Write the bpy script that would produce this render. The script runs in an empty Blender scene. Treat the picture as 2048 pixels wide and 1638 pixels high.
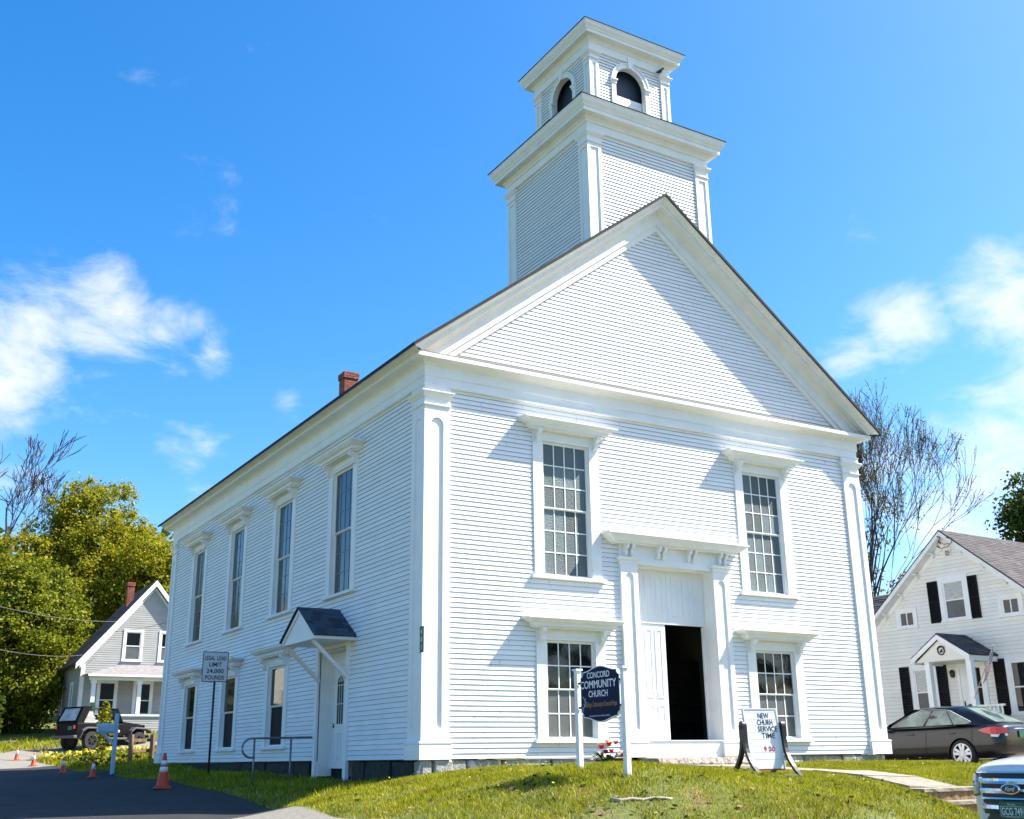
import bpy, bmesh, math, random
import numpy as np
from mathutils import Vector, Matrix

random.seed(7)
rng = np.random.default_rng(7)
SC = bpy.context.scene
COL = SC.collection

# ------------------------------------------------------------------ camera, sky, sun, exposure
CAM = (-8.672, -17.498, 0.0)
yaw, pit, rol = 0.54345, 0.30794, -0.01316
fwd = Vector((math.sin(yaw) * math.cos(pit), math.cos(yaw) * math.cos(pit), math.sin(pit)))
rgt = Vector((math.cos(yaw), -math.sin(yaw), 0))
upv = rgt.cross(fwd)
r2 = rgt * math.cos(rol) + upv * math.sin(rol)
u2 = upv * math.cos(rol) - rgt * math.sin(rol)
cam_d = bpy.data.cameras.new('camera')
cam = bpy.data.objects.new('camera', cam_d)
COL.objects.link(cam)
m3 = Matrix((r2, u2, -fwd)).transposed()
cam.matrix_world = Matrix.Translation(CAM) @ m3.to_4x4()
cam_d.sensor_width = 36.0
cam_d.lens = 38.567
cam_d.clip_end = 2000.0
cam_d.clip_start = 0.1
SC.camera = cam

SUN_DIR = Vector((0.765, -0.34, 0.955)).normalized()      # towards the sun
sun_el = math.asin(SUN_DIR.z)
sun_az = math.atan2(SUN_DIR.x, SUN_DIR.y)               # from +Y towards +X

SC.view_settings.view_transform = 'Standard'
SC.view_settings.look = 'None'
SC.view_settings.gamma = 1.0
SC.view_settings.use_curve_mapping = False
SC.view_settings.exposure = 1.40

sd = bpy.data.lights.new('sun', 'SUN')
sd.energy = 5.0
sd.angle = math.radians(0.5)
sd.color = (1.0, 0.945, 0.85)
so = bpy.data.objects.new('sun', sd)
COL.objects.link(so)
so.rotation_euler = SUN_DIR.to_track_quat('Z', 'Y').to_euler()
so.location = SUN_DIR * 60

W = bpy.data.worlds.new('World')
SC.world = W
W.use_nodes = True
nt = W.node_tree
nt.nodes.clear()


def N(tree, typ, **kw):
    n = tree.nodes.new(typ)
    for k, v in kw.items():
        if k == 'inp':
            for i, val in v.items():
                n.inputs[i].default_value = val
        else:
            setattr(n, k, v)
    return n


def px_dir(x, y):
    """direction of a point of the photograph, for placing the clouds in the sky"""
    f = 2194.05
    return (fwd + r2 * ((x - 1024) / f) - u2 * ((y - 819) / f)).normalized()


sky = N(nt, 'ShaderNodeTexSky', sky_type='NISHITA', sun_disc=False, sun_elevation=sun_el, sun_rotation=sun_az,
        altitude=300.0, air_density=1.0, dust_density=1.6, ozone_density=3.0)
hsv = N(nt, 'ShaderNodeHueSaturation', inp={'Hue': 0.500, 'Saturation': 1.40, 'Value': 1.0})
nt.links.new(sky.outputs[0], hsv.inputs['Color'])
tc = N(nt, 'ShaderNodeTexCoord')
gen = tc.outputs['Generated']


def math_node(op, a, b=None, clamp=False):
    n = N(nt, 'ShaderNodeMath', operation=op)
    n.use_clamp = clamp
    for i, q in enumerate((a, b)):
        if q is None:
            continue
        if isinstance(q, (int, float)):
            n.inputs[i].default_value = q
        else:
            nt.links.new(q, n.inputs[i])
    return n.outputs[0]


# cloud field: noise in direction space, thicker round the cloud banks and thin wisps between
mp = N(nt, 'ShaderNodeMapping')
mp.inputs['Scale'].default_value = (1.0, 1.0, 1.9)
nt.links.new(gen, mp.inputs['Vector'])
nz1 = N(nt, 'ShaderNodeTexNoise', inp={'Scale': 10.0, 'Detail': 9.0, 'Roughness': 0.6, 'Distortion': 0.3})
nt.links.new(mp.outputs[0], nz1.inputs['Vector'])
nz2 = N(nt, 'ShaderNodeTexNoise', inp={'Scale': 2.2, 'Detail': 3.0, 'Roughness': 0.5})
nt.links.new(mp.outputs[0], nz2.inputs['Vector'])
field = math_node('MULTIPLY_ADD', nz2.outputs[0], 0.35)
field.node.inputs[2].default_value = -0.24
# cloud banks: (x, y in the photograph, angular radius in degrees, stretch up-down, strength)
banks = [(40, 690, 7.5, 1.0, 0.40), (200, 660, 5.6, 1.0, 0.40), (-60, 760, 8.0, 1.0, 0.40), (330, 660, 3.4, 1.0, 0.33), (360, 905, 3.6, 1.4, 0.25), (120, 790, 7.5, 1.3, 0.24), (300, 750, 4.0, 1.2, .22),
         (1990, 590, 5.2, 1.0, 0.42), (1820, 650, 5.0, 1.15, 0.38), (1700, 700, 3.6, 1.2, 0.34), (2060, 680, 6.5, 1.0, 0.40), (1980, 780, 4.5, 1.2, .30), (2000, 900, 6.5, 1.3, 0.40), (1900, 1010, 7.5, 1.4, 0.42),
         (1750, 1010, 6.0, 1.2, 0.36), (2100, 1000, 8, 1, .38), (580, 800, 1.8, 1.0, 0.2), (1630, 245, 1.8, 1.0, 0.22), (1490, 395, 4.0, 1.0, 0.10), (420, 710, 2.2, 1.0, 0.28),
         (60, 960, 8.0, 2.2, 0.22), (300, 960, 6.0, 1.8, 0.16)]
# and others over the rest of the sky, at random
for k in range(11):
    a = 1.15 + k * 0.37 + random.uniform(-.1, .1)
    e = random.uniform(0.12, 0.75)
    banks.append((Vector((math.sin(yaw + a) * math.cos(e), math.cos(yaw + a) * math.cos(e), math.sin(e))), None, random.uniform(6, 12), 1.2, random.uniform(.24, .36)))
acc = None
for bx_, by_, rad, st, s_ in banks:
    c = bx_ if by_ is None else px_dir(bx_, by_)
    sub = N(nt, 'ShaderNodeVectorMath', operation='SUBTRACT')
    sub.inputs[1].default_value = c
    nt.links.new(gen, sub.inputs[0])
    scl = N(nt, 'ShaderNodeVectorMath', operation='MULTIPLY')
    scl.inputs[1].default_value = (1, 1, st)
    nt.links.new(sub.outputs[0], scl.inputs[0])
    ln = N(nt, 'ShaderNodeVectorMath', operation='LENGTH')
    nt.links.new(scl.outputs[0], ln.inputs[0])
    r = math.radians(rad)
    mr = N(nt, 'ShaderNodeMapRange', interpolation_type='SMOOTHSTEP', inp={1: 0.0, 2: r, 3: s_, 4: 0.0})
    nt.links.new(ln.outputs['Value'], mr.inputs[0])
    acc = mr.outputs[0] if acc is None else math_node('MAXIMUM', acc, mr.outputs[0])
tot = math_node('ADD', math_node('ADD', nz1.outputs[0], field), acc)
cl = N(nt, 'ShaderNodeMapRange', interpolation_type='SMOOTHSTEP', inp={1: 0.56, 2: 1.00, 3: 0.0, 4: 1.0})
nt.links.new(tot, cl.inputs[0])
shade = N(nt, 'ShaderNodeMapRange', inp={1: 0.62, 2: 1.05, 3: 1.0, 4: 0.78})
nt.links.new(tot, shade.inputs[0])
ccol = N(nt, 'ShaderNodeMix', data_type='RGBA', blend_type='MULTIPLY')
ccol.inputs[0].default_value = 1.0
ccol.inputs[6].default_value = (4.3, 4.4, 4.5, 1)
nt.links.new(shade.outputs[0], ccol.inputs[7])
mixc = N(nt, 'ShaderNodeMix', data_type='RGBA')
nt.links.new(cl.outputs[0], mixc.inputs[0])
nt.links.new(hsv.outputs[0], mixc.inputs[6])
nt.links.new(ccol.outputs[2], mixc.inputs[7])
bg = N(nt, 'ShaderNodeBackground', inp={'Strength': 0.112})
nt.links.new(mixc.outputs[2], bg.inputs['Color'])
wo = N(nt, 'ShaderNodeOutputWorld')
nt.links.new(bg.outputs[0], wo.inputs[0])


# ------------------------------------------------------------------ helpers
class MB:
    """collects boxes, prisms and tubes into one mesh; fr maps local (u, v, w) to (x, y, z)"""

    def __init__(s, fr=None):
        s.v = []
        s.f = []
        s.m = []
        s.fr = fr or (lambda u, v, w: (u, v, w))

    def add(s, vs, fs, mi=0, fr=None):
        fr = fr or s.fr
        n = len(s.v)
        s.v += [fr(*p) for p in vs]
        for f in fs:
            s.f.append([n + i for i in f])
            s.m.append(mi)

    def box(s, u0, u1, v0, v1, w0, w1, mi=0, fr=None):
        s.add([(u0, v0, w0), (u1, v0, w0), (u1, v1, w0), (u0, v1, w0), (u0, v0, w1), (u1, v0, w1), (u1, v1, w1), (u0, v1, w1)],
              [(0, 3, 2, 1), (4, 5, 6, 7), (0, 1, 5, 4), (1, 2, 6, 5), (2, 3, 7, 6), (3, 0, 4, 7)], mi, fr)

    def prism(s, pts, w0, w1, mi=0, fr=None):
        """polygon (u, v) extruded along w"""
        n = len(pts)
        vs = [(p[0], p[1], w0) for p in pts] + [(p[0], p[1], w1) for p in pts]
        fs = [tuple(range(n - 1, -1, -1)), tuple(range(n, 2 * n))]
        fs += [(i, (i + 1) % n, n + (i + 1) % n, n + i) for i in range(n)]
        s.add(vs, fs, mi, fr)

    def sweep_u(s, prof, u0, u1, mi=0, fr=None, caps=True):
        """closed profile (v, w) along u"""
        n = len(prof)
        vs = [(u0, p[0], p[1]) for p in prof] + [(u1, p[0], p[1]) for p in prof]
        fs = [(i, (i + 1) % n, n + (i + 1) % n, n + i) for i in range(n)]
        if caps:
            fs += [tuple(range(n - 1, -1, -1)), tuple(range(n, 2 * n))]
        s.add(vs, fs, mi, fr)

    def ring(s, rings, closed=True, mi=0, caps=True, fr=None):
        """skin between rings of points, each a list of (u, v, w)"""
        n = len(rings[0])
        vs = [p for r in rings for p in r]
        fs = []
        for k in range(len(rings) - 1):
            for i in range(n if closed else n - 1):
                j = (i + 1) % n
                fs.append((k * n + i, k * n + j, (k + 1) * n + j, (k + 1) * n + i))
        if caps:
            fs.append(tuple(range(n - 1, -1, -1)))
            fs.append(tuple(range((len(rings) - 1) * n, len(rings) * n)))
        s.add(vs, fs, mi, fr)

    def tube(s, pts, r, n=8, mi=0, r1=None, fr=None):
        """tube along a polyline in local coordinates"""
        P = [Vector(p) for p in pts]
        rings = []
        for i, p in enumerate(P):
            d = (P[min(i + 1, len(P) - 1)] - P[max(i - 1, 0)]).normalized()
            a = d.cross(Vector((0, 0, 1)))
            if a.length < 1e-3:
                a = Vector((1, 0, 0))
            a.normalize()
            b = d.cross(a)
            t = i / max(1, len(P) - 1)
            rr = r if r1 is None else r + (r1 - r) * t
            rings.append([tuple(p + (a * math.cos(2 * math.pi * k / n) + b * math.sin(2 * math.pi * k / n)) * rr) for k in range(n)])
        s.ring(rings, mi=mi, fr=fr)

    def lathe(s, prof, n=16, c=(0, 0, 0), mi=0, axis='z', caps=True):
        rings = []
        for r, h in prof:
            ring = []
            for k in range(n):
                a = 2 * math.pi * k / n
                if axis == 'z':
                    ring.append((c[0] + r * math.cos(a), c[1] + r * math.sin(a), c[2] + h))
                elif axis == 'y':
                    ring.append((c[0] + r * math.cos(a), c[1] + h, c[2] + r * math.sin(a)))
                else:
                    ring.append((c[0] + h, c[1] + r * math.cos(a), c[2] + r * math.sin(a)))
            rings.append(ring)
        s.ring(rings, mi=mi, caps=caps)

    def build(s, name, mats, parent=None, smooth=False, kind=None, bevel=0, link=True, recalc=True):
        me = bpy.data.meshes.new(name)
        me.from_pydata(s.v, [], s.f)
        if not isinstance(mats, (list, tuple)):
            mats = [mats]
        for m in mats:
            me.materials.append(m)
        if len(mats) > 1:
            me.polygons.foreach_set('material_index', s.m)
        if recalc:
            bm = bmesh.new()
            bm.from_mesh(me)
            bmesh.ops.recalc_face_normals(bm, faces=bm.faces)
            bm.to_mesh(me)
            bm.free()
        if smooth:
            me.polygons.foreach_set('use_smooth', [True] * len(me.polygons))
        me.update()
        o = bpy.data.objects.new(name, me)
        COL.objects.link(o)
        if parent is not None:
            o.parent = parent
        if kind:
            o['kind'] = kind
        if bevel:
            b = o.modifiers.new('bevel', 'BEVEL')
            b.width = bevel
            b.segments = 2
            b.limit_method = 'ANGLE'
        return o


def tag(o, label, cat, group=None):
    o['label'] = label
    o['category'] = cat
    if group:
        o['group'] = group
    return o


def thing(name, label, cat, loc=(0, 0, 0), rz=0.0, group=None):
    o = bpy.data.objects.new(name, None)
    COL.objects.link(o)
    o.empty_display_size = 0.2
    o.location = loc
    o.rotation_euler = (0, 0, rz)
    return tag(o, label, cat, group)


def copy_tree(o, parent=None):
    c = o.copy()
    COL.objects.link(c)
    if parent is not None:
        c.parent = parent
    for ch in list(o.children):
        copy_tree(ch, c)
    return c


def inst(mesh, name, parent, loc=(0, 0, 0)):
    o = bpy.data.objects.new(name, mesh)
    COL.objects.link(o)
    o.parent = parent
    o.location = loc
    return o


def fast_quads(name, V, mat, parent=None, n=4, kind=None):
    """V: (faces*n, 3) array, every n rows a face of its own"""
    nf = len(V) // n
    me = bpy.data.meshes.new(name)
    me.vertices.add(len(V))
    me.vertices.foreach_set('co', np.asarray(V, dtype=np.float32).ravel())
    me.loops.add(len(V))
    me.loops.foreach_set('vertex_index', np.arange(len(V), dtype=np.int32))
    me.polygons.add(nf)
    me.polygons.foreach_set('loop_start', np.arange(0, len(V), n, dtype=np.int32))
    me.polygons.foreach_set('loop_total', np.full(nf, n, dtype=np.int32))
    me.materials.append(mat)
    me.update(calc_edges=True)
    o = bpy.data.objects.new(name, me)
    COL.objects.link(o)
    if parent is not None:
        o.parent = parent
    if kind:
        o['kind'] = kind
    return o


# ------------------------------------------------------------------ materials
def mat(name, col, rough=0.6, metal=0.0, spec=0.5, noise=None, col2=None, mask=None, bump=None, rnd=None, rnd_mode='OBJECT',
        transl=0.0, coat=0.0, stretch=None, ramp=None, vor=None):
    """noise=(scale, amount) mottles; col2 with mask=(scale, low, high) mixes a second colour by noise;
    bump=(scale, strength); rnd=amount of brightness change per object or per island"""
    m = bpy.data.materials.new(name)
    m.use_nodes = True
    t = m.node_tree
    t.nodes.clear()
    out = N(t, 'ShaderNodeOutputMaterial')
    p = N(t, 'ShaderNodeBsdfPrincipled')
    p.inputs['Roughness'].default_value = rough
    p.inputs['Metallic'].default_value = metal
    p.inputs['Specular IOR Level'].default_value = spec
    p.inputs['Coat Weight'].default_value = coat
    p.inputs['Coat Roughness'].default_value = 0.05
    tcn = N(t, 'ShaderNodeTexCoord')
    vec = tcn.outputs['Object']
    if stretch:
        mpn = N(t, 'ShaderNodeMapping')
        mpn.inputs['Scale'].default_value = stretch
        t.links.new(vec, mpn.inputs['Vector'])
        vec = mpn.outputs[0]
    rgb = N(t, 'ShaderNodeRGB')
    rgb.outputs[0].default_value = (*col, 1)
    cur = rgb.outputs[0]

    def noise_n(scale, detail=6.0, rough_=0.6):
        n = N(t, 'ShaderNodeTexNoise', inp={'Scale': scale, 'Detail': detail, 'Roughness': rough_})
        t.links.new(vec, n.inputs['Vector'])
        return n.outputs[0]

    def mul(cur, fac_out):
        mx = N(t, 'ShaderNodeMix', data_type='RGBA', blend_type='MULTIPLY')
        mx.inputs[0].default_value = 1.0
        t.links.new(cur, mx.inputs[6])
        t.links.new(fac_out, mx.inputs[7])
        return mx.outputs[2]

    if ramp:
        r = N(t, 'ShaderNodeValToRGB')
        e = r.color_ramp.elements
        while len(e) < len(ramp):
            e.new(0.5)
        for i, (pos, c) in enumerate(ramp):
            e[i].position = pos
            e[i].color = (*c, 1)
        if rnd_mode == 'ISLAND':
            g = N(t, 'ShaderNodeNewGeometry')
            t.links.new(g.outputs['Random Per Island'], r.inputs[0])
        else:
            g = N(t, 'ShaderNodeObjectInfo')
            t.links.new(g.outputs['Random'], r.inputs[0])
        cur = r.outputs[0]
    if col2 is not None:
        nn = noise_n(mask[0])
        mr = N(t, 'ShaderNodeMapRange', inp={1: mask[1], 2: mask[2]})
        t.links.new(nn, mr.inputs[0])
        mx = N(t, 'ShaderNodeMix', data_type='RGBA')
        t.links.new(mr.outputs[0], mx.inputs[0])
        t.links.new(cur, mx.inputs[6])
        mx.inputs[7].default_value = (*col2, 1)
        cur = mx.outputs[2]
    if noise:
        mr = N(t, 'ShaderNodeMapRange', inp={1: 0.3, 2: 0.7, 3: 1 - noise[1], 4: 1 + noise[1]})
        t.links.new(noise_n(noise[0]), mr.inputs[0])
        cur = mul(cur, mr.outputs[0])
    if rnd and not ramp:
        if rnd_mode == 'ISLAND':
            g = N(t, 'ShaderNodeNewGeometry').outputs['Random Per Island']
        else:
            g = N(t, 'ShaderNodeObjectInfo').outputs['Random']
        mr = N(t, 'ShaderNodeMapRange', inp={1: 0, 2: 1, 3: 1 - rnd, 4: 1 + rnd})
        t.links.new(g, mr.inputs[0])
        cur = mul(cur, mr.outputs[0])
    t.links.new(cur, p.inputs['Base Color'])
    if bump:
        b = N(t, 'ShaderNodeBump', inp={'Strength': bump[1], 'Distance': bump[2] if len(bump) > 2 else 0.02})
        if vor:
            vn = N(t, 'ShaderNodeTexVoronoi', inp={'Scale': bump[0]})
            t.links.new(vec, vn.inputs['Vector'])
            t.links.new(vn.outputs['Distance'], b.inputs['Height'])
        else:
            t.links.new(noise_n(bump[0]), b.inputs['Height'])
        t.links.new(b.outputs[0], p.inputs['Normal'])
    sh = p.outputs[0]
    if transl:
        tr = N(t, 'ShaderNodeBsdfTranslucent')
        t.links.new(cur, tr.inputs[0])
        ms = N(t, 'ShaderNodeMixShader', inp={0: transl})
        t.links.new(sh, ms.inputs[1])
        t.links.new(tr.outputs[0], ms.inputs[2])
        sh = ms.outputs[0]
    t.links.new(sh, out.inputs[0])
    return m


M = {}
M['paint'] = mat('white_paint', (0.80, 0.80, 0.79), 0.55, noise=(2.3, 0.05), bump=(40, 0.12, 0.004))
M['siding'] = mat('white_siding_paint', (0.80, 0.80, 0.795), 0.6, noise=(1.4, 0.05), rnd=0.035, bump=(60, 0.15, 0.004), stretch=(1, 1, 4), col2=(0.50, 0.48, 0.44), mask=(7.0, 0.63, 0.78))
M['siding_isl'] = mat('white_siding_paint_joined', (0.80, 0.80, 0.795), 0.6, noise=(1.4, 0.05), rnd=0.035, rnd_mode='ISLAND', bump=(60, 0.15, 0.004), stretch=(1, 1, 4), col2=(0.50, 0.48, 0.44), mask=(7.0, 0.63, 0.78))
M['old_paint'] = mat('weathered_white_paint', (0.79, 0.785, 0.765), 0.6, noise=(3, 0.06), col2=(0.45, 0.42, 0.38), mask=(13, 0.66, 0.80), bump=(50, 0.2, 0.004))
M['roof_dark'] = mat('dark_asphalt_shingle', (0.022, 0.023, 0.026), 0.9, noise=(8, 0.3), bump=(60, 0.5, 0.01))
M['flashing'] = mat('brown_cornice_flashing', (0.30, 0.22, 0.14), 0.7, noise=(5, 0.2))
M['shingle_blue'] = mat('blue_grey_shingle', (0.045, 0.062, 0.085), 0.9, rnd=0.45, noise=(30, 0.25), bump=(120, 0.5, 0.004))
M['brick'] = mat('red_brick', (0.26, 0.075, 0.05), 0.85, rnd=0.35, rnd_mode='ISLAND', noise=(20, 0.2), bump=(80, 0.4, 0.004))
M['mortar'] = mat('mortar', (0.30, 0.27, 0.24), 0.95, noise=(30, 0.2))
M['granite'] = mat('grey_granite', (0.30, 0.29, 0.27), 0.85, noise=(14, 0.35), rnd=0.2, bump=(18, 0.8, 0.03), col2=(0.62, 0.61, 0.58), mask=(5, 0.55, 0.62))
M['granite_step'] = mat('rough_pinkish_granite', (0.33, 0.28, 0.24), 0.9, noise=(16, 0.35), bump=(22, 1.0, 0.04), col2=(0.16, 0.12, 0.10), mask=(14, 0.52, 0.62))
M['dark_void'] = mat('dark_interior', (0.012, 0.012, 0.013), 0.9)
M['glass_obscure'] = mat('pebbled_glass', (0.115, 0.155, 0.165), 0.5, spec=0.2, bump=(60, 0.7, 0.02), vor=True, rnd=0.4, noise=(30, 0.15))
M['glass_dark'] = mat('dark_window_glass', (0.006, 0.007, 0.007), 0.02, spec=0.5, bump=(2.5, 0.05, 0.02))
M['glass_side'] = mat('wavy_dark_glass', (0.018, 0.024, 0.026), 0.08, spec=0.8, bump=(3.0, 0.12, 0.02))
M['screen'] = mat('grey_insect_screen', (0.10, 0.105, 0.10), 0.5, noise=(3, 0.25))
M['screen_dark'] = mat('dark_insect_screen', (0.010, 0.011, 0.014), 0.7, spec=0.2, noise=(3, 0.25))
M['lead'] = mat('grey_lead_came', (0.20, 0.22, 0.23), 0.5)
M['metal_rail'] = mat('grey_pipe_rail', (0.20, 0.20, 0.21), 0.45, metal=0.6, noise=(12, 0.2))
M['black'] = mat('black_plastic', (0.012, 0.012, 0.013), 0.45)
M['brass'] = mat('dark_knob', (0.05, 0.04, 0.03), 0.3, metal=0.8)
M['belfry_panel'] = mat('belfry_shade_blue', (0.018, 0.03, 0.055), 0.5, noise=(4, 0.2))  # dark blue stands for the shade inside the belfry arches
M['concrete'] = mat('old_concrete', (0.25, 0.22, 0.17), 0.9, noise=(5, 0.3), col2=(0.13, 0.115, 0.085), mask=(9, .58, .72), rnd=0.08, bump=(60, 0.5, 0.01))
M['step_riser'] = mat('rough_brown_concrete', (0.25, 0.165, 0.08), 0.95, noise=(16, 0.45), bump=(45, 1.0, 0.02))
M['shaded_road'] = mat('shade_darkened_road', (0.022, 0.022, 0.023), 0.9, noise=(2.2, 0.35), col2=(0.075, 0.072, 0.065), mask=(60, 0.60, 0.74), bump=(90, 0.8, 0.02))  # road colour darkened to carry the church's shadow
M['shaded_stone'] = mat('shade_darkened_stone', (0.035, 0.036, 0.030), 0.95, noise=(7, .5), bump=(18, .8, .03))  # foundation stone with the side wall's shade put into its colour
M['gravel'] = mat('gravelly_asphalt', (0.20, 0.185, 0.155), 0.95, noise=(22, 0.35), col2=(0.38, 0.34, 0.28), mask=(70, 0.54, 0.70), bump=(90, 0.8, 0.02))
M['asphalt'] = mat('worn_asphalt', (0.055, 0.055, 0.057), 0.9, noise=(3, 0.3), bump=(120, 0.6, 0.01))
M['soil'] = mat('lawn_soil', (0.11, 0.13, 0.02), 0.95, noise=(9, 0.4), col2=(0.16, 0.10, 0.05), mask=(1.6, 0.55, 0.70), bump=(40, 0.9, 0.03))
M['dirt'] = mat('bare_dirt', (0.15, 0.10, 0.055), 0.95, noise=(15, 0.5), bump=(40, 1.0, 0.03))
M['grass'] = mat('grass_blades', (0, 0, 0), 0.6, spec=0.12, transl=0.35, rnd_mode='ISLAND', noise=(1.6, 0.34), ramp=[(0.0, (0.07, 0.10, 0.002)), (0.28, (0.18, 0.205, 0.003)), (0.66, (0.33, 0.32, 0.003)), (0.86, (0.42, 0.38, 0.014)), (1.0, (0.54, 0.47, 0.15))])
M['board_edge'] = mat('shadow_and_grime_edge', (0.27, 0.275, 0.28), 0.9)  # dirt and the shadow line under each lap, in one darker colour

# ------------------------------------------------------------------ the church
CW, CL = 11.52, 18.02            # width of the front, length of the side
XC = CW / 2
SLOPE = 0.765
ZR = 12.06                       # roof line at the ridge, front edge
FF = lambda u, v, w: (u, 0.06 - w, v)          # front wall: u to the right, w outward
FS = lambda u, v, w: (0.06 - w, u, v)          # side wall: u towards the back, w outward
roofz = lambda x: ZR - SLOPE * abs(x - XC)

church = thing('church', 'white clapboard church with square bell tower and open front door', 'church', (0, 0, 0))


def free_spans(u0, u1, v, holes):
    """what is left of [u0, u1] at height v beside the holes (u0, u1, v0, v1)"""
    sp = [(u0, u1)]
    for a, b, c, d in holes:
        if c <= v <= d:
            nx = []
            for p, q in sp:
                if b <= p or a >= q:
                    nx.append((p, q))
                else:
                    if a > p:
                        nx.append((p, a))
                    if b < q:
                        nx.append((b, q))
            sp = nx
    return [(p, q) for p, q in sp if q - p > 0.02]


def board(mb, fr, ub0, ub1, ut0, ut1, v, e, lip=0.022, top=0.003, jit=0.0):
    a, b = v + random.uniform(-jit, jit), v + random.uniform(-jit, jit)
    k = e + 0.012
    c = .0075
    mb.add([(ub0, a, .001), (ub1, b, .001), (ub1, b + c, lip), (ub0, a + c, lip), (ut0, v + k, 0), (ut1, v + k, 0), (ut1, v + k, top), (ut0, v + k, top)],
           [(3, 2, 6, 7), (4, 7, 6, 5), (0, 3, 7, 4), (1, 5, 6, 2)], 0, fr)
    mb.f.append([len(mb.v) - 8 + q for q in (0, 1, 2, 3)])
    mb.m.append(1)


def siding(fr, u0, u1, v0, v1, e, holes=(), mb=None, parent=None, mat_=None, lo=None, hi=None, count=None, name='clapboard', lip=0.022):
    """lap siding in courses of height e; one object per board, or all into mb; lo(v) and hi(v) give sloping ends"""
    n = int(round((v1 - v0) / e))
    e = (v1 - v0) / n
    for i in range(n):
        v = v0 + i * e
        a, b = (lo(v), hi(v)) if lo else (u0, u1)
        at_, bt = (lo(v + e), hi(v + e)) if lo else (u0, u1)
        if lo and bt - at_ < 0.02:
            at_ = bt = (a + b) / 2
        for p, q in free_spans(a, b, v + e / 2, holes):
            tp = at_ if p == a else p
            tq = bt if q == b else q
            own = mb is None or (count is not None and count[0] > 0)
            if own and parent is not None:
                m_ = MB(fr)
                # long runs are made of two boards butted end to end
                board(m_, fr, p, q, tp, tq, v, e, lip, jit=0.0035)
                u = p + random.uniform(.4, 3.2)
                while u < q - .3:
                    m_.box(u - .0018, u + .0018, v + .008, v + e, 0, lip - .008, 1, fr)
                    m_.box(u - .0018, u + .0018, v + .008, v + e * .5, 0, lip - .0015, 1, fr)
                    u += random.uniform(1.8, 4.0)
                m_.build(name, mat_, parent)
                if count is not None:
                    count[0] -= 1
            else:
                cuts = [p]
                while q - cuts[-1] > 4.6:
                    cuts.append(cuts[-1] + random.uniform(2.2, 4.2))
                cuts.append(q)
                for k in range(len(cuts) - 1):
                    board(mb, fr, cuts[k] + (0.001 if k else 0), cuts[k + 1], tp if k == 0 else cuts[k] + 0.001, tq if k == len(cuts) - 2 else cuts[k + 1], v, e, lip, jit=0.0035)


def wall_holes(mb, fr, u0, u1, v0, v1, holes, w0, w1):
    us = sorted({u0, u1, *[h[0] for h in holes], *[h[1] for h in holes]})
    vs = sorted({v0, v1, *[h[2] for h in holes], *[h[3] for h in holes]})
    us = [u for u in us if u0 <= u <= u1]
    vs = [v for v in vs if v0 <= v <= v1]
    for i in range(len(us) - 1):
        for j in range(len(vs) - 1):
            cu, cv = (us[i] + us[i + 1]) / 2, (vs[j] + vs[j + 1]) / 2
            if any(h[0] < cu < h[1] and h[2] < cv < h[3] for h in holes):
                continue
            mb.box(us[i], us[i + 1], vs[j], vs[j + 1], w0, w1, fr=fr)


def stack(mb, fr, uc, layers, mi=0):
    """mitred mouldings on a wall: layers (v, half width, depth)"""
    mb.ring([[(uc - h, v, -0.01), (uc - h, v, d), (uc + h, v, d), (uc + h, v, -0.01)] for v, h, d in layers], mi=mi, fr=fr)


SCROLL = [(0, 0), (.185, 0), (.19, -.03), (.18, -.065), (.145, -.09), (.105, -.11), (.09, -.145), (.10, -.17), (.095, -.205), (.065, -.235), (.02, -.25), (0, -.25)]


def scroll(mb, fr, uc, vt, wid, k=1.0, kv=1.0, w0=0.0):
    n = len(SCROLL)
    vs = [(uc - wid / 2, vt + p[1] * kv, w0 + p[0] * k) for p in SCROLL] + [(uc + wid / 2, vt + p[1] * kv, w0 + p[0] * k) for p in SCROLL]
    fs = [tuple(range(n - 1, -1, -1)), tuple(range(n, 2 * n))] + [(i, (i + 1) % n, n + (i + 1) % n, n + i) for i in range(n)]
    mb.add(vs, fs, 0, fr)


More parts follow.
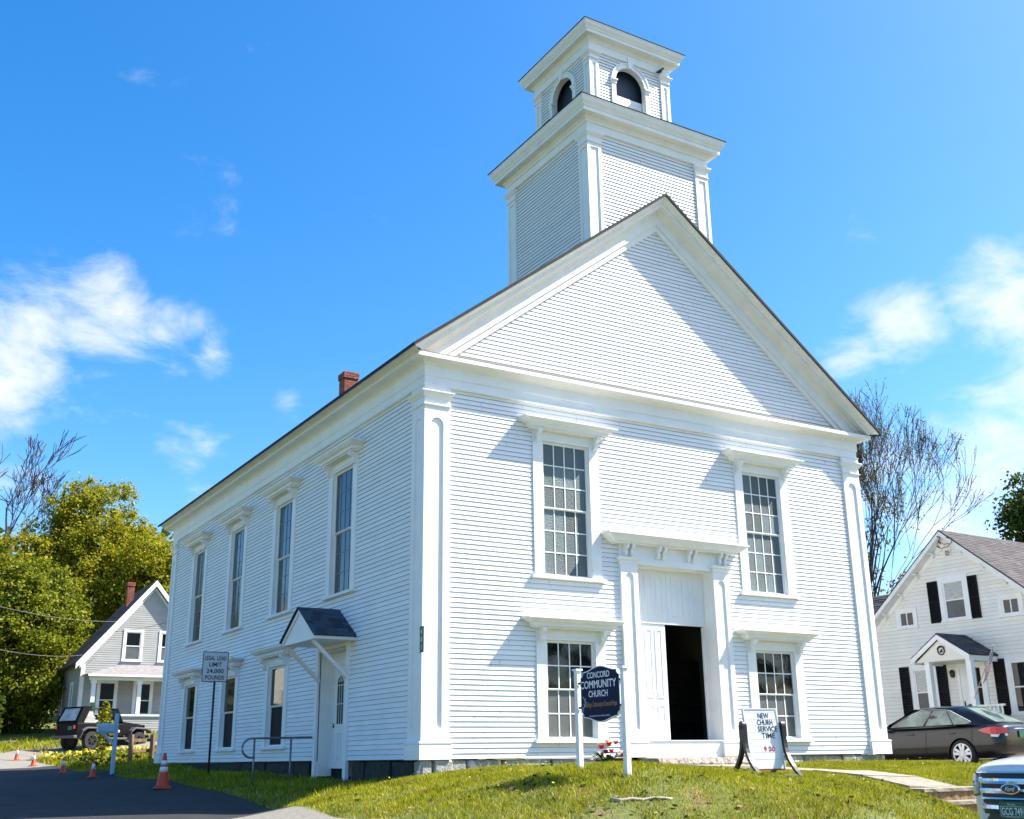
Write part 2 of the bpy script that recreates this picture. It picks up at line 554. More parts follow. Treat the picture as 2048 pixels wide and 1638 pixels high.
def make_window(fr, z0, z1, gw, cols, rup, rdn, gl_up, gl_dn, parent, munt=0.011, hood_w=1.10, munt_mat=None, hood_depth=0.335):
    """double-hung window at u = 0: casing, hood on brackets, sill, sash, panes"""
    g = gw / 2
    ci, co = g + 0.055, g + 0.28
    hb = z1 + 0.245                                    # underside of the hood
    mb = MB(fr)
    mb.box(-co, -ci, z0 - 0.05, hb, -0.01, 0.042)
    mb.box(ci, co, z0 - 0.05, hb, -0.01, 0.042)
    mb.box(-ci, ci, z1 + 0.05, hb, -0.01, 0.036)
    mb.box(-co + .03, co - .03, z1 + 0.10, z1 + 0.115, 0.036, 0.05)
    # reveals
    mb.box(-ci, -ci + .012, z0 - .05, z1 + .05, -0.10, -0.002)
    mb.box(ci - .012, ci, z0 - .05, z1 + .05, -0.10, -0.002)
    mb.box(-ci + .012, ci - .012, z1 + .038, z1 + .05, -0.10, -0.002)
    w = mb.build('window', M['paint'], parent)
    mb = MB(fr)
    mb.box(-co - .07, co + .07, z0 - 0.105, z0 - 0.05, -0.01, 0.10)
    mb.box(-ci + .012, ci - .012, z0 - 0.05, z0 - 0.035, -0.10, 0.03)
    mb.build('sill', M['old_paint'], w)
    mb = MB(fr)
    k = hood_depth / 0.335
    stack(mb, fr, 0, [(hb, .88 / 1.1 * hood_w, .19 * k), (hb + .028, .88 / 1.1 * hood_w, .19 * k), (hb + .03, .91 / 1.1 * hood_w, .225 * k), (hb + .09, .93 / 1.1 * hood_w, .24 * k),
                      (hb + .105, .98 / 1.1 * hood_w, .275 * k), (hb + .13, 1.03 / 1.1 * hood_w, .30 * k), (hb + .16, 1.08 / 1.1 * hood_w, .325 * k), (hb + .165, hood_w, .335 * k), (hb + .19, hood_w, .335 * k), (hb + .225, hood_w - .02, .02)])
    mb.build('hood', M['old_paint'], w)
    for sx in (-1, 1):
        mb = MB(fr)
        scroll(mb, fr, sx * (co - 0.09), hb + .001, 0.085, .95 * k, 1.0, 0.04)
        mb.build('bracket', M['paint'], w)
    mid = z0 + (z1 - z0) * (rdn / (rup + rdn) if rup + rdn > 2 else 0.5)
    for up in (True, False):
        a, b = (mid + .018, z1) if up else (z0, mid - .018)
        wz = -0.045 if up else -0.07
        mb = MB(fr)
        st = 0.045
        mb.box(-g - .043, -g, a - (.018 if up else .035), b + (.037 if up else .018), wz - .015, wz + .02)
        mb.box(g, g + .043, a - (.018 if up else .035), b + (.037 if up else .018), wz - .015, wz + .02)
        mb.box(-g, g, b, b + (.037 if up else .018), wz - .015, wz + .02)
        mb.box(-g, g, a - (.018 if up else .035), a, wz - .015, wz + .02)
        mb.build('sash', M['paint'], w)
        rows = rup if up else rdn
        cw, chh = gw / cols, (b - a) / rows
        if cols > 1 or rows > 1:
            mb = MB(fr)
            for c in range(1, cols):
                x = -g + c * cw
                mb.box(x - munt, x + munt, a, b, wz - .006, wz + .009)
            for r in range(1, rows):
                z = a + r * chh
                for c in range(cols):
                    mb.box(-g + c * cw + munt, -g + (c + 1) * cw - munt, z - munt, z + munt, wz - .006, wz + .008)
            mb.build('muntin', munt_mat or M['paint'], w, kind=None)
        for r in range(rows):
            for c in range(cols):
                mb = MB(fr)
                mb.box(-g + c * cw + .003, -g + (c + 1) * cw - .003, a + r * chh + .003, a + (r + 1) * chh - .003, wz - .004, wz)
                mb.build('pane', gl_up if up else gl_dn, w)
    return w


UPZ, LOZ = (3.36, 5.93), (0.365, 2.06)
WX = (3.155, 8.37)
WY = (3.95, 7.58, 11.2, 14.85)
HOODS = 0.075


def place(w, first, offs, axis):
    for i, d in enumerate(offs):
        c = w if i == 0 else copy_tree(w, church)
        c.location = (d, 0, 0) if axis == 'x' else (0, d, 0)


w = make_window(FF, UPZ[0], UPZ[1], 1.0, 4, 3, 3, M['glass_obscure'], M['glass_obscure'], church)
place(w, 0, WX, 'x')
w = make_window(FF, LOZ[0], LOZ[1], 1.0, 4, 2, 2, M['glass_dark'], M['screen'], church)
place(w, 0, WX, 'x')
w = make_window(FS, UPZ[0], UPZ[1], 1.0, 4, 3, 3, M['glass_side'], M['glass_side'], church, munt=0.006, munt_mat=M['lead'])
place(w, 0, WY, 'y')
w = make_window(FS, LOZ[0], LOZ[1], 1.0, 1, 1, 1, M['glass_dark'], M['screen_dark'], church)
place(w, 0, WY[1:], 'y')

win_holes = lambda cs: [(c - 0.55, c + 0.55, z[0] - .05, z[1] + .05) for c in cs for z in (UPZ, LOZ)]
DOOR = (4.79, 6.74, -0.02, 3.70)                       # the recess of the front door
ALC = (3.43, 4.93, -0.45, 2.20)                        # the recess of the side door
front_holes = win_holes(WX) + [(DOOR[0] - .03, DOOR[1] + .03, -.02, 3.70)]
side_holes = win_holes(WY[1:]) + [(WY[0] - .55, WY[0] + .55, UPZ[0] - .05, UPZ[1] + .05), (ALC[0], ALC[1], -0.02, ALC[3])]

# wall bodies
mb = MB()
wall_holes(mb, FF, 0.02, CW - 0.02, 0.0, 7.25, front_holes, -0.14, 0.0)
mb.prism([(0.35, 7.25), (CW - 0.35, 7.25), (XC, ZR - .30)], -0.14, 0.0, fr=FF)
front_wall = mb.build('front_wall', M['paint'], church)
mb = MB()
wall_holes(mb, FS, 0.25, CL - 0.02, 0.0, 7.25, side_holes, -0.14, 0.0)
side_wall = mb.build('side_wall', M['paint'], church)
mb = MB()
mb.box(CW - .20, CW - .06, 0.0, 7.25, -CL + .12, -0.2, fr=lambda u, v, w: (u, -w, v))
mb.box(0.2, CW - .2, 0.0, 7.25, -CL + .06, -CL + .2, fr=lambda u, v, w: (u, -w, v))
mb.prism([(0.3, 7.25), (CW - 0.3, 7.25), (XC, ZR - .30)], -CL + .06, -CL + .2, fr=lambda u, v, w: (u, -w, v))
mb.build('rear_wall', M['paint'], church)

# clapboards: holes a little inside the casings
sh = [(c - 0.72, c + 0.72, z[0] - .08, z[1] + .26) for c in WX for z in (UPZ, LOZ)] + [(4.5, 7.03, -.1, 4.10)]
siding(FF, 0.50, CW - 0.50, 0.0, 6.735, 0.0895, sh, parent=front_wall, mat_=[M['siding'], M['board_edge']])
# the gable field
zt0 = 7.44
lo = lambda v: max(0.75, XC - (ZR - 0.72 - v) / SLOPE)
siding(FF, 0, 0, zt0, ZR - 0.74, 0.0895, parent=front_wall, mat_=[M['siding'], M['board_edge']], lo=lo, hi=lambda v: CW - lo(v))

joined = MB()
own = [8]
ssh = [(c - 0.72, c + 0.72, z[0] - .08, z[1] + .26) for c in WY[1:] for z in (UPZ, LOZ)] + [(WY[0] - .72, WY[0] + .72, UPZ[0] - .08, UPZ[1] + .26), (3.36, 5.0, -.1, 2.26)]
siding(FS, 0.45, CL - 0.30, 0.0, 6.735, 0.0895, ssh, mb=joined)
# the far side and the back have the same boards
siding(lambda u, v, w: (CW - 0.06 + w, u, v), 0.45, CL - 0.3, 0.0, 6.735, 0.0895, mb=joined)
siding(lambda u, v, w: (u, CL - 0.06 + w, v), 0.45, CW - 0.45, 0.0, 7.3, 0.0895, mb=joined)

# frieze, cornice and eaves: profile (outward, height) round back, left, front, right


def skin_path(mb, prof, corners, mi=0):
    rings = []
    for cx, cy, sx, sy in corners:
        rings.append([(cx + sx * o, cy + sy * o, z) for o, z in prof])
    for a, b in zip(rings[:-1], rings[1:]):
        n = len(prof)
        mb.add(a + b, [(i, i + 1, n + i + 1, n + i) for i in range(n - 1)], mi)


cs = [(0, CL, -1, 1), (0, 0, -1, -1), (CW, 0, 1, -1), (CW, CL, 1, 1), (0, CL, -1, 1)]
mb = MB()
skin_path(mb, [(-.06, 6.712), (.025, 6.712), (.03, 6.73), (.02, 6.75), (.0, 6.757), (0, 6.885), (.012, 6.889), (.022, 6.91), (.022, 7.085), (.02, 7.10)], cs)
mb.build('frieze', M['paint'], church)
mb = MB()
skin_path(mb, [(.02, 7.10), (.035, 7.115), (.05, 7.14), (.09, 7.165), (.105, 7.178), (.235, 7.186), (.237, 7.18), (.268, 7.18), (.268, 7.262), (.0, 7.315)], cs)
cornice = mb.build('cornice', M['paint'], church)
mb = MB()
skin_path(mb, [(.272, 7.263), (.272, 7.272), (-.06, 7.335)], cs[1:3])
mb.build('flashing', M['flashing'], cornice)
for sgn in (0, 1):
    mb = MB()
    pr = [(.268, 7.262), (.285, 7.266), (.30, 7.285), (.335, 7.30), (.375, 7.315), (.392, 7.325), (.395, 7.352), (.2, 7.40)]
    c2 = [(0, CL, -1, 1), (0, 0, -1, -1)] if sgn == 0 else [(CW, 0, 1, -1), (CW, CL, 1, 1)]
    skin_path(mb, pr, c2)
    mb.build('eave_crown', M['paint'], church)

# raking cornices
RAKE = [(.405, .045), (.395, .06), (.385, .075), (.34, .095), (.30, .12), (.285, .14), (.268, .142), (.268, .232), (.236, .236), (.236, .242), (.11, .252), (.09, .285), (.05, .31), (.03, .35), (.03, .56), (.042, .565), (.042, .60), (.004, .61), (.004, .745), (-.06, .75)]
for sgn in (-1, 1):
    mb = MB()
    A, B = [], []
    for o, d in RAKE:
        x0 = max(-o, XC - (ZR - d - 7.27) / SLOPE)
        A.append((XC + sgn * (XC - x0), -o, roofz(x0) - d))
        B.append((XC, -o, ZR - d))
    n = len(RAKE)
    mb.add(A + B, [(i, i + 1, n + i + 1, n + i) for i in range(n - 1)])
    mb.build('raking_cornice', M['old_paint'], church)
    # roof slope
    mb = MB()
    xe = -0.445
    for y0, y1 in ((-.445, CL + .42),):
        pts = [(XC + sgn * (XC - xe), roofz(xe) + 0.028), (XC, ZR + .03), (XC, ZR - .042), (XC + sgn * (XC - xe), roofz(xe) - .044)]
        mb.prism(pts, -y1, -y0, fr=lambda u, v, w: (u, -w, v))
    mb.build('roof_slope', M['roof_dark'], church)

# corner pilasters
HALF = 0.53


def arch_pts(r, n=10):
    return [(r * math.cos(math.pi * k / n), r * math.sin(math.pi * k / n)) for k in range(n, -1, -1)]


def panel_face(mb, fr, u0, u1, v0, v1, pu0, pu1, pv0, pv1, w, dep, arched=True):
    """flat board from (u0, v0) to (u1, v1) at depth w with a sunk panel, round-headed if arched"""
    mb.box(u0, pu0, v0, v1, w - dep - .02, w, fr=fr)
    mb.box(pu1, u1, v0, v1, w - dep - .02, w, fr=fr)
    mb.box(pu0, pu1, v0, pv0, w - dep - .02, w, fr=fr)
    uc, r = (pu0 + pu1) / 2, (pu1 - pu0) / 2
    if arched:
        a = [(uc + x, pv1 - r + y) for x, y in arch_pts(r)]
        n = len(a)
        top = [(p[0], v1) for p in a]
        vs = [(p[0], p[1], w) for p in a] + [(p[0], p[1], w) for p in top] + [(p[0], p[1], w - dep) for p in a]
        fs = [(i, i + 1, n + i + 1, n + i) for i in range(n - 1)] + [(i, i + 1, 2 * n + i + 1, 2 * n + i) for i in range(n - 1)]
        mb.add(vs, fs, 0, fr)
    else:
        mb.box(pu0, pu1, pv1, v1, w - dep - .02, w, fr=fr)
    mb.box(pu0, pu1, pv0, pv1, w - dep - .02, w - dep, fr=fr)


def corner_pilaster(fx, fy, sx, sy):
    """at corner (fx, fy); sx, sy point outward"""
    fa = lambda u, v, w: (fx - sx * u, fy + sy * w, v)         # on the y face, u runs inward
    fb = lambda u, v, w: (fx + sx * w, fy - sy * u, v)         # on the x face
    mb = MB()
    for fr in (fa, fb):
        panel_face(mb, fr, 0.0 if fr is fa else -.0015, HALF, 0.30, 6.32, 0.135, 0.40, 0.52, 6.10, 0.0 if fr is fa else .0015, 0.035)
    p = mb.build('pilaster', M['paint'], church)

    def rings(mb, lay):
        # block round the corner: an L seen as a square column from outside
        for fr in (fa,):
            mb.ring([[(-d, v, d), (HALF + d * .8, v, d), (HALF + d * .8, v, -HALF - d * .8), (-d, v, -HALF - d * .8)] for v, d in lay], fr=fr)
    mb = MB()
    rings(mb, [(-.005, .045), (.22, .045), (.235, .04), (.25, .05), (.272, .055), (.285, .045), (.295, .02), (.30, .005)])
    mb.build('plinth', M['paint'], p)
    mb = MB()
    rings(mb, [(6.32, .004), (6.322, .03), (6.345, .034), (6.355, .012), (6.36, .006), (6.48, .006), (6.485, .02), (6.50, .03), (6.53, .05), (6.555, .075), (6.58, .085), (6.60, .085), (6.612, .02), (6.712, .012)])
    mb.build('capital', M['old_paint'], p)


corner_pilaster(0, 0, -1, -1)
corner_pilaster(CW, 0, 1, -1)
corner_pilaster(0, CL, -1, 1)

# ------------------------------------------------------------------ front door
mb = MB(FF)
for s_ in (-1, 1):
    uo = XC + s_ * 1.40
    ui = XC + s_ * 0.985
    a, b = min(uo, ui), max(uo, ui)
    p = MB(FF)
    panel_face(p, FF, a, b, 0.30, 3.68, a + .11, b - .11, .50, 3.50, 0.085, 0.03)
    p.box(a, b, .30, 3.68, -.01, .03)
    po = p.build('door_pilaster', M['paint'], church)
    p = MB(FF)
    stack(p, FF, (a + b) / 2, [(-.01, .245, .125), (.235, .245, .125), (.25, .255, .135), (.275, .255, .135), (.295, .215, .095), (.30, .21, .09)])
    p.build('plinth', M['paint'], po)
    p = MB(FF)
    stack(p, FF, (a + b) / 2, [(3.68, .21, .088), (3.70, .235, .11), (3.72, .235, .11), (3.74, .225, .10), (3.78, .265, .15), (3.80, .265, .15), (3.805, .2, .06)])
    p.build('capital', M['paint'], po)
p = MB(FF)
p.box(XC - 1.40, XC + 1.40, 3.80, 4.09, -.01, .055)
p.box(XC - .985, XC + .985, 3.68, 3.80, -.01, .07)
ent = p.build('door_frieze', M['paint'], church)
p = MB(FF)
zb = 4.06
stack(p, FF, XC, [(zb, 1.60, .20), (zb + .03, 1.60, .20), (zb + .035, 1.64, .24), (zb + .07, 1.68, .27), (zb + .12, 1.76, .305), (zb + .16, 1.80, .325), (zb + .165, 1.83, .345), (zb + .195, 1.83, .345), (zb + .235, 1.80, .02)])
p.build('door_hood', M['old_paint'], church)
for uc in (4.55, 5.37, 6.17, 7.0):
    for d in (-.07, .07):
        p = MB(FF)
        scroll(p, FF, uc + d, 4.062, 0.062, .80, .98, .055)
        p.build('bracket', M['paint'], ent)
# recess: jambs, head
RD = 0.26
p = MB(FF)
p.box(DOOR[0] - .03, DOOR[0], .0, 3.70, -RD - .1, -.001)
p.box(DOOR[1], DOOR[1] + .03, .0, 3.70, -RD - .1, -.001)
p.box(DOOR[0], DOOR[1], 3.66, 3.70, -RD - .1, -.001)
p.box(DOOR[0] + .0, DOOR[1], 2.565, 2.60, -RD - .05, -RD + .02)
p.build('door_jamb', M['paint'], church)
p = MB(FF)
p.box(DOOR[0], DOOR[1], -.02, .285, -RD - .2, .055)
p.box(DOOR[0], DOOR[1], .285, .30, -RD - .2, .075)
p.build('threshold', M['paint'], church)


def raised(parent, fr, u0, u1, v0, v1, w):
    q = MB(fr)
    t = .028
    # moulding round a sunk field
    q.box(u0, u0 + t, v0, v1, w, w + .018)
    q.box(u1 - t, u1, v0, v1, w, w + .018)
    q.box(u0 + t, u1 - t, v0, v0 + t, w, w + .018)
    q.box(u0 + t, u1 - t, v1 - t, v1, w, w + .018)
    q.box(u0 + t, u1 - t, v0 + t, v1 - t, w - .006, w + .004)
    q.build('raised_panel', M['paint'], parent)


for s_ in (0, 1):
    a = DOOR[0] + .002 if s_ == 0 else XC + .012
    b = XC - .012 if s_ == 0 else DOOR[1] - .002
    p = MB(FF)
    p.box(a, b, 2.60, 3.66, -RD - .03, -RD)
    if s_ == 0:
        p.box(XC - .011, XC + .011, 2.60, 3.66, -RD - .03, -RD + .012)
    tp = p.build('transom_panel', M['paint'], church)
    for k in range(3):
        cw = (b - a - .10) / 3
        u = a + .05 + k * cw
        raised(tp, FF, u + .05, u + cw - .05, 2.74, 3.54, -RD)
a, b = DOOR[0] + .004, XC - .10
p = MB(FF)
p.box(a, b, .305, 2.56, -RD - .045, -RD)
leaf = p.build('door_leaf', M['paint'], church)
cw = (b - a - .10) / 3
for k in range(3):
    u = a + .05 + k * cw
    raised(leaf, FF, u + .04, u + cw - .04, 1.12, 2.46, -RD)
    raised(leaf, FF, u + .04, u + cw - .04, .46, .98, -RD)
# the other leaf stands open, inside
p = MB()
hx = DOOR[1] - .02
p.box(hx, hx + .93, .305, 2.56, .40, .445, fr=lambda u, v, w: (u, w, v))
lf2 = p.build('door_leaf', M['paint'], church)
lf2['label'] = 'door leaf swung right back inside the dark hall'
p = MB()
for z in (.55, 1.45, 2.3):
    p.box(hx - .02, hx - .001, z, z + .10, .38, .42, fr=lambda u, v, w: (u, w, v))
p.build('hinge', M['old_paint'], lf2)
# vestibule
p = MB()
fi = lambda u, v, w: (u, w, v)
p.box(4.0, 8.0, 2.9, 3.0, .40, 4.4, fr=fi)
p.box(4.0, 8.0, .18, .28, .50, 4.4, fr=fi)
p.box(4.0, 8.0, .28, 2.9, 4.3, 4.4, fr=fi)
p.box(4.0, 4.1, .28, 2.9, .40, 4.3, fr=fi)
p.box(7.9, 8.0, .28, 2.9, .40, 4.3, fr=fi)
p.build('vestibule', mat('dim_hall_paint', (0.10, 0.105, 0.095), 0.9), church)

bk = thing('bookcase', 'dark bookcase with papers just inside the open church door', 'bookcase', (6.9, 1.95, .28))
fb_ = lambda u, v, w: (u, -w, v)
p = MB(fb_)
wood = mat('dark_wood', (0.018, 0.014, 0.012), 0.6)
for x in (-1.0, .0, 1.0):
    p.box(x - .02, x + .02, 0, 1.75, -.3, 0)
p.box(-.98, .98, 0, 1.75, -.3, -.28)
p.build('side_panel', wood, bk)
for z in (.02, .42, .80, 1.2, 1.72):
    p = MB(fb_)
    p.box(-.98, -.02, z, z + .03, -.28, -.005)
    p.box(.02, .98, z, z + .03, -.28, -.005)
    p.build('shelf', wood, bk)
pap = mat('paper', (0.75, 0.76, 0.78), 0.8, rnd=.3)
for (x, z, a, b) in ((-.86, 1.28, .20, .26), (-.28, 1.32, .20, .18), (-.80, .95, .12, .15), (-.55, .5, .13, .28), (-.25, .52, .15, .10), (-.3, .10, .3, .05)):
    p = MB(fb_)
    p.box(x, x + a, z, z + b, -.02, -.012)
    p.build('paper', pap, bk)

# ------------------------------------------------------------------ stones under the walls
k = 0
x = 0.05
while x < CW - .05:
    wd = min(random.uniform(.5, 1.15), CW - .02 - x)
    if not (4.35 < x + wd / 2 < 7.2):
        p = MB(FF)
        p.box(x, x + wd - .03, -.75, -.012, -.30, .0 - random.uniform(0, .03))
        for i in range(len(p.v)):
            q = p.v[i]
            p.v[i] = (q[0] + random.uniform(-.02, .02), q[1] + random.uniform(-.02, .02), q[2] - random.uniform(0, .02))
        p.build('foundation_stone', M['granite'], church, bevel=.03)
    x += wd
y = .35
while y < CL - .1:
    wd = min(random.uniform(.6, 1.3), CL - .02 - y)
    if not (3.3 < y + wd / 2 < 5.05):
        p = MB(FS)
        p.box(y, y + wd - .03, -1.1, -.012, -.30, -.03 - random.uniform(0, .03))
        for i in range(len(p.v)):
            q = p.v[i]
            p.v[i] = (q[0] + random.uniform(-.02, .02), q[1] + random.uniform(-.04, .04), q[2] - random.uniform(0, .02))
        p.build('foundation_stone', M['shaded_stone'], church, bevel=.03)
    y += wd
p = MB()
p.box(.42, CW - .05, .33, CL - .05, -1.1, -.03, fr=lambda u, v, w: (u, v, w))
p.build('foundation_core', M['dark_void'], church)
# corner: short stone piers and a loose board
p = MB()
p.box(0.02, .22, .0, .2, -.75, -.012, fr=lambda u, v, w: (u, v, w))
p.box(.27, .62, -.01, .2, -.75, -.012, fr=lambda u, v, w: (u, v, w))
p.build('foundation_stone', M['granite'], church, bevel=.03)
st = thing('granite_step', 'rough pinkish granite slab below the open front door', 'step', (5.86, -.35, -.20))
p = MB()
vs = []
nx = 26
for i in range(nx + 1):
    xx = -1.26 + 2.52 * i / nx
    vs.append([(xx, -.28 + random.uniform(-.025, .02), -.25), (xx, -.30 + random.uniform(-.03, .02), .07 + random.uniform(-.02, .02)), (xx, -.25 + random.uniform(-.01, .01), .165), (xx, .38, .175), (xx, .38, -.25)])
p.ring(vs, closed=True)
p.build('slab', M['granite_step'], st)

# ------------------------------------------------------------------ tower
TY = 1.83
T1, T2 = 1.75, 1.205
Z1B, Z1C = 9.3, 13.66


def sq_rings(mb, lay):
    mb.ring([[(XC - h, TY - h, z), (XC + h, TY - h, z), (XC + h, TY + h, z), (XC - h, TY + h, z)] for h, z in lay])


def tower_frames(h):
    return {'f': lambda u, v, w: (XC + u, TY - h - w, v), 'l': lambda u, v, w: (XC - h - w, TY + u, v),
            'r': lambda u, v, w: (XC + h + w, TY + u, v), 'b': lambda u, v, w: (XC + u, TY + h + w, v)}


def tower_pilaster(parent, h, sx, sy, wd, z0, z1, pw):
    mb = MB()
    fa = lambda u, v, w: (XC + sx * (h - u), TY + sy * (h + w), v)
    fb = lambda u, v, w: (XC + sx * (h + w), TY + sy * (h - u), v)
    for fr in (fa, fb):
        panel_face(mb, fr, 0 if fr is fa else -.0015, wd, z0, z1, .075, wd - .075, z0 + .05, z1 - .10, 0.0 if fr is fa else .0015, .028, arched=False)
    p = mb.build('pilaster', M['paint'], parent)
    mb = MB()
    k = wd / .37
    mb.ring([[(-d, v, d), (wd + d * .8, v, d), (wd + d * .8, v, -wd - d * .8), (-d, v, -wd - d * .8)] for v, d in
             [(z1, .004), (z1 + .002, .025), (z1 + .02 * k, .028), (z1 + .03 * k, .008), (z1 + .15 * k, .008), (z1 + .16 * k, .02), (z1 + .20 * k, .05), (z1 + .23 * k, .07), (z1 + .25 * k, .075), (z1 + .265 * k, .075), (z1 + .275 * k, .01)]], fr=fa)
    mb.build('capital', M['paint'], p)


belf = MB()
sq_rings(belf, [(T1 - .08, Z1B), (T1 - .08, Z1C)])
tower = belf.build('tower_stage', M['paint'], church)
tf = tower_frames(T1)
joined2 = MB()
for key in 'flrb':
    fr = (lambda g: (lambda u, v, w: g(u, v, w - .055)))(tf[key])
    if key == 'f':
        siding(fr, -T1 + .35, T1 - .35, 10.0, 13.46, 0.087, parent=tower, mat_=[M['siding'], M['board_edge']], lip=.023)
    else:
        siding(fr, -T1 + .35, T1 - .35, Z1B, 13.46, 0.087, mb=joined2, lip=.023)
for sx in (-1, 1):
    for sy in (-1, 1):
        tower_pilaster(tower, T1, sx, sy, .375, Z1B, 13.17, .2)
mb = MB()
sq_rings(mb, [(T1 - .02, 13.46), (T1 + .02, 13.462), (T1 + .022, 13.475), (T1 + .005, 13.48), (T1 + .005, Z1C)])
mb.build('frieze', M['paint'], tower)


def tower_cornice(parent, h, z, over, hgt, top):
    mb = MB()
    o = over / .35
    k = hgt / .46
    sq_rings(mb, [(h, z - .01), (h + .03 * o, z), (h + .045 * o, z + .05 * k), (h + .09 * o, z + .10 * k), (h + .095 * o, z + .12 * k), (h + .20 * o, z + .135 * k), (h + .20 * o, z + .13 * k), (h + .235 * o, z + .13 * k),
                  (h + .235 * o, z + .225 * k), (h + .25 * o, z + .23 * k), (h + .265 * o, z + .27 * k), (h + .31 * o, z + .33 * k), (h + .335 * o, z + .40 * k), (h + .345 * o, z + .415 * k), (h + .345 * o, z + .445 * k)])
    c = mb.build('cornice', M['old_paint'], parent)
    mb = MB()
    sq_rings(mb, [(h + .30 * o, z + .44 * k), (h + .365 * o, z + .447 * k), (h + .365 * o, z + .462 * k), (top[0], top[1])])
    mb.build('roof', M['roof_dark'], c)


tower_cornice(tower, T1, Z1C, .35, .46, (T2 + .02, 14.30))

# belfry
Z2B, Z2C = 14.22, 16.33
b = MB()
wall_t = .10
AH, ASP, AZ0 = .44, 15.53, 14.30       # arched openings: half width, springing, foot
bf = tower_frames(T2)
arc = arch_pts(AH, 14)
for key in 'flrb':
    fr = (lambda g: (lambda u, v, w: g(u, v, w - .05)))(bf[key])
    b.box(-T2 + .1, -AH, Z2B, Z2C, -wall_t, 0, fr=fr)
    b.box(AH, T2 - .1, Z2B, Z2C, -wall_t, 0, fr=fr)
    a = [(x, ASP + y) for x, y in arc]
    n = len(a)
    vs = [(p[0], p[1], 0) for p in a] + [(p[0], Z2C, 0) for p in a] + [(p[0], p[1], -wall_t) for p in a] + [(p[0], Z2C, -wall_t) for p in a]
    b.add(vs, [(i, i + 1, n + i + 1, n + i) for i in range(n - 1)] + [(i, i + 1, 2 * n + i + 1, 2 * n + i) for i in range(n - 1)], 0, fr)
belfry = b.build('belfry', M['paint'], church)
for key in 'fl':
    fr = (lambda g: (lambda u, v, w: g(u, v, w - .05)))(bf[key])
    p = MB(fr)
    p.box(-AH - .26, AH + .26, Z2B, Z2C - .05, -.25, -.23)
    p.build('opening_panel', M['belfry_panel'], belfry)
    if key == 'f':
        p = MB(fr)
        p.box(-AH + .005, AH - .005, Z2B, 15.22, -.13, -.11)
        p.build('lit_patch_board', M['paint'], belfry)  # white board standing in for the sunlit patch inside the arch
for key in 'flrb':
    fr = (lambda g: (lambda u, v, w: g(u, v, w - .05)))(bf[key])
    e = .083
    nrow = int((Z2C - .20 - Z2B) / e)
    for i in range(nrow):
        v = Z2B + i * e
        vm = v + e * .5
        if vm < ASP:
            inn = AH + .10
        elif vm < ASP + AH + .10:
            inn = math.sqrt(max(0, (AH + .10) ** 2 - (vm - ASP) ** 2))
        else:
            inn = 0
        ed = T2 - .24
        sp = [(-ed, -inn), (inn, ed)] if inn > 0 else [(-ed, ed)]
        for p_, q_ in sp:
            if q_ - p_ > .03:
                board(joined2, fr, p_, q_, p_, q_, v, e, .022, jit=.001)
for sx in (-1, 1):
    for sy in (-1, 1):
        tower_pilaster(belfry, T2, sx, sy, .26, Z2B, 15.90, .13)
for key in 'fl':
    fr = (lambda g: (lambda u, v, w: g(u, v, w - .05)))(bf[key])
    p = MB(fr)
    ro = AH + .13
    for (r0, r1, w) in ((AH, ro - .03, .045), (ro - .03, ro, .065)):
        A = [(r0 * math.cos(t), ASP + r0 * math.sin(t)) for t in np.linspace(0, math.pi, 19)]
        B = [(r1 * math.cos(t), ASP + r1 * math.sin(t)) for t in np.linspace(0, math.pi, 19)]
        n = len(A)
        vs = [(q[0], q[1], w) for q in A] + [(q[0], q[1], w) for q in B] + [(q[0], q[1], -.02) for q in A] + [(q[0], q[1], -.02) for q in B]
        p.add(vs, [(i, i + 1, n + i + 1, n + i) for i in range(n - 1)] + [(i, i + 1, 2 * n + i + 1, 2 * n + i) for i in range(n - 1)] + [(n + i, n + i + 1, 3 * n + i + 1, 3 * n + i) for i in range(n - 1)])
    at_ = p.build('arch_trim', M['paint'], belfry)
    p = MB(fr)
    p.prism([(-.05, ASP + AH - .02), (.05, ASP + AH - .02), (.085, ASP + AH + .30), (-.085, ASP + AH + .30)], .0, .085)
    p.build('keystone', M['paint'], at_)
    for s_ in (-1, 1):
        p = MB(fr)
        uc = s_ * (AH + .065)
        p.box(uc - .06, uc + .06, Z2B, ASP - .10, -.02, .05)
        stack(p, fr, uc, [(ASP - .12, .065, .06), (ASP - .115, .07, .065), (ASP - .09, .07, .065), (ASP - .06, .075, .07), (ASP - .03, .095, .095), (ASP, .095, .095), (ASP + .01, .06, .04)])
        p.build('arch_column', M['paint'], belfry)
mb = MB()
sq_rings(mb, [(T2 - .04, Z2C - .20), (T2 + .012, Z2C - .198), (T2 + .012, Z2C)])
mb.build('frieze', M['paint'], belfry)
tower_cornice(belfry, T2, Z2C, .31, .385, (0.05, 16.98))

joined.v_off = len(joined.v)
n0 = len(joined.v)
joined.v += joined2.v
joined.f += [[i + n0 for i in f] for f in joined2.f]
joined.m += joined2.m
joined.build('clapboard', [M['siding_isl'], M['board_edge']], church, kind='stuff')

